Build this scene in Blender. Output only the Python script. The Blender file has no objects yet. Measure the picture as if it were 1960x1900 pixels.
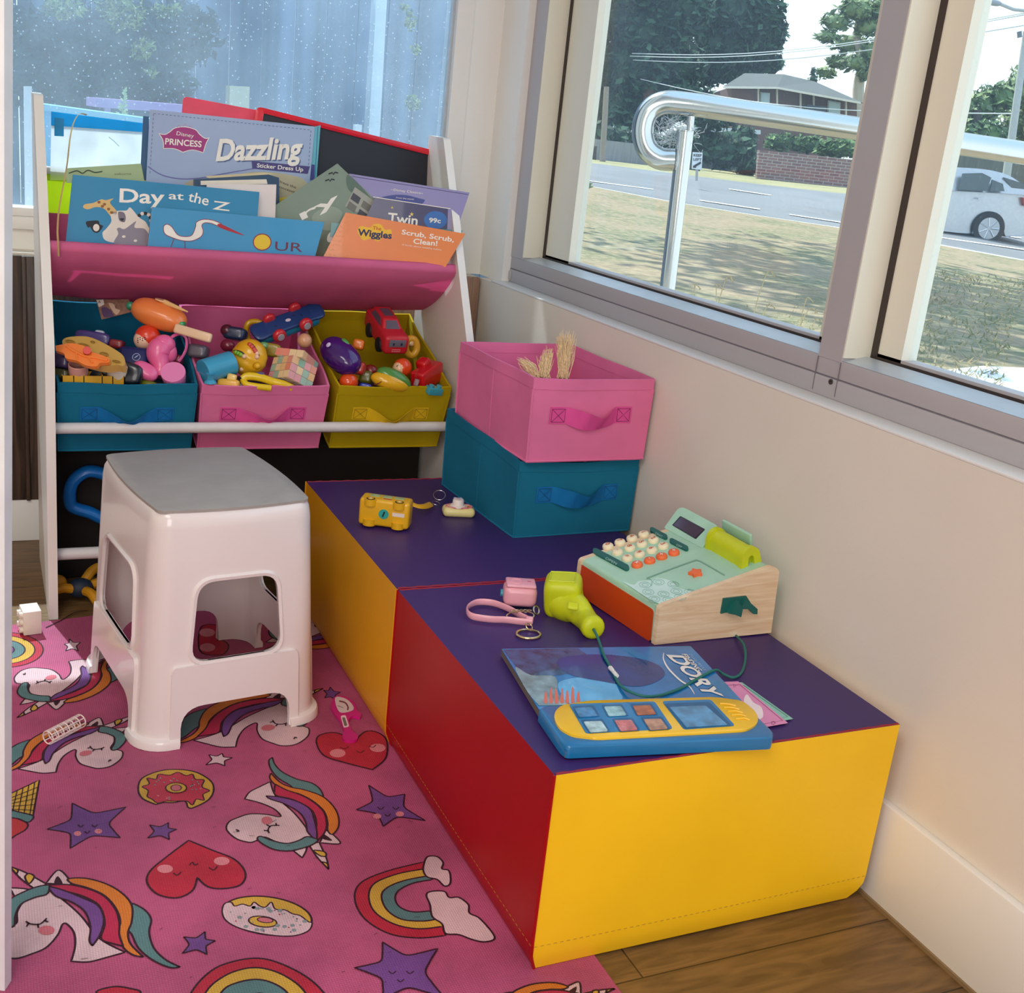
import bpy, bmesh, math, random
from mathutils import Vector, Matrix
S = bpy.context.scene
COL = S.collection
# ---------------------------------------------------------------- camera
FPX = 2193.61
ROT = Matrix(((0.90770449, 0.02994921, -0.41853984), (-0.40658387, 0.30937568, -0.85963728), (0.10374059, 0.95046817, 0.29299856)))
CAM = Vector((-1.22446, -2.84618, 1.04139))
cd = bpy.data.cameras.new('camera'); cam = bpy.data.objects.new('camera', cd); COL.objects.link(cam)
cd.sensor_fit = 'HORIZONTAL'; cd.sensor_width = 36.0; cd.lens = FPX * 36.0 / 1960.0
cd.clip_start = 0.02; cd.clip_end = 400
cam.matrix_world = Matrix.Translation(CAM) @ ROT.to_4x4()
S.camera = cam
# ---------------------------------------------------------------- world, sun, room light, exposure
W = bpy.data.worlds.new('world'); S.world = W; W.use_nodes = True
wn = W.node_tree.nodes; wl = W.node_tree.links
bg = wn['Background']; bg.inputs['Strength'].default_value = 1.9
tc = wn.new('ShaderNodeTexCoord'); sx = wn.new('ShaderNodeSeparateXYZ'); rp = wn.new('ShaderNodeValToRGB')
wl.new(tc.outputs['Generated'], sx.inputs[0]); wl.new(sx.outputs['Z'], rp.inputs[0]); wl.new(rp.outputs[0], bg.inputs[0])
rp.color_ramp.elements[0].color = (0.80, 0.90, 0.95, 1); rp.color_ramp.elements[1].color = (0.45, 0.68, 1.0, 1)
sl = bpy.data.lights.new('sun', 'SUN'); sl.energy = 7.5; sl.angle = math.radians(0.6); sl.color = (1.0, 0.95, 0.86)
sun = bpy.data.objects.new('sun', sl); COL.objects.link(sun)
sdir = Vector((0.12, -0.50, -0.86)).normalized()      # travels from the far left yard into the room
sun.rotation_euler = sdir.to_track_quat('-Z', 'Y').to_euler()
def area(name, loc, tgt, sx_, sy_, e, col):
    l = bpy.data.lights.new(name, 'AREA'); l.shape = 'RECTANGLE'; l.size = sx_; l.size_y = sy_; l.energy = e; l.color = col
    o = bpy.data.objects.new(name, l); COL.objects.link(o); o.location = loc
    o.rotation_euler = (Vector(tgt) - Vector(loc)).to_track_quat('-Z', 'Y').to_euler(); return o
area('ceiling_light', (-1.9, -2.9, 2.42), (-1.9, -2.9, 0), 0.9, 1.6, 37, (1.0, 0.95, 0.90))
area('front_window_light', (-2.1, -5.2, 1.5), (-0.7, -1.0, 0.5), 1.8, 1.6, 53, (1.0, 0.97, 0.94))
vs = S.view_settings; vs.view_transform = 'Standard'; vs.look = 'None'; vs.gamma = 1.0; vs.exposure = 0.0
try: vs.use_curve_mapping = False
except Exception: pass
S.cycles.max_bounces = 8; S.cycles.diffuse_bounces = 4; S.cycles.glossy_bounces = 4; S.cycles.transmission_bounces = 6
S.cycles.transparent_max_bounces = 16; S.cycles.caustics_reflective = False; S.cycles.caustics_refractive = False
S.cycles.use_denoising = True; S.cycles.sample_clamp_indirect = 6
# ---------------------------------------------------------------- photo geometry helpers (real positions of what the photo shows)
def ray(u, v): return ROT @ Vector(((u - 980) / FPX, -(v - 950) / FPX, -1.0))
FWD = Vector((0.4377, 0.8991, 0)); RGT = Vector((0.8991, -0.4377, 0))
def onz(u, v, z): d = ray(u, v); return CAM + d * ((z - CAM.z) / d.z)
def onx(u, v, x): d = ray(u, v); return CAM + d * ((x - CAM.x) / d.x)
def ony(u, v, y): d = ray(u, v); return CAM + d * ((y - CAM.y) / d.y)
def atD(u, v, D): d = ray(u, v); return CAM + d * (D / d.dot(FWD))
def onp(u, v, P, n): d = ray(u, v); return CAM + d * ((P - CAM).dot(n) / d.dot(n))
class Pl:
    """a plane through P with normal n; n is turned to face the camera"""
    def __init__(s, P, n):
        s.P = Vector(P); s.n = Vector(n).normalized()
        if s.n.dot(CAM - s.P) < 0: s.n = -s.n
    def __call__(s, u, v, off=0.0): return onp(u, v, s.P + s.n * off, s.n)
def lin(c):
    if isinstance(c, str):
        c = c.lstrip('#'); c = [int(c[i:i + 2], 16) / 255 for i in (0, 2, 4)]
    return tuple((x / 12.92 if x <= 0.04045 else ((x + 0.055) / 1.055) ** 2.4) for x in c) + (1.0,)
_mats = {}
def mk(col, rough=0.5, metal=0.0, bump=None, var=None, trans=0.0, coat=0.0, translucent=0.0, name=None, spec=0.5, alpha=1.0, aniso=None):
    key = (str(col), rough, metal, str(bump), str(var), trans, coat, translucent, spec, alpha)
    if key in _mats: return _mats[key]
    m = bpy.data.materials.new(name or 'paint_' + str(col).lstrip('#')); m.use_nodes = True; m.use_backface_culling = False
    N = m.node_tree.nodes; L = m.node_tree.links; b = N['Principled BSDF']
    b.inputs['Base Color'].default_value = lin(col); b.inputs['Roughness'].default_value = rough; b.inputs['Metallic'].default_value = metal
    b.inputs['Transmission Weight'].default_value = trans; b.inputs['Coat Weight'].default_value = coat; b.inputs['Specular IOR Level'].default_value = spec
    b.inputs['Alpha'].default_value = alpha
    t = N.new('ShaderNodeTexCoord')
    if var is None: var = (18.0, 0.06)
    n = N.new('ShaderNodeTexNoise'); n.inputs['Scale'].default_value = var[0]; n.inputs['Detail'].default_value = 3
    if len(var) > 2:
        mp = N.new('ShaderNodeMapping'); mp.inputs['Scale'].default_value = var[2]; L.new(t.outputs['Object'], mp.inputs[0]); L.new(mp.outputs[0], n.inputs[0])
    else: L.new(t.outputs['Object'], n.inputs[0])
    r = N.new('ShaderNodeMapRange'); r.inputs['From Min'].default_value = 0.3; r.inputs['From Max'].default_value = 0.7
    r.inputs['To Min'].default_value = 1 - var[1]; r.inputs['To Max'].default_value = 1 + var[1]; L.new(n.outputs['Fac'], r.inputs['Value'])
    x = N.new('ShaderNodeVectorMath'); x.operation = 'SCALE'; x.inputs[0].default_value = lin(col)[:3]; L.new(r.outputs[0], x.inputs['Scale'])
    L.new(x.outputs[0], b.inputs['Base Color'])
    if bump:
        bn = N.new('ShaderNodeTexNoise'); bn.inputs['Scale'].default_value = bump[0]; L.new(t.outputs['Object'], bn.inputs[0])
        bb = N.new('ShaderNodeBump'); bb.inputs['Strength'].default_value = bump[1]; bb.inputs['Distance'].default_value = bump[2] if len(bump) > 2 else 0.002
        L.new(bn.outputs['Fac'], bb.inputs['Height']); L.new(bb.outputs[0], b.inputs['Normal'])
    if translucent:
        tr = N.new('ShaderNodeBsdfTranslucent'); L.new(x.outputs[0], tr.inputs[0]); mx = N.new('ShaderNodeMixShader'); mx.inputs[0].default_value = translucent
        L.new(b.outputs[0], mx.inputs[1]); L.new(tr.outputs[0], mx.inputs[2]); L.new(mx.outputs[0], N['Material Output'].inputs[0])
    _mats[key] = m; return m
def wood(c1, c2, scale=(1, 1, 1), rough=0.45, ns=6.0, name='wood', bump=0.15):
    m = bpy.data.materials.new(name); m.use_nodes = True; N = m.node_tree.nodes; L = m.node_tree.links; b = N['Principled BSDF']
    t = N.new('ShaderNodeTexCoord'); mp = N.new('ShaderNodeMapping'); mp.inputs['Scale'].default_value = scale
    n = N.new('ShaderNodeTexNoise'); n.inputs['Scale'].default_value = ns; n.inputs['Detail'].default_value = 8; n.inputs['Distortion'].default_value = 1.2
    r = N.new('ShaderNodeValToRGB'); r.color_ramp.elements[0].color = lin(c1); r.color_ramp.elements[1].color = lin(c2)
    r.color_ramp.elements[0].position = .3; r.color_ramp.elements[1].position = .7
    L.new(t.outputs['Object'], mp.inputs[0]); L.new(mp.outputs[0], n.inputs[0]); L.new(n.outputs['Fac'], r.inputs[0]); L.new(r.outputs[0], b.inputs['Base Color'])
    bb = N.new('ShaderNodeBump'); bb.inputs['Strength'].default_value = bump; bb.inputs['Distance'].default_value = .002
    L.new(n.outputs['Fac'], bb.inputs['Height']); L.new(bb.outputs[0], b.inputs['Normal']); b.inputs['Roughness'].default_value = rough
    return m
# ---------------------------------------------------------------- mesh builder
def rotm(ax, ay, az): return (Matrix.Rotation(az, 3, 'Z') @ Matrix.Rotation(ay, 3, 'Y') @ Matrix.Rotation(ax, 3, 'X'))
def frame(z, x=None):
    z = Vector(z).normalized(); x = Vector(x) if x is not None else (Vector((1, 0, 0)) if abs(z.x) < .9 else Vector((0, 1, 0)))
    x = (x - z * x.dot(z)).normalized(); y = z.cross(x); return Matrix((x, y, z)).transposed()
def spline(pts, n=8, closed=True):
    """Catmull-Rom through points of any dimension; a point given with a trailing 'c' is a corner"""
    P = [tuple(p[:2]) if len(p) and p[-1] == 'c' else tuple(p) for p in pts]; K = [p[-1] == 'c' for p in pts]
    P = [Vector(p if len(p) > 2 else (p[0], p[1], 0)) for p in P]; N = len(P); out = []
    for i in range(N if closed else N - 1):
        a, b, c, d = P[(i - 1) % N], P[i], P[(i + 1) % N], P[(i + 2) % N]
        if not closed: a = P[max(i - 1, 0)]; d = P[min(i + 2, N - 1)]
        if K[i]: a = b
        if K[(i + 1) % N]: d = c
        for k in range(n):
            t = k / n
            out.append(0.5 * ((2 * b) + (c - a) * t + (2 * a - 5 * b + 4 * c - d) * t * t + (3 * b - a - 3 * c + d) * t ** 3))
    if not closed: out.append(P[-1])
    return out
def sp2(pts, n=6, closed=True): return [(p.x, p.y) for p in spline(pts, n, closed)]
def sp3(pts, n=6, closed=False): return spline([tuple(p) for p in pts], n, closed)
class MB:
    def __init__(s): s.v = []; s.f = []; s.m = []; s.mats = []
    def mi(s, m):
        if m not in s.mats: s.mats.append(m)
        return s.mats.index(m)
    def add(s, V, F, m):
        o = len(s.v); s.v += [Vector(v) for v in V]; k = s.mi(m)
        for f in F: s.f.append([i + o for i in f]); s.m.append(k)
        return s
    def box(s, c, d, m, R=None, bev=0.0, seg=2):
        c = Vector(c); d = Vector(d) / 2
        bm = bmesh.new(); bmesh.ops.create_cube(bm, size=2)
        for v in bm.verts: v.co = Vector((v.co.x * d.x, v.co.y * d.y, v.co.z * d.z))
        if bev: bmesh.ops.bevel(bm, geom=bm.edges[:], offset=bev, segments=seg, affect='EDGES', profile=.5)
        bm.verts.index_update(); V = [(R @ v.co if R else v.co) + c for v in bm.verts]; F = [[v.index for v in f.verts] for f in bm.faces]; bm.free()
        return s.add(V, F, m)
    def b2(s, a, b, m, bev=0.0, seg=2):
        a = Vector(a); b = Vector(b); return s.box((a + b) / 2, (abs(b.x - a.x), abs(b.y - a.y), abs(b.z - a.z)), m, None, bev, seg)
    def cyl(s, a, b, r, m, r2=None, n=20, cap=True):
        a = Vector(a); b = Vector(b); r2 = r if r2 is None else r2; M = frame(b - a); V = []
        for (p, q) in ((a, r), (b, r2)):
            for i in range(n): t = 2 * math.pi * i / n; V.append(p + M @ Vector((math.cos(t) * q, math.sin(t) * q, 0)))
        F = [[i, (i + 1) % n, n + (i + 1) % n, n + i] for i in range(n)]
        if cap: F += [list(range(n))[::-1], list(range(n, 2 * n))]
        return s.add(V, F, m)
    def tube(s, path, r, m, n=10, closed=False, flat=None, up=None):
        P = [Vector(p) for p in path]; N = len(P); V = []; F = []; x = Vector(up) if up is not None else None
        for i in range(N):
            if closed: t = P[(i + 1) % N] - P[i - 1]
            else: t = P[min(i + 1, N - 1)] - P[max(i - 1, 0)]
            if t.length < 1e-9: t = Vector((0, 0, 1))
            M = frame(t, x); x = M.col[0].copy(); q = r[i] if isinstance(r, (list, tuple)) else r
            for k in range(n):
                a = 2 * math.pi * k / n; V.append(P[i] + M @ Vector((math.cos(a) * q * (flat[0] if flat else 1), math.sin(a) * q * (flat[1] if flat else 1), 0)))
        for i in range(N if closed else N - 1):
            j = (i + 1) % N
            for k in range(n): F.append([i * n + k, i * n + (k + 1) % n, j * n + (k + 1) % n, j * n + k])
        if not closed: F += [list(range(n))[::-1], [(N - 1) * n + k for k in range(n)]]
        return s.add(V, F, m)
    def lathe(s, prof, m, o=(0, 0, 0), R=None, n=28, sc=(1, 1, 1)):
        o = Vector(o); V = []; F = []; K = len(prof)
        for (r, z) in prof:
            for i in range(n):
                t = 2 * math.pi * i / n; p = Vector((math.cos(t) * r * sc[0], math.sin(t) * r * sc[1], z * sc[2])); V.append(o + (R @ p if R else p))
        for j in range(K - 1):
            for i in range(n): F.append([j * n + i, j * n + (i + 1) % n, (j + 1) * n + (i + 1) % n, (j + 1) * n + i])
        if prof[0][0] > 1e-5: F.append(list(range(n))[::-1])
        if prof[-1][0] > 1e-5: F.append([(K - 1) * n + i for i in range(n)])
        return s.add(V, F, m)
    def ball(s, c, r, m, R=None, n=24, k=14, pw=1.0, f=None):
        c = Vector(c); r = Vector(r) if hasattr(r, '__len__') else Vector((r, r, r)); V = []; F = []
        sg = lambda x: math.copysign(abs(x) ** pw, x)
        for j in range(k + 1):
            a = math.pi * j / k - math.pi / 2
            for i in range(n):
                t = 2 * math.pi * i / n; p = Vector((sg(math.cos(a)) * sg(math.cos(t)), sg(math.cos(a)) * sg(math.sin(t)), sg(math.sin(a))))
                if f: p = f(p)
                p = Vector((p.x * r.x, p.y * r.y, p.z * r.z)); V.append(c + (R @ p if R else p))
        for j in range(k):
            for i in range(n): F.append([j * n + i, j * n + (i + 1) % n, (j + 1) * n + (i + 1) % n, (j + 1) * n + i])
        return s.add(V, F, m)
    def slab(s, loop, off, m, side=None):
        """closed 3-D loop pushed along off (a vector): a solid plate"""
        P = [Vector(p) for p in loop]; N = len(P); o = Vector(off)
        V = P + [p + o for p in P]; s.add(V, [list(range(N, 2 * N))], m); b = len(s.v) - 2 * N
        s.f.append([b + i for i in range(N)][::-1]); s.m.append(s.mi(m)); k = s.mi(side or m)
        for i in range(N): j = (i + 1) % N; s.f.append([b + i, b + j, b + N + j, b + N + i]); s.m.append(k)
        return s
    def poly(s, pts, pl, off, m):
        """printed flat shape, outline given in photo pixels, on plane pl"""
        V = [pl(u, v, off) for (u, v) in pts]
        nn = Vector((0, 0, 0))
        for i in range(len(V)): nn += V[i].cross(V[(i + 1) % len(V)])
        F = list(range(len(V)))
        if nn.dot(pl.n) < 0: F = F[::-1]
        return s.add(V, [F], m)
    def stroke(s, pts, w, pl, off, m, closed=False):
        P = [Vector((p[0], p[1])) for p in pts]; N = len(P); A = []; B = []
        for i in range(N):
            if closed: t = P[(i + 1) % N] - P[i - 1]
            else: t = P[min(i + 1, N - 1)] - P[max(i - 1, 0)]
            if t.length < 1e-6: t = Vector((1, 0))
            t.normalize(); q = w[i] if isinstance(w, (list, tuple)) else w
            nn = Vector((-t.y, t.x)) * q / 2; A.append(P[i] + nn); B.append(P[i] - nn)
        V = [pl(p.x, p.y, off) for p in A + B]; F = []
        for i in range(N if closed else N - 1):
            j = (i + 1) % N; f = [i, j, N + j, N + i]
            nn = (V[f[1]] - V[f[0]]).cross(V[f[3]] - V[f[0]])
            F.append(f if nn.dot(pl.n) > 0 else f[::-1])
        return s.add(V, F, m)
    def text(s, st, p0, p1, h, pl, off, m, up=None, bold=0.0, shear=0.0):
        """lettering from pixel p0 to p1 along the baseline, cap height vector up (pixels)"""
        V, F = glyphs(st, bold, shear)
        if not V: return s
        x0 = min(v[0] for v in V); x1 = max(v[0] for v in V); y1 = 0.73
        ex = Vector(p1) - Vector(p0); ey = Vector(up) if up is not None else Vector((ex.y, -ex.x)).normalized() * h
        W_ = []
        for v in V:
            q = Vector(p0) + ex * ((v[0] - x0) / (x1 - x0)) + ey * (v[1] / y1); W_.append(pl(q.x, q.y, off))
        G = []
        for f in F:
            nn = (W_[f[1]] - W_[f[0]]).cross(W_[f[2]] - W_[f[0]]); G.append(f if nn.dot(pl.n) > 0 else f[::-1])
        return s.add(W_, G, m)
    def build(s, name, parent=None, sharp=35, loc=None, loc0=True, smooth=True, local=False, sub=0):
        me = bpy.data.meshes.new(name)
        base = Vector((0, 0, 0))
        if parent is not None and not local: base = wloc(parent)
        elif loc is not None: base = Vector(loc)
        me.from_pydata([tuple(v - base) for v in s.v], [], s.f)
        for m in s.mats: me.materials.append(m)
        for p, k in zip(me.polygons, s.m): p.material_index = k
        me.update()
        if smooth:
            me.shade_smooth(); me.set_sharp_from_angle(angle=math.radians(sharp))
        o = bpy.data.objects.new(name, me); COL.objects.link(o)
        if parent is not None: o.parent = parent
        elif loc is not None: o.location = base
        if sub:
            md = o.modifiers.new('sub', 'SUBSURF'); md.levels = sub; md.render_levels = sub
        return o
def wloc(o):
    p = Vector((0, 0, 0))
    while o is not None: p += o.location; o = o.parent
    return p
_gc = {}
def glyphs(st, bold=0.0, shear=0.0):
    k = (st, bold, shear)
    if k in _gc: return _gc[k]
    c = bpy.data.curves.new('t', 'FONT'); c.body = st; c.offset = bold; c.shear = shear; c.resolution_u = 3; c.size = 1.0
    o = bpy.data.objects.new('t', c); COL.objects.link(o)
    dg = bpy.context.evaluated_depsgraph_get(); me = bpy.data.meshes.new_from_object(o.evaluated_get(dg))
    V = [tuple(v.co) for v in me.vertices]; F = [list(p.vertices) for p in me.polygons]
    bpy.data.objects.remove(o); bpy.data.curves.remove(c); bpy.data.meshes.remove(me)
    _gc[k] = (V, F); return V, F
def tag(o, label=None, cat=None, group=None, kind=None):
    if label: o['label'] = label
    if cat: o['category'] = cat
    if group: o['group'] = group
    if kind: o['kind'] = kind
    return o
def thing(name, loc, label, cat, group=None):
    o = bpy.data.objects.new(name, None); COL.objects.link(o); o.location = loc; o.empty_display_size = .05
    return tag(o, label, cat, group)
def dup(root, loc, label, rot=None, group=None):
    r = root.copy(); COL.objects.link(r); r.location = loc; r['label'] = label
    if rot is not None: r.rotation_euler = rot
    if group: r['group'] = group
    for ch in list(root.children):
        c = ch.copy(); COL.objects.link(c); c.parent = r
        for g in ch.children: d = g.copy(); COL.objects.link(d); d.parent = c
    return r
def struct(o): o['kind'] = 'structure'; return o
def grid(fn, nu, nv, m, mb=None):
    mb = mb or MB(); V = [fn(i / nu, j / nv) for j in range(nv + 1) for i in range(nu + 1)]
    F = [[j * (nu + 1) + i, j * (nu + 1) + i + 1, (j + 1) * (nu + 1) + i + 1, (j + 1) * (nu + 1) + i] for j in range(nv) for i in range(nu)]
    mb.add(V, F, m); return mb
# ================================================================ THE ROOM
white = mk('#ece9e5', .5, name='white_paint', var=(3, .01)); wallm = mk('#e6ddd0', .8, bump=(140, .12), var=(3, .03), name='wall_paint')
trimw = mk('#efede9', .4, name='gloss_trim', var=(3, .008)); 
alu = mk('#b9b4b6', .45, .15, name='grey_aluminium', var=(2, .01)); cream = mk('#e8e4d4', .45, name='cream_frame', var=(2, .01)); gask = mk('#3a302c', .6, name='rubber_gasket')
alub = mk('#b9c3cc', .35, .2, name='pale_frame')
# floor: vinyl planks
m = bpy.data.materials.new('oak_planks'); m.use_nodes = True; N = m.node_tree.nodes; L = m.node_tree.links; b = N['Principled BSDF']
t = N.new('ShaderNodeTexCoord'); mp = N.new('ShaderNodeMapping'); mp.inputs['Rotation'].default_value = (0, 0, 0); L.new(t.outputs['Object'], mp.inputs[0])
br = N.new('ShaderNodeTexBrick'); br.offset = .37; br.inputs['Scale'].default_value = 1.0; br.inputs['Brick Width'].default_value = 1.2; br.inputs['Row Height'].default_value = .15
br.inputs['Mortar Size'].default_value = .0012; br.inputs['Color1'].default_value = lin('#70532f'); br.inputs['Color2'].default_value = lin('#7d5f39'); br.inputs['Mortar'].default_value = lin('#3a2a18')
L.new(mp.outputs[0], br.inputs[0])
m2 = N.new('ShaderNodeMapping'); m2.inputs['Scale'].default_value = (2.2, 14, 1); L.new(t.outputs['Object'], m2.inputs[0])
no = N.new('ShaderNodeTexNoise'); no.inputs['Scale'].default_value = 3; no.inputs['Detail'].default_value = 9; no.inputs['Distortion'].default_value = 1.6; L.new(m2.outputs[0], no.inputs[0])
rr = N.new('ShaderNodeMapRange'); rr.inputs['From Min'].default_value = .35; rr.inputs['From Max'].default_value = .68; rr.inputs['To Min'].default_value = .62; rr.inputs['To Max'].default_value = 1.15; L.new(no.outputs['Fac'], rr.inputs[0])
vm = N.new('ShaderNodeVectorMath'); vm.operation = 'SCALE'; L.new(br.outputs[0], vm.inputs[0]); L.new(rr.outputs[0], vm.inputs['Scale']); L.new(vm.outputs[0], b.inputs['Base Color'])
b.inputs['Roughness'].default_value = .42
bb = N.new('ShaderNodeBump'); bb.inputs['Strength'].default_value = .12; bb.inputs['Distance'].default_value = .001; L.new(no.outputs['Fac'], bb.inputs['Height']); L.new(bb.outputs[0], b.inputs['Normal'])
struct(MB().b2((-3.6, -5.6, -.08), (.13, .2, 0), m).build('floor'))
struct(MB().b2((-3.6, -5.6, 2.5), (.13, .62, 2.6), white).build('ceiling'))
# right wall: lower part with the ledge, upper reveal column, wall above and beyond the windows
mb = MB(); mb.b2((0, -5.6, 0), (.16, .012, .69), wallm); mb.b2((.03, -.136 + .07, .69), (.16, .2, 2.5), trimw)
mb.b2((.03, -5.6, 2.15), (.16, -.066, 2.5), wallm); mb.b2((.03, -5.6, .69), (.16, -3.3, 2.15), wallm)
struct(mb.build('wall_right'))
mb = MB(); mb.b2((-3.7, -5.6, 0), (-3.6, .2, 2.5), wallm); struct(mb.build('wall_left'))
mb = MB(); mb.b2((-3.7, -5.7, 0), (.16, -5.6, 2.5), wallm); struct(mb.build('wall_front'))
mb = MB(); mb.b2((-3.6, .012, 0), (.0, .2, .69), wallm); mb.b2((-3.6, .085, 2.2), (.16, .2, 2.5), wallm); mb.b2((-3.6, .085, .69), (-1.75, .2, 2.2), wallm)
mb.b2((-.055, .085, .69), (.16, .2, 2.2), trimw)
struct(mb.build('wall_back'))
mb = MB(); mb.b2((-3.6, .2, 2.42), (.6, .63, 2.5), mk('#b9b6b0', .7)); struct(mb.build('trim_sun_block'))  # unseen eave, added and sized to cut off sun through the back window
mb = MB(); mb.b2((-.015, -5.6, 0), (0, -.0, .161), trimw, .003); mb.b2((-.019, -5.6, 0), (-.012, -.0, .006), mk('#8b7250', .5)); struct(mb.build('baseboard_right'))
mb = MB(); mb.b2((-3.6, -.003, 0), (-.015, .012, .105), trimw, .002); struct(mb.build('baseboard_back'))
# wood cladding on the back wall below the window
wd = wood('#2f231c', '#5a4638', (14, 14, .9), .5, 5, 'dark_timber'); wl2 = wood('#8d6a55', '#b28d76', (60, 60, 1.5), .55, 4, 'brown_timber')
mb = MB(); xs = [-3.6, -2.6, -1.115 - .012, -1.085, -.70, -.30]
for a, c in zip(xs[:-1], xs[1:]): mb.b2((a + .0015, -.006, .105), (c - .0015, .012, .685), wd, .002)
mb.b2((-1.131, -.014, .105), (-1.122, -.004, .685), wd, .002)
mb.b2((-.2985, -.004, .105), (-.004, .012, .692), wl2, .004)
struct(mb.build('trim_1'))
# ---- glass
def glass(name, tint, dust, blue=False):
    m = bpy.data.materials.new(name); m.use_nodes = True; N = m.node_tree.nodes; L = m.node_tree.links; N.remove(N['Principled BSDF']); out = N['Material Output']
    tr = N.new('ShaderNodeBsdfTransparent'); tr.inputs[0].default_value = tint; gl = N.new('ShaderNodeBsdfGlossy'); gl.inputs['Roughness'].default_value = .0
    lw = N.new('ShaderNodeLayerWeight'); lw.inputs[0].default_value = .5; pw5 = N.new('ShaderNodeMath'); pw5.operation = 'POWER'; pw5.inputs[1].default_value = 5; L.new(lw.outputs['Facing'], pw5.inputs[0]); fr = N.new('ShaderNodeMath'); fr.operation = 'MULTIPLY_ADD'; fr.inputs[1].default_value = .7; fr.inputs[2].default_value = .03; L.new(pw5.outputs[0], fr.inputs[0]); mx = N.new('ShaderNodeMixShader'); L.new(fr.outputs[0], mx.inputs[0]); L.new(tr.outputs[0], mx.inputs[1]); L.new(gl.outputs[0], mx.inputs[2])
    t = N.new('ShaderNodeTexCoord'); n1 = N.new('ShaderNodeTexNoise'); n1.inputs['Scale'].default_value = 5; n1.inputs['Detail'].default_value = 6; L.new(t.outputs['Object'], n1.inputs[0])
    vo = N.new('ShaderNodeTexVoronoi'); vo.inputs['Scale'].default_value = 75; L.new(t.outputs['Object'], vo.inputs[0])
    vr = N.new('ShaderNodeMapRange'); vr.inputs['From Min'].default_value = .18; vr.inputs['From Max'].default_value = .05; L.new(vo.outputs['Distance'], vr.inputs[0])
    vc = N.new('ShaderNodeMath'); vc.operation = 'GREATER_THAN'; vc.inputs[1].default_value = .35; L.new(vo.outputs['Color'], vc.inputs[0])
    v2 = N.new('ShaderNodeMath'); v2.operation = 'MULTIPLY'; L.new(vr.outputs[0], v2.inputs[0]); L.new(vc.outputs[0], v2.inputs[1])
    a = N.new('ShaderNodeMapRange'); a.inputs['From Min'].default_value = .3; a.inputs['From Max'].default_value = .7; a.inputs['To Min'].default_value = dust * .7; a.inputs['To Max'].default_value = dust * 1.35; L.new(n1.outputs['Fac'], a.inputs[0])
    s2 = N.new('ShaderNodeMath'); s2.operation = 'MULTIPLY_ADD'; s2.inputs[1].default_value = dust * 3.2; L.new(v2.outputs[0], s2.inputs[0]); L.new(a.outputs[0], s2.inputs[2])
    tl = N.new('ShaderNodeBsdfTranslucent'); tl.inputs[0].default_value = (.66, .84, 1, 1); df = N.new('ShaderNodeBsdfDiffuse'); df.inputs[0].default_value = (.66, .84, 1, 1); m3 = N.new('ShaderNodeMixShader'); m3.inputs[0].default_value = .2
    L.new(tl.outputs[0], m3.inputs[1]); L.new(df.outputs[0], m3.inputs[2])
    m4 = N.new('ShaderNodeMixShader'); L.new(s2.outputs[0], m4.inputs[0]); L.new(mx.outputs[0], m4.inputs[1]); L.new(m3.outputs[0], m4.inputs[2]); L.new(m4.outputs[0], out.inputs[0])
    return m
g_back = glass('dusty_back_glass', (.80, .91, 1, 1), .135); g_right = glass('clear_side_glass', (.95, .98, .98, 1), .028)
# back window
mb = MB(); y0, y1 = .085, .14
mb.b2((-1.75, y0 - .005, .69), (-.055, y1, .735), white); mb.b2((-1.75, y0 - .02, .735), (-.055, y1, .765), white, .006); mb.b2((-1.75, y0 - .012, .765), (-.055, y1, .785), white, .003)
mb.b2((-.10, y0 - .008, .785), (-.055, y1, 2.2), white); mb.b2((-.092, .095, .785), (-.115 + .008, y1, 2.2), alub)
mb.b2((-1.75, y0, 2.12), (-.055, y1, 2.2), white); mb.b2((-1.75, y0, .785), (-1.66, y1, 2.12), white)
w = struct(mb.build('window_1'))
struct(MB().b2((-1.67, .112, .78), (-.10, .116, 2.14), g_back).build('window_pane', w))
# side windows (frame proud of the ledge, sashes set back)
mb = MB(); X0, X1 = .05, .155
mb.b2((.0, -5.6, .690), (.06, -.066, .6945), trimw, .001)
mb.b2((X0, -3.3, .6945), (X1, -.066, .727), alu, .0015); seam = mk('#77727a', .6, name='frame_seam'); mb.b2((X0 + .002, -3.3, .727), (X1, -.066, .729), seam); mb.b2((X0 + .001, -3.3, .729), (X1, -.066, .760), alu, .002)
# bevelled inner lip
for (ya, yb) in ((-1.334, -.136), (-3.3, -1.392)):
    V = [(X0 + .001, ya, .760), (X0 + .001, yb, .760), (.098, yb, .769), (.098, ya, .769), (.098, ya, .76), (.098, yb, .76)]
    mb.add(V, [[0, 3, 2, 1], [2, 3, 4, 5], [1, 2, 5], [0, 4, 3]], alub)
mb.b2((X0, -.136, .760), (X1 - .02, -.066, 2.15), alu); mb.b2((X0, -1.392, .757), (X1 - .02, -1.334, 2.15), alu)
mb.b2((X0, -3.3, 2.09), (X1, -.066, 2.15), alu)
mb.cyl((X0 - .002, -1.377, .722), (X0 + .001, -1.377, .722), .0045, mk('#6b6560', .3, .8)); mb.cyl((X0 - .003, -1.377, .722), (X0 - .0015, -1.377, .722), .002, gask)
mb.b2((X0 - .001, -1.335, .7), (X0 + .0005, -1.3338, .757), seam); mb.b2((X0 - .001, -1.3925, .7), (X0 + .0005, -1.3913, .757), seam)
mb.b2((X0 - .004, -.080, .700), (X0 + .002, -.070, .722), alu, .001)
w = struct(mb.build('window_2'))
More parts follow.
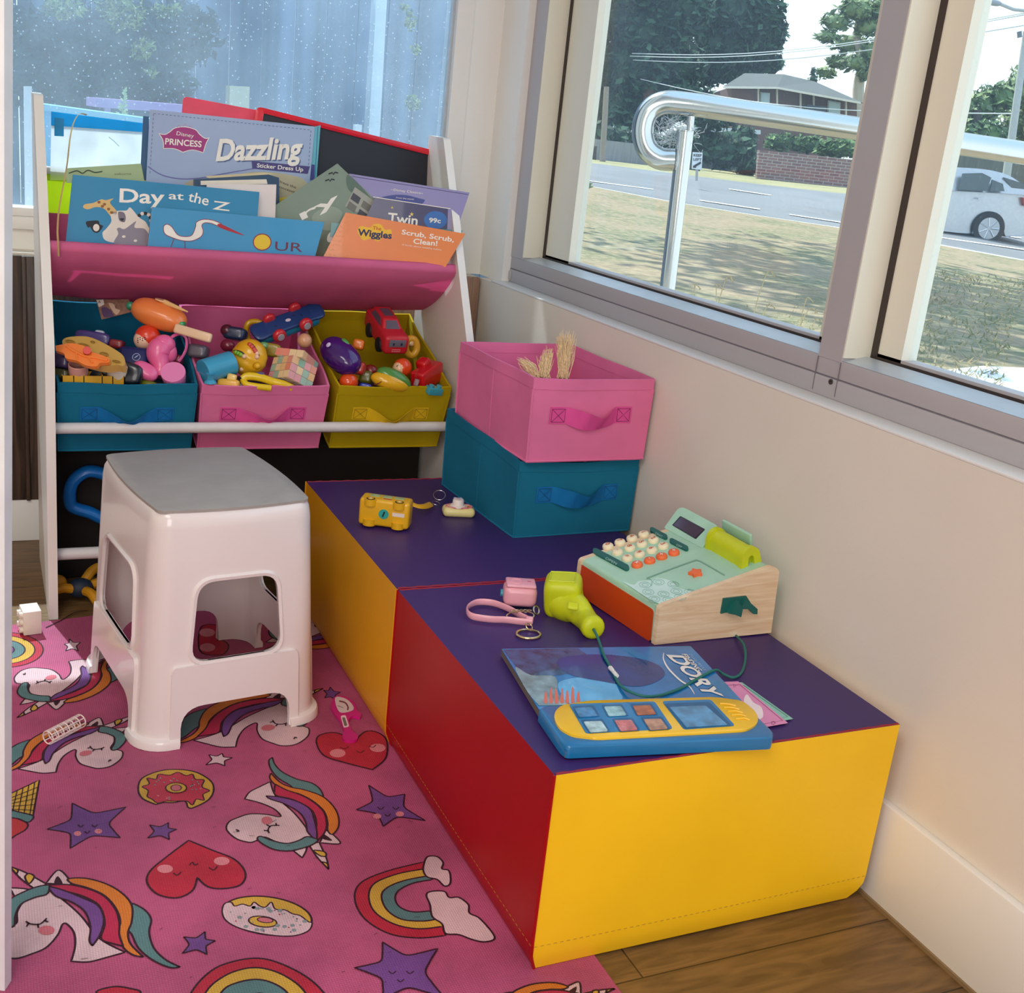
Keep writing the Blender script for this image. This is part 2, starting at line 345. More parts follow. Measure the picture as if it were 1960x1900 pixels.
# reveal liners (cream faces) of both openings
mb = MB(); mb.b2((X0 + .001, -.1385, .765), (.108, -.136, 2.09), cream); mb.b2((X0 + .001, -1.3945, .765), (.108, -1.392, 2.09), cream)
mb.build('reveal_liner', w)
def sash(name, ya, yb, sl, sr, zb=.769):
    f = MB(); f.b2((.108, ya, zb), (.14, yb, zb + .008), alu); f.b2((.108, yb - sl, zb), (.14, yb, 2.09), cream); f.b2((.108, ya, zb), (.14, ya + sr, 2.09), cream)
    f.b2((.106, yb - .014, zb), (.110, yb, 2.09), gask); f.b2((.106, ya, zb - .002), (.109, yb, zb + .003), gask); f.b2((.108, ya, 2.05), (.14, yb, 2.09), alu)
    o = f.build(name, w); MB().b2((.124, ya + sr - .003, zb + .004), (.127, yb - sl + .003, 2.06), g_right).build('pane', o); return o
sash('fixed_sash', -1.334, -.1385, .145, .075); sash('sliding_sash', -3.3, -1.3945, .068, .05)
# ================================================================ SOFT PLAY BLOCKS
def vinyl(col, name): return mk(col, .42, bump=(420, .10, .0006), var=(5, .05), spec=.35, name=name)
V_red = vinyl('#a60609', 'red_vinyl'); V_yel = vinyl('#fdca1e', 'yellow_vinyl'); V_gold = vinyl('#e2a016', 'golden_vinyl'); V_pur = vinyl('#3b2464', 'purple_vinyl')
stitch = mk('#7a1020', .7, name='red_thread'); stitch2 = mk('#c89a30', .7, name='gold_thread')
def soft_block(x0, x1, ya, yb, h, name, label, mats, z0=.0042):
    """vinyl covered foam block: top, front, left, back, right and base panels meeting in piped seams"""
    root = thing(name, (x0, ya, z0), label, 'play block', 'soft play blocks along the wall')
    r = .006; H = h - z0
    def P(a, b, c):   # a,b,c in 0..1 -> puffed box
        px = x0 + (x1 - x0) * a; py = ya + (yb - ya) * b; pz = z0 + H * c
        k = lambda t: 4 * t * (1 - t)
        sx_ = (2 * a - 1); sy_ = (2 * b - 1)
        if abs(sx_) > .999: px += sx_ * .004 * k(b) * k(c)
        if abs(sy_) > .999: py += sy_ * .004 * k(a) * k(c)
        if c > .999: pz += .0025 * k(a) * k(b)
        if c < .12:      # bottom edge rolls under a little, more at the wall corner
            q = (1 - c / .12) ** 2 * .010; px -= sx_ * q * (1 if abs(sx_) > .5 else 0) * (2.2 if sx_ > .9 else 1); py -= sy_ * q * .6
        return Vector((px, py, pz))
    n = 22
    for nm, fn, key in (('front_panel', lambda a, c: P(a, 0, c), 'front'), ('side_panel', lambda a, c: P(0, 1 - a, c), 'left'), ('rear_panel', lambda a, c: P(1 - a, 1, c), 'back'),
                        ('wall_side_panel', lambda a, c: P(1, a, c), 'right'), ('top_panel', lambda a, b_: P(a, b_, 1), 'top'), ('base_panel', lambda a, b_: P(1 - a, b_, 0), 'base')):
        mb = grid(fn, n, n, mats[key])
        if key in ('front', 'left'):     # sewn bottom flap: a line of stitches
            rng = random.Random(3); K = 58
            for i in range(K):
                a0 = (i + .18) / K; a1 = (i + .72) / K; c0 = .135
                A = fn(a0, c0); B = fn(a1, c0); nn = (fn(a1, c0) - fn(a0, c0)).cross(Vector((0, 0, 1))).normalized() * .0006
                mb.add([A + nn - Vector((0, 0, .0006)), B + nn - Vector((0, 0, .0006)), B + nn + Vector((0, 0, .0006)), A + nn + Vector((0, 0, .0006))], [[0, 1, 2, 3]], mats['thread'])
        if key == 'top':
            for (s0, s1) in (((.004, .004), (.996, .004)), ((.996, .996), (.004, .996))):
                K = 60
                pth = [fn(s0[0] + (s1[0] - s0[0]) * i / K, s0[1] + (s1[1] - s0[1]) * i / K) + Vector((0, 0, .0006 * math.sin(i * 1.9))) for i in range(K + 1)]
                mb.tube(pth, .0018, mats['piping'], 6)
        mb.build(nm, root, sharp=50)
    for (a, b_) in ((0, 0), (0, 1)): MB().tube([P(a, b_, c / 12) for c in range(13)], .0022, mats['edge%d' % b_], 6).build('corner_piping', root)
    return root
soft_block(-.5905, -.03, -1.7505, -1.1425, .30, 'soft_play_block', 'nearest foam play block with red side, bright yellow front and purple top', dict(front=V_yel, left=V_red, back=V_red, right=V_gold, top=V_pur, base=V_gold, thread=stitch2, piping=mk('#8e1530', .5), edge0=V_red, edge1=V_red))
soft_block(-.5905, -.03, -1.1385, -.5261, .30, 'soft_play_block', 'farther foam play block with golden yellow side and purple top, under the stacked tubs', dict(front=V_red, left=V_gold, back=V_gold, right=V_gold, top=V_pur, base=V_gold, thread=stitch2, piping=mk('#8e1530', .5), edge0=V_gold, edge1=V_gold))
# ================================================================ STOOL
def booled(outer, inner, cuts, name):
    o = outer.build('body_tmp'); tmp = [o]
    for c in [inner] + cuts:
        q = c.build('cut_tmp'); tmp.append(q); md = o.modifiers.new('b', 'BOOLEAN'); md.operation = 'DIFFERENCE'; md.object = q; md.solver = 'EXACT'
    dg = bpy.context.evaluated_depsgraph_get(); me = bpy.data.meshes.new_from_object(o.evaluated_get(dg))
    for q in tmp: d = q.data; bpy.data.objects.remove(q); bpy.data.meshes.remove(d)
    me.name = name; return me
plast = mk('#ece3e1', .22, coat=.3, spec=.5, name='white_plastic', var=(3, .01)); padm = mk('#a29d98', .62, bump=(900, .35, .0008), name='grey_rubber_pad')
st = thing('step_stool', (-.865, -.86, .0045), 'white plastic step stool with a grey textured seat pad standing on the pink mat', 'stool')
th = math.radians(8.5); st.rotation_euler = (0, 0, th)
# local frame: base half 0.172 x 0.2, top half 0.14 x 0.178, height 0.4155
SH = .4155
def rr(hx, hy, r, z, n=8, bow=0.0, c=(0, 0)):
    out = []
    for k, (sx_, sy_) in enumerate(((1, 1), (-1, 1), (-1, -1), (1, -1))):
        for i in range(n + 1):
            t = math.pi / 2 * (k + i / n); out.append(Vector((sx_ * (hx - r) + r * math.cos(t), sy_ * (hy - r) + r * math.sin(t), z)))
        nx = ((-1, 1), (-1, -1), (1, -1), (1, 1))[k]
        p = out[-1]; q = Vector((nx[0] * (hx - r) + r * math.cos(math.pi / 2 * (k + 1)), nx[1] * (hy - r) + r * math.sin(math.pi / 2 * (k + 1)), z))
        for i in range(1, 8):
            s_ = i / 8; v = p.lerp(q, s_); dv = Vector((0, 1, 0)) if k == 0 else Vector((-1, 0, 0)) if k == 1 else Vector((0, -1, 0)) if k == 2 else Vector((1, 0, 0))
            out.append(v + dv * bow * 4 * s_ * (1 - s_))
    return [v + Vector((c[0], c[1], 0)) for v in out]
def loft(mb, loops, m, cap0=True, cap1=True):
    n = len(loops[0]); V = [v for l in loops for v in l]; F = []
    for j in range(len(loops) - 1):
        for i in range(n): F.append([j * n + i, j * n + (i + 1) % n, (j + 1) * n + (i + 1) % n, (j + 1) * n + i])
    if cap0: F.append(list(range(n))[::-1])
    if cap1: F.append([(len(loops) - 1) * n + i for i in range(n)])
    return mb.add(V, F, m)
def sw(z, off=0.0):    # half sizes at height z
    t = z / SH; return (.160 + (.139 - .160) * t + off, .190 + (.177 - .190) * t + off, .045 - .008 * t + off)
cx_, cy_ = .0, .005
outer = MB(); L_ = []
for z, off in ((0, .012), (.010, .012), (.0145, .010), (.017, .0005), (.1, 0), (.2, 0), (.3, 0), (.385, 0), (.402, -.002), (.411, -.007), (.4155, -.014)):
    hx, hy, r = sw(z, off); L_.append(rr(hx, hy, max(r, .02), z, bow=.006 if z > .3 else .003, c=(cx_ * z / SH, cy_ * z / SH)))
loft(outer, L_, plast)
inner = MB(); L_ = []
for z in (-.01, .1, .3, .405):
    hx, hy, r = sw(max(z, 0), -.0042); L_.append(rr(hx, hy, r, z, bow=.003, c=(cx_ * z / SH, cy_ * z / SH)))
loft(inner, L_, plast)
def rpoly(pts, r, n=6):
    out = []; N_ = len(pts)
    for i in range(N_):
        p = Vector(pts[i]); a = Vector(pts[i - 1]) - p; b_ = Vector(pts[(i + 1) % N_]) - p; rad = r[i] if isinstance(r, (list, tuple)) else r
        A = p + a.normalized() * min(rad, a.length * .48); B = p + b_.normalized() * min(rad, b_.length * .48)
        for k in range(n + 1): t = k / n; out.append((1 - t) ** 2 * A + 2 * t * (1 - t) * p + t * t * B)
    return out
op_f = rpoly([(-.080, .150), (.080, .150), (.068, .292), (-.068, .292)], .030); ar_f = rpoly([(-.102, -.02), (.102, -.02), (.095, .072), (-.095, .072)], [.001, .001, .038, .038])
op_s = rpoly([(-.105, .150), (.105, .150), (.092, .292), (-.092, .292)], .030); ar_s = rpoly([(-.128, -.02), (.128, -.02), (.12, .072), (-.12, .072)], [.001, .001, .04, .04])
cuts = []
for pts, ax in ((op_f, 1), (ar_f, 1), (op_s, 0), (ar_s, 0)):
    c = MB(); f3 = (lambda p, d: Vector((p.x, d, p.y))) if ax == 1 else (lambda p, d: Vector((d, p.x, p.y)))
    c.slab([f3(p, -.4) for p in pts], (0, .8, 0) if ax == 1 else (.8, 0, 0), plast)
    bmv = c; cuts.append(bmv)
def fixn(mb):      # make cutter normals point outwards
    bm = bmesh.new(); vs_ = [bm.verts.new(v) for v in mb.v]
    for f in mb.f: bm.faces.new([vs_[i] for i in f])
    bmesh.ops.recalc_face_normals(bm, faces=bm.faces[:]); bm.verts.index_update(); mb.f = [[v.index for v in f.verts] for f in bm.faces]; bm.free(); return mb
me = booled(fixn(outer), fixn(inner), [fixn(c) for c in cuts], 'body')
me.shade_smooth(); me.set_sharp_from_angle(angle=math.radians(40))
bo = bpy.data.objects.new('body', me); COL.objects.link(bo); bo.parent = st
# moulded rails: the raised band under each opening and the rim round it
def side_pt(ax, sg, p, off):
    hx, hy, r = sw(max(p.y, 0)); k = p.y / SH; h = (hy if ax == 1 else hx)
    d = sg * (h + off); c0 = cy_ * k if ax == 1 else cx_ * k
    w_ = (hx if ax == 1 else hy) - r; s_ = min(1, abs(p.x) / w_); d += sg * (.003 + .0015 * k) * 1.0 * (1 - s_ * s_)
    return Vector((p.x, d + c0, p.y)) if ax == 1 else Vector((d + c0, p.x, p.y))
for ax, opn, arc, hw in ((1, op_f, ar_f, .116), (0, op_s, ar_s, .142)):
    for sg in (-1, 1):
        mb = MB(); N_ = len(opn)
        ring_o = [p + (p - Vector((0, .221))).normalized() * .010 for p in opn]
        V = [side_pt(ax, sg, p, -.001) for p in ring_o] + [side_pt(ax, sg, p + (q - p) * .4, .0042) for p, q in zip(ring_o, opn)] + [side_pt(ax, sg, p, .003) for p in opn] + [side_pt(ax, sg, p, -.005) for p in opn]
        F = [[k * N_ + i, k * N_ + (i + 1) % N_, (k + 1) * N_ + (i + 1) % N_, (k + 1) * N_ + i] for k in range(3) for i in range(N_)]
        mb.add(V, F, plast); mb.build('opening_rim', st, local=True, sharp=60)
        # band
        top = [(-hw * .97, .142), (hw * .97, .142)]
        a_ = [p for p in arc if p.y > .0]; a_ = sorted(a_, key=lambda p: math.atan2(p.y - .0, p.x))
        out = rpoly([(-hw, .002)] + [(-hw * .965, .148), (hw * .965, .148)] + [(hw, .002)], [.001, .016, .016, .001]);
        loop = [p for p in out] + [Vector((a_[0].x, .002))] + a_ + [Vector((a_[-1].x, .002))]
        # cut away what would cover the opening
        loop = [Vector((p.x, min(p.y, .146))) for p in loop]
        A = [side_pt(ax, sg, p, .0065) for p in loop]; B = [side_pt(ax, sg, p, -.002) for p in loop]
        m2_ = MB(); n_ = len(A); m2_.add(A + B, [list(range(n_))] + [[i, (i + 1) % n_, n_ + (i + 1) % n_, n_ + i] for i in range(n_)], plast)
        m2_.build('lower_rail', st, local=True, sharp=45)
mb = MB(); L_ = []
for off, z in ((-.0075, SH - .004), (-.0075, SH + .0005), (-.0095, SH + .0015)):
    L_.append(rr(.139 + off, .177 + off, .016, z, bow=.009, c=(cx_, cy_)))
loft(mb, L_, padm); mb.build('seat_pad', st, local=True)
# ================================================================ TUBS (collapsible fabric bins)
def fabric(col, name, tl=0.0): return mk(col, .85, bump=(700, .25, .0006), var=(9, .07), translucent=tl, spec=.2, name=name)
F_blue = fabric('#1b7898', 'teal_fabric', .15); F_blue_d = fabric('#1470ad', 'blue_strap'); F_pink = fabric('#ee7fae', 'pink_fabric', .15); F_pink_d = fabric('#e0549a', 'pink_strap')
F_yel = fabric('#c9ad10', 'lime_yellow_fabric', .2); F_yel_d = fabric('#e0b81c', 'yellow_strap')
def tub(name, w, d, h, m, ms, label, group=None, back=0.0, seed=1, sag=.0, strap=0):
    rng = random.Random(seed); root = thing(name, (0, 0, 0), label, 'storage tub', group); hw = w / 2; T = .0035
    ph = [rng.uniform(0, 6) for _ in range(6)]
    def W_(s_, c, off):           # s_ along the perimeter 0..4, c height 0..1
        k = int(s_) % 4; f = s_ - int(s_); bow = 4 * f * (1 - f)
        hh = h + (back * (f if k == 3 - 2 else 0))
        if k == 0: x = -hw + w * f; y = 0; n = Vector((0, -1, 0)); hz = h - sag * bow
        elif k == 1: x = hw; y = d * f; n = Vector((1, 0, 0)); hz = h + back * f
        elif k == 2: x = hw - w * f; y = d; n = Vector((0, 1, 0)); hz = h + back
        else: x = -hw; y = d * (1 - f); n = Vector((-1, 0, 0)); hz = h + back * (1 - f)
        b_ = bow * (.004 * math.sin(c * 2.6 + ph[k]) + .0035 * math.sin(f * 7 + ph[k] + c * 3)) * c
        cx = 0
        p = Vector((x, y, hz * c)); tp = 1 + .03 * c
        p.x *= tp; p = p + n * (b_ - off)
        # inset both directions at the corners for the inner wall
        if off:
            p.x = max(-hw * tp + off * .999, min(hw * tp - off * .999, p.x)) if k in (0, 2) else p.x
            p.y = max(off, min(d - off, p.y)) if k in (1, 3) else p.y
        return p
    n = 14; H_ = 9; mb = MB(); per = 4 * n
    def ring(c, off): return [W_(i / n, c, off) for i in range(per)]
    loops = [ring(j / H_, 0) for j in range(H_ + 1)] + [ring(j / H_, T) for j in range(H_, 0, -1)]
    base_in = ring(.03, T)
    loft(mb, loops + [base_in], m, True, True)
    mb.build('body', root, local=True, sharp=40)
    # hem band and bound edges
    mb = MB(); la = [W_(i / n, 1.0, -.0006) for i in range(per)]; lb = [W_(i / n, .875, -.0012) for i in range(per)]; lc = [W_(i / n, .87, .001) for i in range(per)]
    li = [W_(i / n, 1.0, T + .0006) + Vector((0, 0, .0008)) for i in range(per)]; lj = [W_(i / n, .875, T + .0009) for i in range(per)]
    loft(mb, [lc, lb, [v + Vector((0, 0, .0008)) for v in la], li, lj], m, False, False); mb.build('hem', root, local=True, sharp=40)
    mb = MB()
    for k in (0, 1, 2, 3): mb.tube([W_(k + .0, c / 8, -.0004) for c in range(0, 8)], .0022, m, 6)
    mb.tube([W_(i / n, 0.0, -.001) + Vector((0, 0, .002)) for i in range(per)], .0028, m, 6, closed=True)
    for k in (1, 3): mb.tube([W_(k + .5, c / 8, -.0002) for c in range(0, 8)], .0009, m, 5)
    mb.build('piping', root, local=True)
    # strap: two stitched pads joined by a loop that stands off and sags
    mb = MB(); zc = h * .56; sh = .0165; x0_, x1_ = -w * .35, w * .35; pad = .036
    K = 40; A = []; B = []
    for i in range(K + 1):
        t = i / K; x = x0_ + (x1_ - x0_) * t; q = max(0, min(1, (min(t, 1 - t) - pad / (x1_ - x0_)) / (.5 - pad / (x1_ - x0_)))); e = math.sin(q * math.pi / 2)
        yb_ = W_((x + hw) / w, .56, 0).y
        tw = {0: (.50, .0), 1: (.62, .25), 2: (.40, .1)}[strap]
        c1 = math.exp(-((t - tw[0]) / .17) ** 2)
        top = zc + sh - .006 * e - .013 * c1 * e; bot = zc - sh - .013 * e + .002 * c1 * e
        A.append(Vector((x, yb_ - .0016 - .020 * e - .006 * c1 * e, top))); B.append(Vector((x, yb_ - .0016 - .011 * e + .004 * c1 * e, bot)))
    n_ = K + 1; mid = [(a + b_) / 2 + Vector((0, -.003 * math.sin(i * .9) * math.sin(math.pi * i / K), 0)) for i, (a, b_) in enumerate(zip(A, B))]
    V = A + mid + B + [v + Vector((0, .0012, 0)) for v in A + mid + B]; F = []
    for r_ in (0, 1):
        for i in range(K): F.append([r_ * n_ + i, (r_ + 1) * n_ + i, (r_ + 1) * n_ + i + 1, r_ * n_ + i + 1]); F.append([3 * n_ + r_ * n_ + i, 3 * n_ + r_ * n_ + i + 1, 3 * n_ + (r_ + 1) * n_ + i + 1, 3 * n_ + (r_ + 1) * n_ + i])
    for i in range(K): F.append([i, i + 1, 3 * n_ + i + 1, 3 * n_ + i]); F.append([2 * n_ + i + 1, 2 * n_ + i, 5 * n_ + i, 5 * n_ + i + 1])
    mb.add(V, F, ms)
    dk = mk('#7d2352' if ms is F_pink_d else '#0c4f80' if ms is F_blue_d else '#8f6f08', .8)
    for xc in (x0_ + pad / 2, x1_ - pad / 2):      # stitched square and cross
        y_ = W_((xc + hw) / w, .56, 0).y - .0022; q = pad * .40; qz = sh * .78
        cs = [Vector((xc - q, y_, zc - qz)), Vector((xc + q, y_, zc - qz)), Vector((xc + q, y_, zc + qz)), Vector((xc - q, y_, zc + qz))]
        for a, b_ in ((0, 1), (1, 2), (2, 3), (3, 0), (0, 2), (1, 3)): mb.tube([cs[a], cs[b_]], .00045, dk, 4)
    mb.build('handle', root, local=True, sharp=50)
    return root
G1 = 'fabric tubs in the rack'
TH = math.radians(20)
for x0_, x1_, m_, ms_, lab, sd, stp in ((-1.084, -.814, F_blue, F_blue_d, 'teal fabric tub at the left of the toy rack, full of toys', 3, 0), (-.803, -.532, F_pink, F_pink_d, 'pink fabric tub in the middle of the toy rack holding a pastel puzzle cube', 5, 1), (-.509, -.245, F_yel, F_yel_d, 'yellow green fabric tub at the right of the toy rack with red toy cars', 9, 0)):
    o = tub('fabric_tub', x1_ - x0_ - .006, .335, .165, m_, ms_, lab, G1, seed=sd, strap=stp, sag=.004); o.location = ((x0_ + x1_) / 2, -.400, .340); o.rotation_euler = (TH, 0, 0)
o = tub('fabric_tub', .268, .352, .157, F_blue, F_blue_d, 'teal fabric tub on the purple block under the pink tub', None, back=.018, seed=21, sag=.006, strap=1); o.location = (-.144, -.922, .3005); o.rotation_euler = (0, 0, math.radians(2.6))
o = tub('fabric_tub', .262, .350, .165, F_pink, F_pink_d, 'pink fabric tub stacked on the teal tub beside the wall', None, seed=33, sag=.003, strap=1); o.location = (-.1435, -.938, .4605); o.rotation_euler = (0, 0, math.radians(1.5))
# ================================================================ THE RACK
rk = thing('toy_rack', (-.66, -.33, 0), 'white sling book rack with three fabric tubs in front of the window', 'toy rack')
rackw = mk('#e6e1da', .45, name='white_rack_panel', var=(3, .015)); rodm = mk('#d9d4d2', .3, name='white_rod')
XL, XR = -1.109, -.207
prof = [(-.490, 0), (-.490, .580), (-.222, 1.036), (-.124, 1.039), (-.118, 0)]
for nm, a in (('side_panel', XL), ('side_panel', XR - .018)):
    mb = MB(); lp = rpoly([(p[0], p[1]) for p in prof], [.002, .03, .006, .006, .002], 4)
    mb.slab([(a, p.x, p.y) for p in lp], (.018, 0, 0), rackw); fixn(mb).build(nm, rk, sharp=30)
for (y, z, r) in ((-.441, .399, .0115), (-.443, .128, .0125), (-.165, .402, .0115), (-.165, .165, .0125)):
    MB().cyl((XL + .015, y, z), (XR - .015, y, z), r, rodm, n=20).build('rod', rk)
S_pink = fabric('#ee82b0', 'sling_pink', .45); S_lime = fabric('#c6e01e', 'sling_lime', .6)
def sling(front, bottom, rear, m, name, xa, xb):
    mb = MB(); fy, fz = front; by, bz = bottom; ry, rz = rear; R_ = .0135; prof = []
    for i in range(9): a = math.radians(-60 + i * 30); prof.append((fy - R_ * math.cos(a - math.pi / 2 + math.pi / 2) * 1.0 if 0 else fy + R_ * math.cos(a + math.pi), fz + R_ * math.sin(a)))
    front_pts = [(fy + R_ * math.cos(t), fz + R_ * math.sin(t)) for t in [math.radians(q) for q in (-30, 10, 50, 90, 130, 170, 205)]]
    dn = [(fy - .012 + (by - fy + .012) * t, fz - .012 + (bz - fz + .012) * t - .012 * math.sin(math.pi * t)) for t in (.15, .3, .45, .6, .75, .9, 1)]
    up = [(by + .02 + (ry - by - .02) * t, bz - .004 + (rz - bz + .004) * t) for t in (0, .2, .4, .6, .8, 1)]
    prof = front_pts + dn + up; n = 40; K = len(prof)
    def V_(i, j, o):
        x = xa + (xb - xa) * i / n; y, z = prof[j]; a = prof[max(j - 1, 0)]; b_ = prof[min(j + 1, K - 1)]; t = Vector((b_[0] - a[0], b_[1] - a[1])).normalized()
        s_ = math.sin(math.pi * i / n); dz = -.010 * s_ if j > 6 and j < 16 else 0
        # the free bottom corner draws in towards the rear at both ends
        wob = .0016 * math.sin(i * 1.1 + j * .5) if 7 < j < 15 else 0
        return Vector((x, y - t.y * o * 1.0 + wob, z + t.x * o + dz))
    A = [V_(i, j, 0) for j in range(K) for i in range(n + 1)]; B = [V_(i, j, .0012) for j in range(K) for i in range(n + 1)]; off = len(A); F = []
    for j in range(K - 1):
        for i in range(n): q = [j * (n + 1) + i, j * (n + 1) + i + 1, (j + 1) * (n + 1) + i + 1, (j + 1) * (n + 1) + i]; F.append(q); F.append([x + off for x in q][::-1])
    mb.add(A + B, F, m); o = mb.build(name, rk, sharp=60); return o
MB().cyl((XL + .015, -.365, .750), (XR - .015, -.365, .750), .0115, rodm).build('rod', rk)
sling((-.365, .750), (-.185, .628), (-.178, .80), S_pink, 'book_sling', XL + .0195, XR - .0195)
MB().cyl((XL + .015, -.150, .885), (XR - .015, -.150, .885), .0085, rodm).build('rod', rk)
mb = grid(lambda a, b_: Vector((XL + .0195 + (XR - XL - .039) * a, -.175 + .022 * b_ + .008 * math.sin(b_ * 3.1), .68 + .10 * b_ * 0 + (.885 - .68) * b_)), 20, 10, S_lime)
mb.build('rear_sling', rk)
# ================================================================ FOAM PLAY MAT with its printed pictures
MZ = .0038; MAT = Pl((0, 0, MZ), (0, 0, 1))
def matm(col, dirt=.16, name=None):
    m = bpy.data.materials.new(name or 'mat_print_' + col.lstrip('#')); m.use_nodes = True; N = m.node_tree.nodes; L = m.node_tree.links; b = N['Principled BSDF']
    t = N.new('ShaderNodeTexCoord'); g = N.new('ShaderNodeVectorMath'); g.operation = 'SCALE'; g.inputs['Scale'].default_value = 2 * math.pi / .0068; L.new(t.outputs['Object'], g.inputs[0])
    s_ = N.new('ShaderNodeSeparateXYZ'); L.new(g.outputs[0], s_.inputs[0]); o = []
    for ax in 'XY':
        q = N.new('ShaderNodeMath'); q.operation = 'SINE'; L.new(s_.outputs[ax], q.inputs[0]); a = N.new('ShaderNodeMath'); a.operation = 'ABSOLUTE'; L.new(q.outputs[0], a.inputs[0]); p = N.new('ShaderNodeMath'); p.operation = 'POWER'; p.inputs[1].default_value = .35; L.new(a.outputs[0], p.inputs[0]); o.append(p)
    mu = N.new('ShaderNodeMath'); mu.operation = 'MINIMUM'; L.new(o[0].outputs[0], mu.inputs[0]); L.new(o[1].outputs[0], mu.inputs[1])
    n1 = N.new('ShaderNodeTexNoise'); n1.inputs['Scale'].default_value = 4.5; n1.inputs['Detail'].default_value = 8; n1.inputs['Roughness'].default_value = .62; L.new(t.outputs['Object'], n1.inputs[0])
    r = N.new('ShaderNodeMapRange'); r.inputs['From Min'].default_value = .35; r.inputs['From Max'].default_value = .62; r.inputs['To Min'].default_value = 1 - dirt * 1.9; r.inputs['To Max'].default_value = 1.05; L.new(n1.outputs['Fac'], r.inputs[0])
    r2 = N.new('ShaderNodeMapRange'); r2.inputs['To Min'].default_value = .66; r2.inputs['To Max'].default_value = 1.04; L.new(mu.outputs[0], r2.inputs[0])
    x = N.new('ShaderNodeMath'); x.operation = 'MULTIPLY'; L.new(r.outputs[0], x.inputs[0]); L.new(r2.outputs[0], x.inputs[1])
    v = N.new('ShaderNodeVectorMath'); v.operation = 'SCALE'; v.inputs[0].default_value = lin(col)[:3]; L.new(x.outputs[0], v.inputs['Scale']); L.new(v.outputs[0], b.inputs['Base Color'])
    bb = N.new('ShaderNodeBump'); bb.inputs['Strength'].default_value = .55; bb.inputs['Distance'].default_value = .0012; L.new(mu.outputs[0], bb.inputs['Height']); L.new(bb.outputs[0], b.inputs['Normal'])
    b.inputs['Roughness'].default_value = .5; b.inputs['Specular IOR Level'].default_value = .35; return m
M_ = {k: matm(c, name='mat_' + k) for k, c in dict(pink='#c4587f', ink='#3a1222', white='#e6c0c4', teal='#5f8484', purple='#7a4a8f', red='#c22a4e', orange='#de7c2e', yellow='#dfae42', heart='#c42a40', heart2='#c93a3e', cheek='#d9737f', icing='#cf3a52', paleheart='#e98a92', grey='#8f9a9a').items()}
mt = MB()
# slab: right edge runs under the blocks
def matedge():
    A = onz(1187, 1902, MZ); xr = -.489
    top = [(-1.30, -.515), (-1.12, -.502), (-1.03, -.490), (-.95, -.475), (-.80, -.470), (xr, -.470)]
    return [(-1.75, -2.9), (xr, -2.9), (xr, -.470)] + top[::-1][1:] + [(-1.75, -.53)]
lp = matedge(); mt.slab([(x, y, .0002) for x, y in lp], (0, 0, MZ - .0002), M_['pink'])
k5 = lambda P: [(p[0] / 2.715, 1200 + p[1] / 2.715) + tuple(p[2:]) for p in P]
k6 = lambda P: [(350 + p[0] / 2.178, 1300 + p[1] / 2.178) + tuple(p[2:]) for p in P]
k4 = lambda P: [(p[0] / 2.8, 850 + p[1] / 2.8) + tuple(p[2:]) for p in P]
class WP:      # plane that takes mat coordinates instead of pixels
    n = Vector((0, 0, 1))
    def __call__(s, x, y, off=0.0): return Vector((x, y, MZ + off))
WPL = WP(); lay = [0]
def shape(P, col, ink=.0028, closed=True, T=None, spl=True, ofs=0):
    """P photo pixels -> mat coordinates (optionally moved by T) -> fill and inked outline"""
    lay[0] += 1; z = .00025 + (lay[0] % 17) * .00007
    Q = sp2(P, 6, closed) if spl else [p[:2] for p in P]
    W2 = [onz(u, v, MZ) for (u, v) in Q]; W2 = [(w.x, w.y) for w in W2]
    if T: W2 = [T(*w) for w in W2]
    if col: mt.poly(W2, WPL, z, M_[col])
    if ink: mt.stroke(W2, ink, WPL, z + .00005, M_['ink'], closed)
def line(P, w=.0024, T=None, col='ink'):
    lay[0] += 1; W2 = [onz(u, v, MZ) for (u, v) in sp2(P, 6, False)]; W2 = [(a.x, a.y) for a in W2]
    if T: W2 = [T(*a) for a in W2]
    mt.stroke(W2, w, WPL, .0014, M_[col], False)
def ell(c, rx, ry, rot=0, n=26): return [(c[0] + math.cos(t) * rx * math.cos(rot) - math.sin(t) * ry * math.sin(rot), c[1] + math.cos(t) * rx * math.sin(rot) + math.sin(t) * ry * math.cos(rot)) for t in [2 * math.pi * i / n for i in range(n)]]
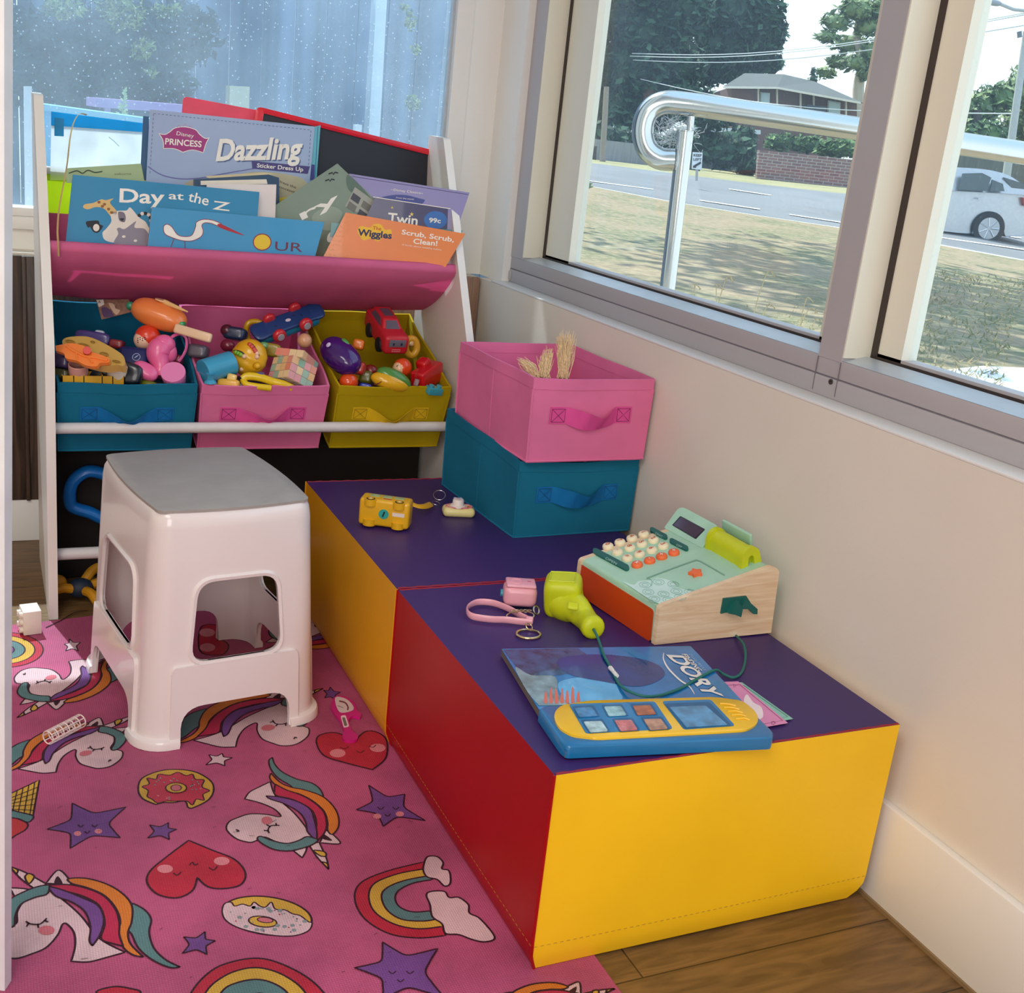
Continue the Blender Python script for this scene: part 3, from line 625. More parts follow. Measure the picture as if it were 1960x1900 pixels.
def unicorn(T=None):
    lay[0] = 0
    shape(k5([(50, 1355, 'c'), (130, 1360), (165, 1375), (75, 1400, 'c')]), 'white', T=T)
    shape(k5([(20, 1560), (85, 1540), (90, 1480), (130, 1420), (200, 1390), (250, 1360), (330, 1420), (420, 1500), (520, 1620), (650, 1690, 'c'), (560, 1715), (460, 1740), (370, 1737, 'c'), (390, 1660), (385, 1590), (350, 1545), (325, 1545), (300, 1600), (240, 1665), (160, 1700), (80, 1722), (0, 1705), (-40, 1640), (-20, 1580)]), 'white', T=T)
    shape(k5([(50, 1245, 'c'), (130, 1275), (240, 1335, 'c'), (190, 1368, 'c'), (110, 1310)]), 'white', T=T)
    for a in (([(50, 1245, 'c'), (92, 1262), (85, 1285, 'c')]), ([(130, 1300), (150, 1282), (178, 1298), (150, 1335)])): shape(k5(a), 'yellow', T=T)
    shape(k5([(240, 1332, 'c'), (300, 1265), (350, 1300), (372, 1342, 'c')]), 'white', T=T); shape(k5([(282, 1332), (300, 1296), (326, 1336)]), 'ink', 0, T=T)
    shape(k5([(685, 1435, 'c'), (750, 1470), (785, 1520), (775, 1590), (800, 1670), (860, 1730), (935, 1768, 'c'), (880, 1770), (790, 1730), (720, 1670), (685, 1600), (665, 1570), (680, 1510)]), 'teal', T=T)
    shape(k5([(355, 1310), (450, 1308), (560, 1340), (640, 1390), (685, 1450), (685, 1530), (665, 1590), (680, 1650), (745, 1716, 'c'), (690, 1705), (640, 1665), (615, 1590), (625, 1530), (600, 1460), (540, 1395), (450, 1355), (375, 1335)]), 'orange', T=T)
    shape(k5([(240, 1345, 'c'), (350, 1340), (450, 1360), (540, 1400), (600, 1470), (620, 1540), (620, 1600), (640, 1660, 'c'), (580, 1645), (525, 1620), (545, 1540), (515, 1450), (430, 1400), (320, 1370)]), 'red', T=T)
    shape(k5([(240, 1345, 'c'), (330, 1370), (430, 1410), (510, 1450), (540, 1520), (520, 1600), (480, 1658, 'c'), (465, 1630), (470, 1560), (440, 1480), (370, 1430), (290, 1400)]), 'purple', T=T)
    shape(k5([(258, 1342, 'c'), (200, 1350), (120, 1380), (50, 1420), (10, 1480), (28, 1552), (72, 1556), (80, 1500), (110, 1442), (180, 1408), (246, 1388)]), 'teal', T=T)
    shape(k5(ell((242, 1578), 42, 24)), 'cheek', 0, T=T)
    line(k5([(134, 1532), (160, 1546), (208, 1546), (243, 1516)]), T=T); line(k5([(150, 1540), (138, 1560)]), T=T); line(k5([(195, 1545), (200, 1566)]), T=T); line(k5([(232, 1528), (250, 1536)]), T=T); line(k5([(20, 1660), (34, 1652), (36, 1668)]), T=T)
def simil(a0, a1, b0, b1, refl):
    A0 = onz(*a0, MZ); A1 = onz(*a1, MZ); B0 = onz(*b0, MZ); B1 = onz(*b1, MZ); z = complex
    a0, a1, b0, b1 = z(A0.x, A0.y), z(A1.x, A1.y), z(B0.x, B0.y), z(B1.x, B1.y)
    if refl: k = (b1 - b0) / (a1 - a0).conjugate(); return lambda x, y: ((lambda w: (w.real, w.imag))(b0 + k * (z(x, y) - a0).conjugate()))
    k = (b1 - b0) / (a1 - a0); return lambda x, y: ((lambda w: (w.real, w.imag))(b0 + k * (z(x, y) - a0)))
cA, hA = k5([(242, 1578)])[0], k5([(50, 1245)])[0]
unicorn()
unicorn(simil(cA, hA, k5([(265, 263)])[0], k5([(88, 472)])[0], True))
unicorn(simil(cA, hA, k5([(445, 657)])[0], k5([(712, 455)])[0], True))
unicorn(simil(cA, hA, k6([(350, 590)])[0], k6([(608, 793)])[0], True))
unicorn(simil(cA, hA, k6([(355, 203)])[0], k6([(585, 38)])[0], True))
unicorn(simil(cA, hA, k6([(1560, 1452)])[0], k6([(1800, 1290)])[0], True))
unicorn(simil(cA, hA, k4([(1640, 960)])[0], k4([(1375, 1122)])[0], True))
def star(tips, col='purple', face=True):
    T_ = [Vector(p) for p in tips]; c = sum(T_, Vector((0, 0))) / 5; out = []
    for i in range(5):
        a, b_ = T_[i], T_[(i + 1) % 5]; mid = c + ((a + b_) / 2 - c) * .62; out += [(a.x, a.y, 'c'), (a.x * .45 + mid.x * .55 + (c.x - mid.x) * .05, a.y * .45 + mid.y * .55 + (c.y - mid.y) * .05), (mid.x, mid.y), (b_.x * .45 + mid.x * .55 + (c.x - mid.x) * .05, b_.y * .45 + mid.y * .55 + (c.y - mid.y) * .05)]
    shape(out, col, .0026 if face else .0022)
    if face:
        s_ = (T_[0] - c).length
        for dx in (-.24, .28):
            shape(ell((c.x + dx * s_ * 1.5, c.y + .28 * s_ - dx * 8), .14 * s_, .09 * s_), 'paleheart', 0)
            line([(c.x + dx * s_ - .11 * s_, c.y), (c.x + dx * s_, c.y + .08 * s_), (c.x + dx * s_ + .11 * s_, c.y)], .0018)
        line([(c.x - .1 * s_, c.y + .25 * s_), (c.x, c.y + .32 * s_), (c.x + .1 * s_, c.y + .24 * s_)], .0018)
lay[0] = 0
star(k5([(375, 915), (655, 935), (625, 1095), (365, 1150), (245, 1050)]))
star(k5([(875, 1018), (917, 1052), (880, 1105), (768, 1097), (778, 1030)]), face=False)
star(k5([(1155, 658), (1207, 680), (1168, 722), (1070, 717), (1085, 665)]), 'white', False)
star(k5([(1065, 1585), (1118, 1632), (1075, 1702), (948, 1697), (955, 1612)]), face=False)
star(k6([(775, 443), (925, 480), (1010, 590), (835, 614), (723, 545)])); star(k6([(832, 1098), (1062, 1125), (1090, 1330), (835, 1335), (716, 1205)]))
star(k4([(372, 1045), (432, 1062), (420, 1108), (352, 1108), (345, 1072)]), 'white', False); star(k4([(1770, 1302), (1825, 1330), (1800, 1372), (1740, 1360), (1735, 1320)]), face=False)
star(k4([(1440, 1140), (1500, 1165), (1478, 1205), (1425, 1200), (1420, 1160)]), 'white', False)
def heart(P, c1, c2, m):
    shape(P, 'heart', .003)
    for c in (c1, c2): shape(ell(c, 15, 8, .0), 'paleheart', 0)
    for q in m: line(q, .0018)
heart(k5([(980, 1110, 'c'), (1100, 1160), (1220, 1210), (1275, 1280), (1250, 1340), (1160, 1360), (1080, 1350), (1025, 1303, 'c'), (1000, 1370), (920, 1408), (820, 1390), (765, 1330), (780, 1270), (860, 1200)]), *k5([(858, 1258), (1152, 1218)]), [k5([(900, 1280), (920, 1292), (942, 1275)]), k5([(1085, 1252), (1110, 1265), (1130, 1245)]), k5([(985, 1240), (1000, 1225), (1012, 1240), (1030, 1232)])])
heart(k6([(790, 378, 'c'), (680, 350), (590, 320), (558, 270), (570, 235), (640, 225), (715, 262, 'c'), (760, 220), (815, 225), (850, 260), (845, 330)]), *k6([(645, 310), (812, 288)]), [k6([(655, 285), (675, 292), (692, 282)]), k6([(722, 300), (740, 308), (756, 298)]), k6([(775, 280), (792, 286), (805, 276)])])
heart(k4([(1075, 985), (1150, 968), (1205, 1000), (1185, 1045, 'c'), (1225, 1080), (1190, 1128), (1075, 1112)]), *k4([(1110, 1010), (1112, 1090)]), [])
shape(k4([(1100, 1210), (1150, 1195), (1200, 1215), (1250, 1195), (1310, 1200), (1370, 1225), (1380, 1260), (1100, 1260)]), 'white')
# doughnuts
def wavy(c, rx, ry, rot, n, amp, a0=0, a1=2 * math.pi): return [(c[0] + math.cos(t) * rx * q * math.cos(rot) - math.sin(t) * ry * q * math.sin(rot), c[1] + math.cos(t) * rx * q * math.sin(rot) + math.sin(t) * ry * q * math.cos(rot)) for t, q in [(a0 + (a1 - a0) * i / (n * 2), 1 + (amp if i % 2 else -amp)) for i in range(n * 2)]]
def px5(c): return k5([c])[0]
lay[0] = 0
c = px5((915, 838)); shape([q + () for q in k5([(810, 922, 'c'), (740, 890), (718, 840), (740, 785), (830, 748), (925, 740), (1020, 755), (1095, 800), (1110, 850), (1080, 900), (1000, 940), (975, 935, 'c'), (960, 905), (900, 912), (850, 912)])], 'yellow', .003)
shape(k5([(820, 915), (790, 895), (765, 880), (770, 850), (740, 830), (775, 815), (765, 785), (810, 790), (825, 765), (880, 770), (925, 755), (965, 772), (1000, 765), (1015, 790), (1060, 795), (1050, 830), (1088, 850), (1055, 870), (1060, 900), (1020, 895), (1000, 925), (970, 905), (900, 905), (860, 905)]), 'icing', .0022)
rng = random.Random(5)
for i in range(26):
    a = rng.uniform(0, 6.28); q = rng.uniform(.45, .85); shape(ell((c[0] + math.cos(a) * 62 * q, c[1] + math.sin(a) * 28 * q - 1), 1.8, 1.2), rng.choice(['grey', 'paleheart', 'grey']), 0)
shape(ell(c, 20, 9.5), 'yellow', .0022); shape(ell(c, 10, 6), 'cheek', .0016)
lay[0] = 0; c = px5((1388, 1500)); shape(ell(c, 86, 36, .13), 'yellow', .003)
shape(k5([(1165, 1440), (1200, 1430), (1220, 1450), (1260, 1440), (1300, 1450), (1320, 1430), (1350, 1450), (1380, 1455), (1410, 1430), (1430, 1465), (1480, 1470), (1520, 1490), (1560, 1500), (1600, 1530), (1622, 1540), (1600, 1580), (1520, 1605), (1400, 1600), (1260, 1570), (1180, 1530), (1155, 1485)]), 'white', .0022)
for i in range(46):
    a = rng.uniform(0, 6.28); q = rng.uniform(.45, .93); X = c[0] + math.cos(a) * 80 * q; Y = c[1] + 5 + math.sin(a) * 29 * q + (X - c[0]) * .14
    if Y > c[1] - 14 + (X - c[0]) * .2: b_ = i % 3 == 0; shape(ell((X, Y), 4.6 if b_ else 1.8, 2.8 if b_ else 1.2), 'grey' if b_ else rng.choice(['heart', 'grey', 'purple']), 0)
shape(ell(px5((1365, 1532)), 27, 10, .12), 'yellow', .0022); shape(ell(px5((1378, 1524)), 15, 5, .1), 'cheek', .0016)
# rainbows
def band(o, i_, col, kf): shape([p for p in sp2(kf(o), 6, False)] + [p for p in sp2(kf(i_), 6, False)][::-1], col, .0028, spl=False)
b0 = [(1010, 760), (850, 800), (740, 850), (717, 920), (760, 1000), (860, 1060), (980, 1078), (1095, 1068)]; b1 = [(1010, 790), (900, 810), (800, 850), (775, 905), (800, 970), (880, 1020), (980, 1040), (1085, 1030)]
b2 = [(1020, 820), (920, 840), (850, 870), (828, 905), (850, 960), (910, 1000), (1000, 1008), (1070, 998)]; b3 = [(1040, 835), (960, 850), (900, 880), (885, 915), (905, 950), (960, 970), (1040, 965)]
lay[0] = 0; band(b0, b1, 'heart', k6); band(b1, b2, 'yellow', k6); band(b2, b3, 'teal', k6)
shape(k6([(1005, 770), (1020, 740), (1060, 740), (1085, 765), (1080, 790), (1110, 800), (1115, 850), (1090, 862), (1060, 835), (1020, 825), (1003, 800)]), 'white', .003)
shape(k6([(1015, 900), (1035, 885), (1090, 885), (1110, 910), (1150, 910), (1190, 940), (1195, 975), (1240, 1000), (1300, 1075), (1260, 1095), (1205, 1085), (1150, 1065), (1095, 1060), (1080, 1020), (1040, 990), (1030, 940)]), 'white', .003)
a0 = [(-10, 1440), (35, 1307), (120, 1215), (220, 1175), (330, 1165), (440, 1200), (540, 1260), (610, 1340), (650, 1440)]; a1 = [(50, 1440), (95, 1307), (170, 1240), (260, 1207), (340, 1207), (430, 1240), (510, 1307), (570, 1440)]
a2 = [(110, 1440), (160, 1307), (230, 1265), (320, 1253), (400, 1280), (450, 1330), (490, 1440)]; a3 = [(180, 1440), (220, 1350), (320, 1310), (390, 1350), (420, 1440)]
band(a0, a1, 'heart', k6); band(a1, a2, 'yellow', k6); band(a2, a3, 'teal', k6)
lay[0] = 0
for r_, col in ((1.0, 'heart'), (.80, 'yellow'), (.56, 'teal'), (.30, 'purple')): shape(ell(k4([(10, 1102)])[0], 79 * r_, 34 * r_), col, .0028)
shape(k5([(500, 1902), (590, 1870), (680, 1880), (730, 1902), (640, 1960)]), 'heart')
# ice cream cone
lay[0] = 0; shape(k5([(25, 985), (135, 1015), (135, 1050), (85, 1080), (25, 1112), (-30, 1060)]), 'heart2'); shape(k5([(25, 880, 'c'), (205, 795, 'c'), (170, 990, 'c'), (25, 945, 'c')]), 'yellow')
shape(k5([(20, 943), (100, 962), (170, 980), (165, 1003), (140, 1014), (90, 995), (20, 985)]), 'teal')
for i in range(5): line(k5([(35 + i * 30, 955 + i * 6), (60 + i * 30, 860 - i * 12)]), .0014); line(k5([(32, 900 + i * 12), (195 - i * 5, 835 + i * 30)]), .0014)
# the dark line where the mat curls against the rack and a few scuffs
line(k4([(245, 985), (330, 945), (400, 905), (470, 895)]), .003)
for i in range(46):
    x, y = rng.uniform(-1.15, -.62), rng.uniform(-1.75, -1.0); a = rng.uniform(-.6, .6); l_ = rng.uniform(.002, .009)
    mt.stroke([(x, y), (x + math.cos(a) * l_, y + math.sin(a) * l_)], .0007, WPL, .0015, M_['ink'], False)
o = mt.build('play_mat', None, smooth=False); tag(o, 'pink foam play mat printed with unicorns, stars, hearts and rainbows on the floor', 'play mat')
# ================================================================ BOOKS AND BOARDS IN THE SLINGS
q1 = lambda *P: [(p[0] / 3.8, 150 + p[1] / 3.8) + tuple(p[2:]) for p in P]
q2 = lambda *P: [(450 + p[0] / 3.8, 150 + p[1] / 3.8) + tuple(p[2:]) for p in P]
paper = mk('#e9dfcd', .7, name='paper_pages'); inkk = mk('#1c1f33', .6, name='print_navy'); pw_ = mk('#f1ece2', .5, name='print_white')
def gloss(c): return mk(c, .32, coat=.25, var=(7, .05), bump=(30, .05, .001))
def bplane(a, k=.12, m=0.0): return Pl((-.42, a, .75), (m, -1, k))
def book(quad, a, thick, cover, label, k=.12, cat='book', name='picture_book', back=None, paperm=None, group='books in the sling rack', m=0.0):
    pl = bplane(a, k, m); base = pl(*quad[-1]); root = thing(name, (pl(*quad[0]).x, a, .72), label, cat, group)
    cm = gloss(cover); off = -pl.n; lo = [pl(u, v) for u, v in quad]
    mb = MB(); mb.slab(lo, off * .0012, cm); fixn(mb)
    bk = MB(); bk.slab([p + off * (thick - .0012) for p in lo], off * .0012, gloss(back) if back else cm); fixn(bk)
    ctr = sum(lo, Vector((0, 0, 0))) / len(lo)
    pg = MB(); pg.slab([ctr + (p - ctr) * .988 + off * .0012 for p in lo], off * (thick - .0024), paperm or paper); fixn(pg).build('pages', root, smooth=False)
    if thick > .004: bk.build('back_cover', root, smooth=False)
    return root, mb, pl
# -- front row
r_, mb, pl = book(q1((530, 700), (1887, 826), (1850, 1290), (470, 1270)), -.318, .007, '#1c86b4', 'blue picture book with a giraffe, a white bear and grey animals on its cover')
mb.text('Day', *q1((868, 898), (1195, 912)), 27, pl, .0003, pw_, bold=.02); mb.text('at', *q1((1226, 876), (1335, 884)), 15, pl, .0003, pw_, bold=.01); mb.text('the', *q1((1365, 890), (1512, 925)), 20, pl, .0003, pw_, bold=.01); mb.text('Z', *q1((1545, 950), (1670, 965)), 17, pl, .0003, pw_, bold=.01)
tan_ = mk('#d9b878', .6); brn = mk('#8f5a30', .6); gry = mk('#8e8896', .6); wht = mk('#e6ddd2', .6); dk = mk('#20242e', .6)
def pic(P, c, o=.0003): mb.poly(sp2(P, 5), pl, o, c)
pic(q1((605, 938), (618, 915), (680, 905), (735, 880), (770, 885), (825, 873), (800, 905), (850, 970), (815, 1010), (760, 950), (700, 935), (640, 952)), tan_)
for x, y in ((720, 900), (760, 915), (790, 950), (812, 975), (745, 930)): pic([(a + q1((x, y))[0][0], b_ + q1((x, y))[0][1]) for a, b_ in ((-2.5, -2), (2.5, -1.8), (2.2, 2), (-2, 2.2))], brn, .0005)
pic(q1((800, 1190), (745, 1130), (775, 1090), (810, 1040), (805, 980), (860, 963), (920, 960), (942, 938), (965, 955), (1010, 1010), (1070, 1060), (1095, 1200)), wht)
pic(q1((862, 970), (900, 975), (915, 1010), (905, 1045), (870, 1035), (860, 1000)), mk('#7b7482', .6), .0005); pic(q1((870, 1020), (902, 1018), (890, 1036)), dk, .0007)
pic(q1((840, 1210), (860, 1130), (850, 1095), (870, 1085), (905, 1095), (970, 1050), (990, 1040), (980, 1085), (1060, 1100), (1085, 1210)), gry, .0006)
for x, y in ((900, 1150), (985, 1180)): pic(ell(q1((x, y))[0], 3.4, 2.4, n=10), wht, .0008)
pic(q1((625, 1045), (665, 1035), (715, 1035), (725, 1060), (750, 1075), (715, 1120), (680, 1115), (655, 1080), (640, 1085)), dk, .0006); pic(ell(q1((700, 1085))[0], 6, 7, n=14), wht, .0008)
for i in range(7): a = -2.9 + i * .5; pic(ell((q1((1050, 1030))[0][0] + 13 * math.cos(a), q1((1050, 1030))[0][1] + 13 * math.sin(a)), 3.6, 3.4, n=8), dk if i % 2 else wht, .0007)
mb.build('front_cover', r_, smooth=False)
r_, mb, pl = book([(291, 396), (621, 425), (597, 513), (280, 492)], -.333, .006, '#3a96c6', 'sky blue picture book with a drawn wading bird and a yellow letter O', back='#c4692f')
mau = mk('#8c2f4a', .6)
hb = q1((1190, 1080), (1215, 1060), (1250, 1080), (1290, 1135), (1340, 1150), (1395, 1140), (1422, 1080), (1430, 1045), (1480, 1025), (1550, 1032), (1612, 1060), (1600, 1078), (1540, 1055), (1490, 1050), (1468, 1070), (1478, 1110), (1462, 1150), (1400, 1180), (1330, 1180), (1260, 1160), (1200, 1130))
pic(hb, pw_); mb.stroke(sp2(hb, 5), 1.3, pl, .0005, mau, True); pic(q1((1598, 1056), (1690, 1098), (1776, 1141), (1690, 1118), (1590, 1080)), mk('#b32c3c', .6), .0006)
for L_ in (((1265, 1165), (1245, 1225)), ((1345, 1180), (1347, 1235))): mb.stroke(q1(*L_), 1.5, pl, .0004, mau)
pic(ell(q2((197, 1190))[0], 17, 15.5), mk('#e8c534', .5)); mb.stroke(ell(q2((197, 1190))[0], 17, 15.5), 2, pl, .0005, mau, True)
mb.text('UR', *q2((290, 1250), (488, 1262)), 18, pl, .0004, mk('#70304a', .6))
mb.build('front_cover', r_, smooth=False)
r_, mb, pl = book(q2((805, 975), (1675, 1130), (1520, 1388), (630, 1320)), -.340, .005, m=-.22, cover='#e88445', label='orange picture book with a yellow splash title, at the right end of the front row')
pic(q2((890, 1110), (915, 1075), (980, 1085), (1010, 1060), (1060, 1062), (1090, 1100), (1135, 1100), (1130, 1150), (1080, 1150), (1040, 1185), (990, 1165), (930, 1175)), mk('#f2bf2e', .5))
mb.text('The', *q2((1000, 1098), (1062, 1106)), 7, pl, .0006, mk('#b8282c', .6)); mb.text('Wiggles', *q2((890, 1140), (1138, 1166)), 13, pl, .0006, mk('#26315e', .6), bold=.03)
mb.text('Scrub, Scrub,', *q2((1210, 1132), (1590, 1190)), 9.5, pl, .0004, pw_, bold=.02); mb.text('Clean!', *q2((1295, 1200), (1470, 1218)), 10, pl, .0004, pw_, bold=.02); mb.text('A book about healthy habits', *q2((1213, 1213), (1500, 1252)), 3, pl, .0004, pw_)
lt = mk('#f0a468', .6)
for j in range(9): mb.stroke([(p[0], p[1]) for p in sp2(q2(*[(800 - j * 17 + i * 14, 1010 + j * 33 + (7 if i % 2 else -7) + i * 2) for i in range(5 if j < 6 else 7)]), 3, False)], 1.0, pl, .0004, lt)
mb.build('front_cover', r_, smooth=False)
# -- middle row
r_, mb, pl = book([(646, 313), (804, 463), (752, 512), (505, 512), (442, 450)], -.272, .006, '#7f8f7e', 'grey green picture book tipped on its corner in the sling')
pic(q2((820, 700), (930, 800), (1000, 900), (900, 860), (820, 800)), mk('#5f7468', .6)); pic(q2((560, 1000), (680, 930), (780, 980), (700, 1100), (600, 1080)), mk('#98a596', .6))
pic(q2((872, 790, 'c'), (1120, 970, 'c'), (1060, 1060, 'c'), (800, 930, 'c')), mk('#a5a59b', .6), .0004)
for i in range(3):
    for j in range(2):
        a = (860 + i * 75 - j * 28, 830 + i * 56 + j * 62); pic(q2((a[0], a[1], 'c'), (a[0] + 55, a[1] + 40, 'c'), (a[0] + 35, a[1] + 85, 'c'), (a[0] - 22, a[1] + 45, 'c')), mk('#4c4f56' if (i + j) % 2 == 0 else '#77766f', .6), .0006)
mb.text('ry', (578, 421), (652, 385), 20, pl, .0006, pw_, bold=.02); pic(ell(q2((700, 1150))[0], 7, 12, .5), pw_, .0006)
for x, y in ((715, 690), (690, 740)): mb.stroke(q2((x - 35, y + 5), (x - 8, y - 5), (x, y + 8), (x + 12, y - 8), (x + 34, y - 2)), 2.6, pl, .0006, dk)
mb.build('front_cover', r_, smooth=False)
r_, mb, pl = book(q2((1020, 865), (1637, 955), (1560, 1200), (900, 1120)), -.277, .004, m=-.26, cover='#20265f', label='dark navy booklet with gold stars and a round blue price sticker')
mb.text('Twin', *q2((1108, 1048), (1325, 1070)), 20, pl, .0004, pw_, bold=.02)
for x, y, s_ in ((1142, 940, 3), (1285, 988, 4.5)): mb.poly([(q2((x, y))[0][0] + s_ * (1 if i % 2 == 0 else .4) * math.sin(i * math.pi / 5), q2((x, y))[0][1] - s_ * (1 if i % 2 == 0 else .4) * math.cos(i * math.pi / 5)) for i in range(10)], pl, .0004, mk('#e4c860', .5))
pic(ell(q2((1458, 1030))[0], 22, 17), mk('#1767b5', .4), .0004); mb.text('99c', *q2((1410, 1046), (1495, 1052)), 9, pl, .0006, pw_, bold=.03)
mb.stroke(q2((1005, 862), (1633, 958), (1600, 1070)), 1.4, pl, .0004, pw_)
mb.build('front_cover', r_, smooth=False)
r_, mb, pl = book(q2((700, 1050), (1655, 1105), (1640, 1160), (690, 1150)), -.292, .003, m=-.24, cover='#3c8f96', label='thin teal booklet just showing above the orange book'); mb.build('front_cover', r_, smooth=False)
r_, mb, pl = book(q2((830, 692), (1705, 830), (1590, 1170), (800, 1120)), -.262, .005, m=-.34, cover='#5b53a2', label='violet picture book behind the navy booklet')
mb.text('~Disney Classics~', *q2((1133, 815), (1366, 843)), 4.5, pl, .0004, pw_); mb.text('From the movie', *q2((1172, 872), (1300, 884)), 3, pl, .0006, pw_)
pic(q2((1040, 880), (1130, 850), (1240, 848), (1330, 870), (1380, 890), (1300, 940), (1100, 940)), mk('#3c4a94', .5), .0003); mb.stroke(q2((850, 712), (1696, 845)), 1.0, pl, .0004, mk('#3b3672', .6))
mb.build('front_cover', r_, smooth=False)
r_, mb, pl = book([(396, 352), (529, 353), (526, 440), (396, 440)], -.290, .005, '#e5dad5', 'plain pale book standing open behind the giraffe book'); mb.build('front_cover', r_, smooth=False)
r_, mb, pl = book([(372, 343), (508, 332), (534, 340), (536, 440), (372, 440)], -.255, .012, '#1f4766', 'dark blue book with cream page edges behind the pale book')
mb.poly([(384, 346), (510, 343), (512, 352), (384, 354)], pl, .0004, paper); mb.poly([(392, 337), (505, 330), (528, 333), (400, 341)], pl, .0005, mk('#cdbf98', .6)); mb.build('front_cover', r_, smooth=False)
# -- back row
r_, mb, pl = book(q1((1090, 225), (2290, 350), (2230, 1000), (1050, 1000)), -.196, .004, '#9fb2d2', 'pale blue activity book with a large white script title', back='#69b6c6')
for A, B in (((1117, 255), (2262, 375)), ((1117, 255), (1090, 700)), ((2262, 375), (2240, 700))):
    A, B = Vector(q1(A)[0]), Vector(q1(B)[0]); n = int((B - A).length / 7.5)
    for i in range(n): mb.stroke([A.lerp(B, (i + .1) / n), A.lerp(B, (i + .65) / n)], 1.1, pl, .0004, mk('#5a6a96', .6))
mag = mk('#a4357c', .5); lg = q1((1155, 400, 'c'), (1200, 408), (1240, 385), (1270, 362), (1340, 352), (1420, 372), (1450, 405), (1490, 435), (1522, 432, 'c'), (1500, 470), (1478, 540, 'c'), (1400, 520), (1330, 537, 'c'), (1270, 512), (1190, 510, 'c'), (1185, 450))
mb.poly(sp2(lg, 4), pl, .0004, mag); mb.stroke(sp2(lg, 4), 1.3, pl, .0005, pw_, True)
mb.text('Disney', *q1((1283, 412), (1408, 432)), 8, pl, .0007, pw_); mb.text('PRINCESS', *q1((1200, 478), (1465, 500)), 12, pl, .0007, pw_, bold=.02)
for dx, dy in ((1300, 350), (1345, 340), (1385, 355)): mb.stroke(sp2(q1((dx - 12, dy + 8), (dx, dy - 10), (dx + 14, dy + 6)), 4, False), .8, pl, .0006, mk('#c98ab8', .5))
shd = mk('#586a92', .6)
mb.text('Dazzling', *q1((1580, 604), (2212, 590)), 42, pl, .0004, shd, bold=.03, shear=.25); mb.text('Dazzling', *q1((1568, 596), (2205, 580)), 42, pl, .0009, pw_, bold=.03, shear=.25)
mb.poly(q2((120, 600), (545, 640), (527, 695), (125, 656)), pl, .0005, mk('#473f7c', .5)); mb.text('Sticker Dress Up', *q2((158, 646), (495, 676)), 8, pl, .0008, pw_, bold=.015)
pic(q1((1640, 720), (1850, 680), (2100, 700), (2230, 760), (2230, 950), (1400, 950), (1350, 760)), mk('#b9b396', .5), .0003)
mb.stroke(sp2(q1((1075, 640), (1200, 710), (1400, 730), (1700, 680), (1850, 655)), 6, False), 2.0, pl, .0005, mk('#6d6aa8', .5))
mb.text('Dress the', (531, 348), (566, 361), 5, pl, .0006, dk); mb.text('Princesses', (529, 358), (568, 371), 5, pl, .0006, dk); mb.poly(q2((320, 870), (420, 855), (440, 900), (320, 920)), pl, .0005, mk('#e9cf3a', .5))
mb.build('front_cover', r_, smooth=False)
r_, mb, pl = book([(274, 222), (285, 223), (285, 345), (268, 345)], -.186, .004, '#2b5c88', 'dark blue book edge peeping out left of the pale blue activity book'); mb.build('front_cover', r_, smooth=False)
r_, mb, pl = book(q2((575, 352), (622, 340), (590, 760), (540, 760)), -.190, .003, '#5fb0c0', 'turquoise dashed book edge peeping out right of the pale blue activity book'); mb.stroke(q2((603, 350), (580, 740)), 1.2, pl, .0004, mk('#2f6f95', .6)); mb.poly(q2((548, 625), (580, 628), (576, 740), (542, 740)), pl, .0004, mk('#3d3f86', .5)); mb.build('front_cover', r_, smooth=False)
r_, mb, pl = book([(126, 322), (270, 313), (277, 350), (127, 350)], -.215, .003, '#a5b98a', 'thin pale green book edge above the giraffe book'); mb.text('usborne', *q1((835, 703), (955, 701)), 5, pl, .0004, mk('#6c7a54', .6))
mb.stroke(sp2(q1((500, 690), (560, 672), (600, 690), (640, 668), (690, 684), (745, 676)), 4, False), 2.4, pl, .0004, mk('#3c4a30', .6)); mb.build('front_cover', r_, smooth=False)
# big board book open against the light: white page with a cyan border
def plate(name, loop, a, thick, mat, label, cat, k=.12, off=0.0):
    pl = bplane(a, k); root = thing(name, (pl(*loop[0]).x, a, .9), label, cat); mb = MB(); mb.slab([pl(u, v) for u, v in loop], -pl.n * thick, mat); fixn(mb); return root, mb, pl
cyt = mk('#4cc0e4', .5, translucent=.85); wtt = mk('#fbfcfa', .5, translucent=.92)
r_, mb, pl = plate('drawing_board', rpoly([(98, 213), (277, 236), (272, 345), (96, 345)], 4, 3), -.176, .003, cyt, 'white drawing board with a cyan rim at the left end of the rack', 'drawing board')
mb = MB(); mb.slab([pl(u, v) for u, v in ((98, 213), (277, 236), (275, 253), (98, 240))], -pl.n * .002, cyt); fixn(mb).build('rim', r_, smooth=False); w_ = MB(); w_.slab([pl(u, v, .0006) for u, v in [(98, 240), (275, 253), (271, 345), (96, 345)]], pl.n * .0004, wtt); fixn(w_)
w_.stroke(sp2([(208, 262), (218, 270), (228, 280)], 4, False), 1.2, pl, .0014, mk('#7fb9cf', .6)); w_.build('panel', r_, smooth=False); c_ = MB(); c_.slab([pl(u, v, .001) for u, v in [(104, 225), (122, 227), (122, 261), (104, 260)]], pl.n * .0014, mk('#1f9fd0', .5, translucent=.4)); fixn(c_).build('clip', r_, smooth=False)
r_, mb, pl = plate('clipboard', rpoly([(351, 184), (520, 216), (505, 330), (340, 320)], 9, 4), -.148, .004, mk('#ee6c84', .45, translucent=.5), 'translucent pink board behind the pale blue activity book', 'board'); mb.build('panel', r_, smooth=False)
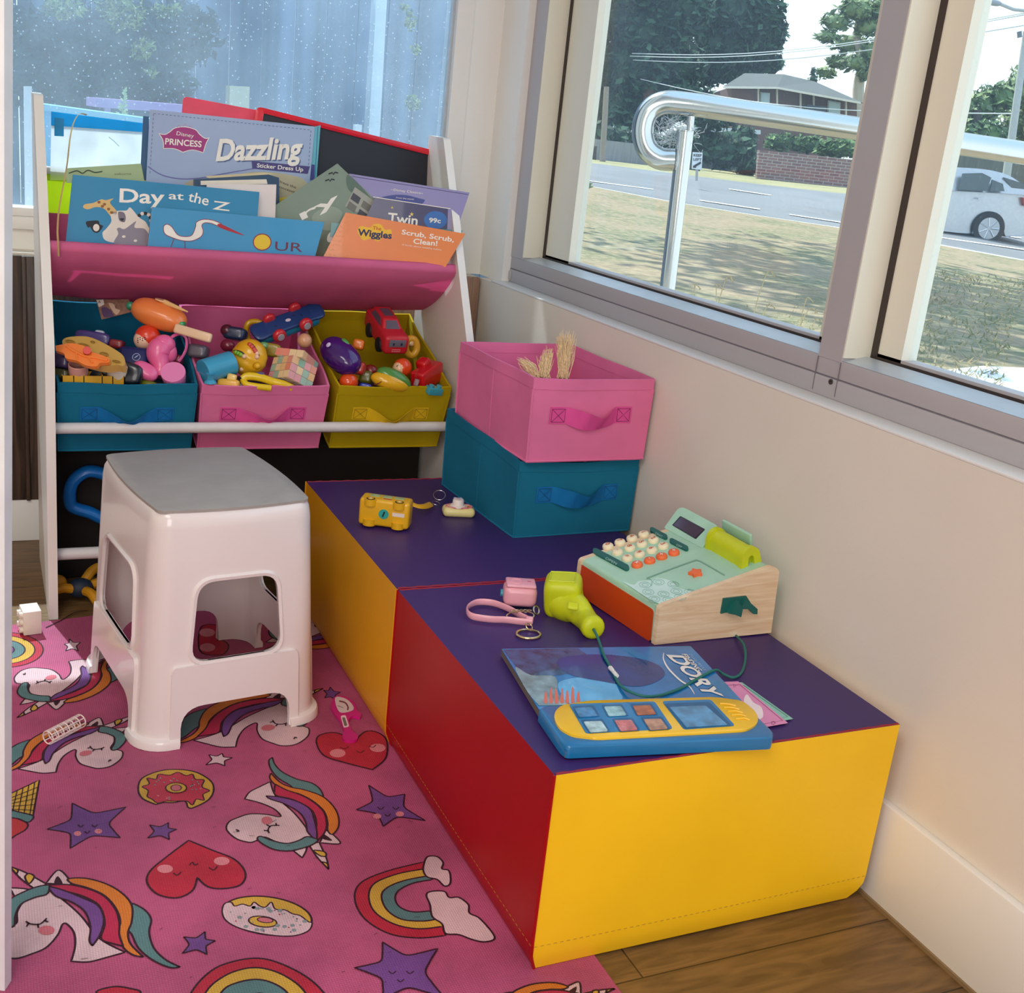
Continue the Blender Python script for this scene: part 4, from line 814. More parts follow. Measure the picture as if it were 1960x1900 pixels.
# red framed blackboard
redp = mk('#e8243a', .35, coat=.2, translucent=.15); pl = bplane(-.160)
rt = thing('blackboard', (pl(680, 300).x, -.16, .8), 'red framed blackboard leaning behind the violet book', 'blackboard')
qo = rpoly([(491, 203), (864, 296), (844, 378), (474, 330)], [12, 14, 8, 8], 6); qi = rpoly([(505, 217), (851, 304), (834, 374), (488, 322)], 2, 6)
mb = MB(); n_ = len(qo); fr_ = lambda P, o: [pl(u, v, o) for u, v in P]
V = fr_(qo, -.010) + fr_(qo, .001) + fr_([((a[0] + b_[0]) / 2, (a[1] + b_[1]) / 2) for a, b_ in zip(qo, qi)], .004) + fr_(qi, .001) + fr_(qi, -.010); F = [[k * n_ + i, k * n_ + (i + 1) % n_, (k + 1) * n_ + (i + 1) % n_, (k + 1) * n_ + i] for k in range(4) for i in range(n_)]; F += [[4 * n_ + i, 4 * n_ + (i + 1) % n_, (i + 1) % n_, i] for i in range(n_)]
mb.add(V, F, redp); fixn(mb).build('board_frame', rt, sharp=50); mb = MB(); mb.slab(fr_(qi, -.003), -pl.n * .003, mk('#161d2b', .55, var=(6, .2))); fixn(mb).build('board_panel', rt, smooth=False)
# thin ribbon over the rack's left end
mb = MB(); P_ = [ony(u, v, y) for u, v, y in ((166, 220, -.182), (152, 218, -.19), (141, 235, -.20), (134, 265, -.22), (129, 310, -.27), (124, 340, -.345), (113, 400, -.365), (110, 440, -.385), (111, 462, -.39), (112, 490, -.385))]
mb.tube(sp3(P_, 5), .0035, mk('#c9ad72', .6), 8, flat=(1, .12)); tag(mb.build('ribbon'), 'thin gold ribbon hanging down over the left end of the book rack', 'ribbon')
# ================================================================ THINGS ON THE BLOCKS
ZT = .3026
rc = lambda x, y: (1060 + x / 4.261, 950 + y / 4.261)
RN = onz(1250, 1235, ZT); RU = Vector((-.15, .989, 0)).normalized(); RV = Vector((.9995, .012, 0)).normalized(); RL = .222
SP = Pl(RN, (RV.y, -RV.x, 0)); UP = Vector((0, 0, 1))
mint = mk('#a9d3bb', .42, bump=(500, .05, .0004), name='mint_plastic'); ply = wood('#d9b893', '#ecd6b8', (2, 2, 22), .5, 5, 'pale_beech', .1); limep = mk('#c6cf14', .42, name='lime_plastic'); dgrn = mk('#12615a', .5, name='deep_green_plastic'); orp = mk('#ee6d3a', .45, name='orange_button'); crm = mk('#efe2bf', .45, name='cream_button')
reg = thing('cash_register', RN, 'mint and pale wood toy cash register on the purple block against the wall', 'toy cash register')
prof2 = rpoly([rc(820, 1232), rc(868, 895), rc(1790, 566), rc(1842, 600), rc(1766, 1146)], [2, 8, 7, 7, 2], 4)
S3 = [SP(p.x, p.y) for p in prof2]; zmin = ZT + .0005; S3 = [Vector((p.x, p.y, max(p.z, zmin))) for p in S3]
for o_ in (0, RL - .009):
    mb = MB(); mb.slab([p + RU * o_ for p in S3], RU * .009, ply); fixn(mb).build('side_panel', reg, sharp=50)
A_ = SP(*rc(868, 895)); B_ = SP(*rc(1790, 566)); TN = (B_ - A_).cross(RU).normalized(); TN = TN if TN.z > 0 else -TN; TP = Pl(A_, TN)
ctr = sum(S3, Vector((0, 0, 0))) / len(S3); S4 = [ctr + (p - ctr) * .975 for p in S3]
mb = MB(); mb.slab([p + RU * .009 for p in S4], RU * (RL - .018), mint); fixn(mb).build('case', reg, sharp=50)
off_t = TN.dot(ctr + (A_ - ctr) * .975 - A_) + .0006; TPI = Pl(A_ + TN * off_t, TN)
FP = Pl(RN + RV * 0.0, -RV)
def up(mbx, pts, pl, h, m, base=-.001): mbx.slab([pl(p[0], p[1], base) for p in pts], pl.n * (h - base), m); return fixn(mbx)
# drawer front: on the tilted plane of the case front
fa = SP(*rc(820, 1232)); fb = SP(*rc(868, 895)); FPn = RU.cross(fb - fa).normalized(); FPl = Pl(ctr + (fa - ctr) * .975, FPn)
up(MB(), rpoly([rc(212, 540), rc(822, 925), rc(795, 1185), rc(186, 778)], 7, 4), FPl, .0018, mk('#c8430f', .45, name='drawer_red')).build('drawer', reg, sharp=50)
rows = [[(442, 405, '0'), (540, 373, '7'), (637, 340, '4'), (733, 307, '1')], [(520, 453, '.'), (620, 420, '8'), (717, 387, '5'), (813, 355, '2')], [(600, 502, '='), (698, 470, '9'), (798, 437, '6'), (893, 403, '3')], [(680, 555, 'x'), (782, 522, '-'), (880, 488, '+'), (980, 456, '÷')]]
tdir = (RV * -1)   # glyph up direction
MT = Matrix((RU * -1, TN.cross(RU * -1), TN)).transposed()
for j, rw in enumerate(rows):
    for x, y, ch in rw:
        c = TPI(*rc(x, y + 8)); m_ = orp if j == 3 else crm; h = .0062
        b_ = MB(); b_.lathe([(.0098, -.001), (.0098, h * .45), (.0088, h * .8), (.006, h), (0, h + .0004)], m_, c, MT, 22); 
        ko = b_.build('key', reg, sharp=60); t_ = MB(); V_, F_ = glyphs(ch, .02); mx_ = (min(v[0] for v in V_) + max(v[0] for v in V_)) / 2; my_ = (min(v[1] for v in V_) + max(v[1] for v in V_)) / 2
        t_.add([c + MT @ Vector(((v[0] - mx_) * .0125, (v[1] - my_) * .0125, h + .0007)) for v in V_], F_, mk('#c8562c', .5) if j < 3 else pw_); t_.build('print', ko, smooth=False)
def pill(a, b_, w, txt, name):
    A, B = Vector(rc(*a)), Vector(rc(*b_)); d = (B - A).normalized(); n = Vector((-d.y, d.x)); P = []
    for i in range(9): t = math.pi / 2 + math.pi * i / 8; P.append(A + d * math.cos(t) * w + n * math.sin(t) * w * .8)
    for i in range(9): t = -math.pi / 2 + math.pi * i / 8; P.append(B + d * math.cos(t) * w + n * math.sin(t) * w * .8)
    o = up(MB(), P, TPI, .0035, dgrn).build(name, reg, sharp=50); t_ = MB(); mid = (A + B) / 2; L2 = len(txt) * 1.9 if len(txt) < 5 else 10; L2 = min(L2, (B - A).length * .62)
    if len(txt) == 4 and w > 5: L2 = 12
    t_.text(txt, mid - d * L2 + n * w * .35, mid + d * L2 + n * w * .35, w * .8, TPI, .0040, mk('#9fc9bb', .5)); t_.build('print', o, smooth=False)
pill((345, 460), (590, 590), 6.2, 'OPEN', 'bar_key'); pill((805, 285), (908, 340), 5.0, 'ON/C', 'bar_key'); pill((965, 375), (1078, 433), 5.0, 'OFF', 'bar_key')
# display housing, tilted up from the top plane
a3 = TPI(*rc(890, 268)); b3 = TPI(*rc(1205, 425)); ed = (b3 - a3).normalized(); rotd = Matrix.Rotation(math.radians(-24), 3, ed); n3 = rotd @ TN
if n3.dot(CAM - a3) < (Matrix.Rotation(math.radians(24), 3, ed) @ TN).dot(CAM - a3) : n3 = Matrix.Rotation(math.radians(24), 3, ed) @ TN
DP = Pl(a3, n3); hp = rpoly([rc(900, 255), rc(1030, 72), rc(1352, 246), rc(1210, 418)], [2, 14, 10, 2], 6)
top3 = [DP(p.x, p.y) for p in hp]; bot3 = [p - TN * max(0, (p - TPI.P).dot(TN) + .004) for p in top3]; n_ = len(top3)
mb = MB(); mb.add(top3 + bot3, [list(range(n_)), list(range(n_, 2 * n_))[::-1]] + [[i, (i + 1) % n_, n_ + (i + 1) % n_, n_ + i] for i in range(n_)], mint); ho = fixn(mb).build('display_housing', reg, sharp=50)
up(MB(), rpoly([rc(967, 238), rc(1035, 163), rc(1237, 272), rc(1160, 352)], 2, 3), DP, .0006, mk('#1c1616', .3)).build('bezel', ho, smooth=False)
up(MB(), rpoly([rc(978, 238), rc(1040, 173), rc(1225, 274), rc(1158, 343)], 1, 3), DP, .0010, mk('#6b5560', .08, metal=.6, name='screen_glass')).build('screen', ho, smooth=False)
# paper roll arch
ra = TPI(*rc(1330, 395)) + TN * .010; rb = TPI(*rc(1592, 545)) + TN * .010; ax = (rb - ra).normalized(); sd = ax.cross(TN).normalized()
def arch(p, q, r, r2, m, nm, par):
    V = []; K = 20
    for e in (p, q):
        for rad in (r, r2):
            for i in range(K + 1):
                t = math.pi * i / K; V.append(e + sd * math.cos(t) * rad + TN * (math.sin(t) * rad * 1.15))
            V.append(e - sd * rad * 1.12 - TN * .0125); V.append(e + sd * rad * 1.12 - TN * .0125)
    n = K + 3; F = []
    for i in range(n - 2): F += [[i, i + 1, 2 * n + i + 1, 2 * n + i], [n + i, 3 * n + i, 3 * n + i + 1, n + i + 1], [i, n + i, n + i + 1, i + 1], [2 * n + i, 2 * n + i + 1, 3 * n + i + 1, 3 * n + i]]
    for b0_ in (0,): F += [[n - 1, 0, 2 * n, 3 * n - 1], [n - 2, n - 1 - 1 + n, 4 * n - 2, 3 * n - 2], [n - 1, 2 * n - 1, 4 * n - 1, 3 * n - 1], [0, n, 2 * n - 1, n - 1], [2 * n, 3 * n, 4 * n - 1, 3 * n - 1], [n, 3 * n, 4 * n - 1, 2 * n - 1]]
    mbx = MB(); mbx.add(V, F, m); return fixn(mbx).build(nm, par, sharp=50)
ro = arch(ra, rb, .0175, .0145, limep, 'paper_roll_cover', reg)
MB().cyl(ra + ax * .002, rb - ax * .002, .0135, mk('#aebc1c', .5), n=24).build('roller', reg)
for e, s_ in ((ra, -1), (rb, 1)): arch(e - ax * .003 * (1 if s_ > 0 else 2), e + ax * (.006 if s_ > 0 else .003), .0195, .006, limep, 'roll_bracket', reg)
ca = TPI(*rc(1372, 300)); cb = TPI(*rc(1605, 420))
mb = MB(); mb.box((ca + cb) / 2 + TN * .016 + RV * .003 - RU * .0, ((cb - ca).length * 1.05, .007, .022), mint, frame(TN, ax), .003, 3); mb.build('paper_guide', reg)
# tray groove, star key, faded printed rings
mb = MB(); mb.stroke([p for p in sp2([rc(765, 668), rc(790, 652), rc(1120, 530), rc(1180, 522), rc(1230, 545), rc(1395, 640)], 5, False)], 2.2, TPI, .0004, mk('#7fb09a', .5)); mb.stroke(sp2([rc(775, 668), rc(800, 690), rc(795, 730)], 4, False), 1.6, TPI, .0004, mk('#7fb09a', .5)); mb.build('tray_groove', reg, smooth=False)
c = TPI(*rc(1157, 632)); mb = MB(); P = [c + MT @ Vector((math.sin(i * math.pi / 5) * (.0125 if i % 2 == 0 else .0075), math.cos(i * math.pi / 5) * (.0125 if i % 2 == 0 else .0075), -.001)) for i in range(10)]
mb.slab(P, TN * .006, orp); fixn(mb).build('star_key', reg, sharp=30)
pale = mk('#c9e6de', .6); mb = MB(); mb.poly(sp2([rc(560, 690), rc(650, 720), rc(690, 690), rc(800, 680), rc(850, 662), rc(960, 690), rc(1010, 740), rc(1100, 765), rc(1140, 788), rc(1060, 818), rc(960, 852), rc(885, 880), rc(770, 830), rc(640, 745)], 4), TPI, .0002, pale)
for x, y in ((745, 720), (855, 697), (975, 715), (770, 778), (895, 795), (1000, 772), (1030, 820), (935, 842), (820, 835), (1110, 778)):
    for r_ in ((11, 5.5), (6, 3)): mb.stroke(ell(rc(x, y), r_[0], r_[1], .1, 14), 1.1, TPI, .0004, mk('#8fbfae', .6), True)
mb.build('ring_print', reg, smooth=False)
# card reader bracket on the near side
SP2 = Pl(RN - Vector((RV.y, -RV.x, 0)) * 0, SP.n)
g1 = [rc(1352, 948), rc(1375, 825), rc(1560, 805), rc(1600, 868), rc(1555, 905), rc(1440, 930)]
o = up(MB(), g1, SP, .003, dgrn); o.slab([SP(*rc(*p), .003) for p in ((1400, 935), (1480, 840), (1515, 890), (1500, 965), (1450, 945))], SP.n * .010, dgrn); o.slab([SP(*rc(*p), .003) for p in ((1545, 830), (1600, 868), (1642, 905), (1640, 947), (1608, 945), (1570, 905), (1500, 905))], SP.n * .007, dgrn); fixn(o).build('card_reader', reg, sharp=30)
# ---- scanner on its cord
k1 = lambda x, y: (660 + x / 3.379, 900 + y / 3.379)
hc = onz(*k1(1410, 800), .337); scn = thing('barcode_scanner', (hc.x, hc.y, ZT), 'lime green toy scanner with a dark green cord lying beside the toy cash register', 'toy scanner')
Rz = rotm(math.radians(8), math.radians(-6), math.radians(-32))
mb = MB(); mb.ball(hc + Vector((.001, 0, -.001)), (.0315, .030, .034), limep, Rz, 40, 24, pw=.42); mb.build('head', scn, sharp=80)
topc = hc + Rz @ Vector((0, 0, .0325)); mb = MB(); fr = [Rz @ Vector((a, b_, 0)) for a, b_ in ((-.021, -.016), (.021, -.016), (.021, .016), (-.021, .016))]
mb.tube(sum([[topc + fr[i].lerp(fr[(i + 1) % 4], k / 5) for k in range(5)] for i in range(4)], []), .0014, limep, 6, closed=True); mb.build('window_rim', scn)
e1 = onz(*k1(1500, 900), .325); e2 = onz(*k1(1555, 960), .318); e3 = onz(*k1(1600, 1010), .3205)
mb = MB(); pth = sp3([hc + Vector((.002, -.004, -.010)), (hc + e1) / 2 + Vector((0, 0, -.006)), e1, e2, e3, e3 + (e3 - e2).normalized() * .012], 6); rad = []
for i in range(len(pth)): t = i / (len(pth) - 1); rad.append(.0245 * (1 - t) ** 1.5 + .0128 + (.0052 * math.exp(-((t - .84) / .13) ** 2)) - (.0150 * max(0, (t - .93) / .07) ** 2))
mb.tube(pth, rad, limep, 18); mb.build('grip', scn, sharp=80)
tp = onz(*k1(1475, 878), .345); mb = MB(); mb.box(tp, (.018, .014, .006), limep, rotm(math.radians(38), 0, math.radians(-32)), .003, 3); mb.build('trigger', scn)
k3 = lambda x, y: (940 + x / 3.267, 1200 + y / 3.267)
BZ = ZT + .0125
cp = [(632, 2, .320), (655, 40, .322), (680, 100, .318), (705, 175, BZ + .004), (740, 240, BZ + .002), (775, 312, BZ + .002), (805, 360, BZ + .003), (865, 402, BZ + .006), (960, 432, BZ + .006), (1060, 425, BZ + .003), (1180, 385, BZ + .002), (1290, 322, BZ + .002), (1400, 268, BZ + .002), (1450, 292, ZT + .004), (1515, 315, ZT + .002), (1568, 280, ZT + .002), (1590, 190, ZT + .002), (1580, 110, ZT + .006)]
P = [onz(*k3(x, y), z) for x, y, z in cp] + [SP(*rc(1492, 1140), .004), SP(*rc(1485, 1138), -.004)]
MB().tube(sp3(P, 6), .0021, mk('#1f6e66', .6), 8).build('cord', scn)
mb = MB(); q = onz(*k3(765, 278), BZ + .004); 
for i in range(3): mb.tube([onz(*k3(748 + i * 10, 250 + i * 18), BZ + .006), onz(*k3(762 + i * 9, 268 + i * 15), BZ + .006)], .0024, mk('#e6e6e2', .5), 6)
mb.tube([onz(*k3(742, 252), BZ + .004), onz(*k3(788, 306), BZ + .004)], .0030, mk('#e6e6e2', .5), 8); mb.build('cord_tie', scn)
# ---- sound book
sb = thing('sound_book', onz(*k3(500, 600), ZT), 'blue ocean themed sound book with a yellow button panel lying on the near block', 'sound book')
cz = Pl((0, 0, BZ), UP); seab = mk('#1d78b8', .2, coat=.5, var=(22, .18), name='cover_sea'); boardp = mk('#6e625a', .7)
lo = [k3(65, 135), k3(1248, 118), k3(1560, 450), k3(1750, 700), k3(466, 770), k3(290, 500)]
mb = MB(); mb.slab([cz(*p, -.0012) for p in lo], (0, 0, -(BZ - .0012 - ZT - .0006)), boardp); fixn(mb).build('pages', sb, smooth=False)
mb = MB(); mb.slab([cz(*p) for p in rpoly(lo, [3, 3, 2, 2, 2, 2], 3)], (0, 0, -.0012), seab); fixn(mb)
pic = lambda P, c, o=.0002: mb.poly(sp2([k3(*p[:2]) + tuple(p[2:]) for p in P], 5), cz, o, c)
pic([(75, 140, 'c'), (540, 130, 'c'), (640, 230), (430, 300), (200, 300), (150, 240)], mk('#254f78', .2, coat=.5, var=(60, .5))); pic([(150, 250), (250, 300), (400, 310), (420, 420), (480, 480), (300, 490, 'c'), (225, 400)], mk('#7f98a0', .25, coat=.5, var=(50, .4)), .0005)
pic([(430, 340), (620, 310), (760, 340), (800, 400), (800, 460), (500, 478), (440, 420)], mk('#5fb0e0', .2, coat=.5, var=(20, .2))); pic([(420, 200), (640, 170), (900, 190), (1050, 240), (1080, 310), (930, 370), (700, 340), (480, 290)], mk('#123a80', .2, coat=.5, var=(16, .25)), .0004)
for i in range(7): a = 330 + i * 34; pic([(a, 470), (a + 4, 420 - (i % 3) * 18), (a + 14, 400 - (i % 2) * 22), (a + 20, 430), (a + 22, 472)], mk('#d9705c', .3), .0006)
wt = mk('#eee6e0', .3); nv = mk('#15305c', .4)
for c_, o_, b_ in ((nv, .0006, .05), (wt, .0009, .03)):
    mb.text('DORY', k3(1098, 172), k3(1348, 428), 30, cz, o_, c_, up=Vector((112 / 3.267, 2)), bold=b_); mb.text('FINDING', k3(1190, 168), k3(1290, 272), 9, cz, o_, c_, up=Vector((34 / 3.267, 0)), bold=b_ * .7)
mb.text('Disney PIXAR', k3(1234, 168), k3(1330, 272), 6, cz, .0006, mk('#9fc3d8', .4), up=Vector((20 / 3.267, 0)))
mb.stroke([tuple(p) for p in sp2([k3(*p) for p in ((1080, 160), (1078, 200), (1110, 260), (1180, 330), (1240, 370), (1272, 418))], 5, False)], [1 + 2.2 * math.sin(math.pi * i / 25) for i in range(26)], cz, .0006, wt)
mb.build('cover', sb, smooth=False)
MZ2 = ZT + .0185; mp_ = Pl((0, 0, MZ2), UP); bluep = mk('#1470a8', .28, coat=.4, name='blue_case')
mo = rpoly([k3(298, 510), k3(330, 490), k3(1560, 448), k3(1768, 650), k3(1764, 690), k3(480, 745), k3(440, 715)], [3, 6, 8, 6, 6, 6, 8], 5)
T_ = [mp_(p.x, p.y) for p in mo]; cc = sum(T_, Vector((0, 0, 0))) / len(T_); n_ = len(T_)
L_ = [[Vector((p.x, p.y, ZT + .0008)) for p in T_], [Vector((p.x, p.y, MZ2 - .0025)) for p in T_], [cc + (p - cc) * .985 + Vector((0, 0, -.0006)) for p in T_], [cc + (p - cc) * .97 for p in T_]]
mb = MB(); loft(mb, L_, bluep); co = fixn(mb).build('sound_case', sb, sharp=60)
yp = rpoly([k3(385, 560), k3(430, 500), k3(600, 472), k3(1400, 449), k3(1570, 470), k3(1660, 545), k3(1672, 610), k3(1600, 655), k3(1400, 668), k3(660, 708), k3(500, 688), k3(415, 635)], 12, 4)
P0 = [mp_(p.x, p.y, 0) for p in yp]; cc = sum(P0, Vector((0, 0, 0))) / len(P0); yl = mk('#efbd22', .3, coat=.3, name='yellow_case')
mb = MB(); loft(mb, [P0, [p + Vector((0, 0, .003)) for p in P0], [cc + (p - cc) * .97 + Vector((0, 0, .0042)) for p in P0]], yl); fixn(mb).build('button_panel', sb, sharp=60)
PP = Pl((0, 0, MZ2 + .0043), UP); dkb = mk('#0f5a8a', .35, coat=.3, name='well_blue'); rim = mk('#1b77ae', .3, coat=.3)
mb = MB()
for q in ([(485, 488), (1022, 472), (1135, 640), (592, 670)], [(1068, 470), (1372, 460), (1524, 622), (1205, 645)]):
    up(mb, rpoly([k3(*p) for p in q], 5, 5), PP, .0010, rim)
mb.build('well_frame', sb, smooth=False)
cells = [[(505, 497), (640, 491), (682, 560), (542, 570)], [(690, 488), (818, 484), (862, 555), (727, 563)], [(870, 482), (1002, 478), (1047, 550), (907, 556)], [(560, 581), (697, 576), (747, 655), (612, 664)], [(755, 573), (884, 569), (932, 647), (802, 656)], [(935, 566), (1067, 561), (1122, 639), (987, 649)]]
cols = ['#3f7fb5', '#8fb7bd', '#b3653f', '#b9d3d6', '#cf6a66', '#b98a70']
for q, c_ in zip(cells, cols):
    b_ = up(MB(), rpoly([k3(*p) for p in q], 3.5, 4), PP, .0016, dkb, .0008); x = [sum(p[0] for p in q) / 4, sum(p[1] for p in q) / 4]; q2_ = [((p[0] - x[0]) * .82 + x[0], (p[1] - x[1]) * .78 + x[1] + 5) for p in q]
    up(b_, rpoly([k3(*p) for p in q2_], 3, 4), PP, .0026, mk(c_, .15, coat=.6, var=(90, .35)), .0015); b_.build('button', sb, smooth=False)
b_ = up(MB(), rpoly([k3(1085, 480), k3(1362, 470), k3(1505, 617), k3(1212, 637)], 4, 4), PP, .0016, dkb, .0008); up(b_, rpoly([k3(1115, 502), k3(1340, 493), k3(1478, 612), k3(1222, 628)], 2, 4), PP, .0024, mk('#4f93c0', .12, coat=.6, var=(60, .3)), .0015); b_.build('button', sb, smooth=False)
mb = MB()
for i in range(5): mb.tube([PP(*k3(1430 + i * 24, 478 + i * 24), .0002), PP(*k3(1480 + i * 26, 470 + i * 22 + 10), .0008), PP(*k3(1530 + i * 22, 478 + i * 22 + 14), .0002)], .0016, yl, 6)
mb.build('speaker_ridges', sb)
# ---- play money
for nm, q, c_, z_, lab, c2 in (('banknote', [(1400, 352), (1568, 346), (1888, 574), (1752, 600)], '#8fc3b4', .0004, 'green toy banknote mostly under the pink one beside the sound book', '#3f7f6c'), ('banknote', [(1400, 345), (1545, 340), (1856, 600), (1700, 628)], '#e08fb8', .0009, 'pink toy banknote with a white cloud sticking out from under the sound book', '#9c3f78')):
    pl = Pl((0, 0, ZT + z_), UP); o = MB(); o.slab([pl(*k3(*p)) for p in q], (0, 0, .0004), mk(c_, .6)); fixn(o)
    x = [sum(p[0] for p in q) / 4, sum(p[1] for p in q) / 4]; o.stroke([k3((p[0] - x[0]) * .86 + x[0], (p[1] - x[1]) * .86 + x[1]) for p in q], 1.2, pl, .0006, mk(c2, .6), True)
    for e in (2,): e_ = ((q[2][0] + q[3][0]) / 2 - 14, (q[2][1] + q[3][1]) / 2 - 16); o.stroke([k3(e_[0] + 14 * math.cos(t), e_[1] + 10 * math.sin(t)) for t in [i * 6.283 / 5 for i in range(5)]], 1.2, pl, .0006, mk(c2, .6), True); o.stroke([k3(p[0], p[1]) for p in ((q[1][0] - 30, q[1][1] + 18), (q[1][0] - 14, q[1][1] + 26), (q[1][0] - 26, q[1][1] + 36))], 1.2, pl, .0006, mk(c2, .6), True)
    if c_ == '#e08fb8': o.poly(sp2([k3(*p) for p in ((1580, 460), (1600, 420), (1640, 470), (1690, 500), (1700, 560), (1660, 575), (1600, 520))], 4), pl, .0006, mk('#f3dfe2', .6))
    tag(o.build(nm, smooth=False), lab, 'toy money', 'toy banknotes by the sound book')
# ---- pink camera charm
gold = mk('#d8bf92', .25, 1.0, name='gold_metal'); steel = mk('#b9b5b2', .25, 1.0, name='steel_metal'); pkp = mk('#eca6b4', .38, coat=.2, name='pink_plastic')
def ringm(c, r, w, m, tilt=None, n=26, wy=None):
    M = tilt or Matrix.Identity(3); return MB().tube([Vector(c) + M @ Vector((math.cos(t) * r, math.sin(t) * (wy or r), 0)) for t in [2 * math.pi * i / n for i in range(n)]], w, m, 7, closed=True)
pc = onz(*k1(1132, 790), .327); pk = thing('toy_camera', (pc.x, pc.y, ZT), 'small pink toy camera with a pink wrist strap and gold clips on the near block', 'toy camera')
Rc = rotm(0, 0, math.radians(-20)); mb = MB(); mb.box(pc + Vector((0, 0, -.002)), (.056, .043, .036), pkp, Rc, .011, 5); mb.build('body', pk, sharp=60)
mb = MB(); mb.box(pc + Vector((0, 0, .017)), (.050, .037, .006), pkp, Rc, .0029, 3); mb.build('lid', pk, sharp=60)
ringm(pc + Rc @ Vector((-.008, 0, .0203)), .010, .0008, pkp, Rc).build('dial_ring', pk); MB().box(pc + Rc @ Vector((.014, .002, .0203)), (.006, .0016, .0008), mk('#b3526a', .5), Rc).build('slot', pk)
MB().cyl(pc + Rc @ Vector((-.028, .004, -.004)), pc + Rc @ Vector((-.032, .004, -.004)), .006, mk('#3f9fb0', .4)).build('side_button', pk)
P = [onz(*k1(x, y), .309) for x, y in ((1215, 975), (1150, 945), (1060, 895), (960, 858), (860, 852), (800, 880), (792, 915), (830, 945), (940, 962), (1040, 966), (1120, 975), (1210, 985))]
MB().tube(sp3(P, 6), .0058, pkp, 10, flat=(1, .28), up=(0, 0, 1)).build('wrist_strap', pk, sharp=80)
MB().box(onz(*k1(1195, 968), .311), (.012, .008, .012), pkp, rotm(0, 0, -.5), .002).build('strap_end', pk)
ringm(onz(*k1(1135, 940), .312), .0225, .0011, gold, rotm(.25, -.15, -.5), wy=.012).build('split_ring', pk)
ringm(onz(*k1(1188, 1058), .3045), .0195, .0020, gold, rotm(0, .0, .0), wy=.0165).build('clasp_ring', pk)
ringm(onz(*k1(1192, 1010), .308), .006, .0010, gold, rotm(.6, .3, 0)).build('jump_ring', pk); ringm(onz(*k1(1238, 905), .316), .007, .0014, steel, rotm(1.1, .2, .4)).build('snap_hook', pk)
mb = MB()
for i in range(5): a = onz(*k1(1090 + i * 26, 905 + (i % 2) * 6), .313); mb.tube([a + Vector((math.cos(t) * .004, math.sin(t) * .0025, math.sin(t) * .002 * (i % 2))) for t in [j * .9 for j in range(7)]], .0007, gold, 5, closed=True)
mb.build('chain', pk)
# ---- yellow bus charm and cream camera charm
ybp = mk('#e7ae14', .35, coat=.25, name='bus_yellow'); tealp = mk('#2aa39a', .4)
A = onz(*k1(88, 350), ZT + .001); B = onz(*k1(402, 392), ZT + .001); ex = (B - A).normalized(); wdt = (B - A).length * 1.03; ey = Vector((-ex.y, ex.x, 0)); RB = Matrix((ex, ey, UP)).transposed(); bc = (A + B) / 2 + ey * .021 + UP * .028
bs = thing('toy_bus', ((A + B) / 2).to_tuple(), 'small yellow toy bus charm lying on its side on the far purple block', 'toy bus')
MB().box(bc, (wdt, .042, .054), ybp, RB, .006, 4).build('body', bs, sharp=60)
fpz = bc - ey * .0212
for sx_ in (-1, 1):
    for sz in (-1, 1):
        c = bc + ex * sx_ * wdt * .285 + UP * sz * .0205 - ey * .0165
        w_ = MB(); w_.cyl(c - UP * .006, c + UP * .0062, .0125, ybp, n=26); wo = w_.build('wheel', bs)
        h_ = MB(); h_.cyl(c + UP * .0062 * sz, c + UP * .0068 * sz, .0085, mk('#2a2018', .5), n=22); h_.cyl(c + UP * .0068 * sz, c + UP * .0073 * sz, .0060, ybp, n=22); h_.cyl(c + UP * .0072 * sz, c + UP * .0076 * sz, .003, mk('#f0e2c0', .5), n=14); h_.build('hub', wo)
MB().cyl(fpz - ey * .0 + ex * .0, fpz - ey * .0012, .0098, tealp, n=26).build('switch_plate', bs); MB().box(fpz - ey * .0014, (.003, .001, .011), mk('#1c1c1c', .5), RB @ rotm(0, .3, 0)).build('switch', bs)
o = MB(); o.box(fpz + ex * wdt * .29 + UP * .002 - ey * .0003, (.0235, .0008, .0075), mk('#e9d9cf', .5), RB); o.build('sticker', bs)
for i in range(3): MB().box(bc + ex * (-.022 + i * .022) * wdt / .09 + UP * .0268 + ey * .006, (.0195, .016, .0012), mk('#9fb47a', .4), RB, .0005).build('window', bs)
MB().box(bc + ex * .003 + UP * .0268 - ey * .008, (.016, .005, .0012), mk('#b5442c', .5), RB, .0005).build('badge', bs)
P = [onz(*k1(x, y), z) for x, y, z in ((430, 215, .322), (475, 232, .319), (520, 232, .315), (558, 218, .311))]
MB().tube(sp3(P, 5), .0068, ybp, 10, flat=(1, .3)).build('strap', bs); ringm(onz(*k1(590, 212), .310), .008, .0008, steel, rotm(.2, .1, 0)).build('key_ring', bs)
ck = onz(*k1(735, 262), .312); crp = mk('#e9dc96', .38, coat=.2, name='cream_plastic'); cm_ = thing('toy_camera', (ck.x, ck.y, ZT), 'cream toy camera charm with a white lens and pink ruffle touching the teal tub', 'toy camera')
cm_ax = math.radians(-14); R_ = rotm(0, 0, cm_ax); MB().box(ck + UP * -.0, (.066, .036, .020), crp, R_, .009, 5).build('body', cm_, sharp=60)
mb = MB(); cpk = mk('#d9808a', .5); pth = []
for i in range(60): t = 2 * math.pi * i / 60; q = 1 + .05 * math.sin(t * 12); pth.append(ck + UP * .0105 + R_ @ Vector((math.cos(t) * .0265 * q, math.sin(t) * .0145 * q, 0)))
mb.tube(pth, .0014, cpk, 6, closed=True); mb.build('ruffle', cm_)
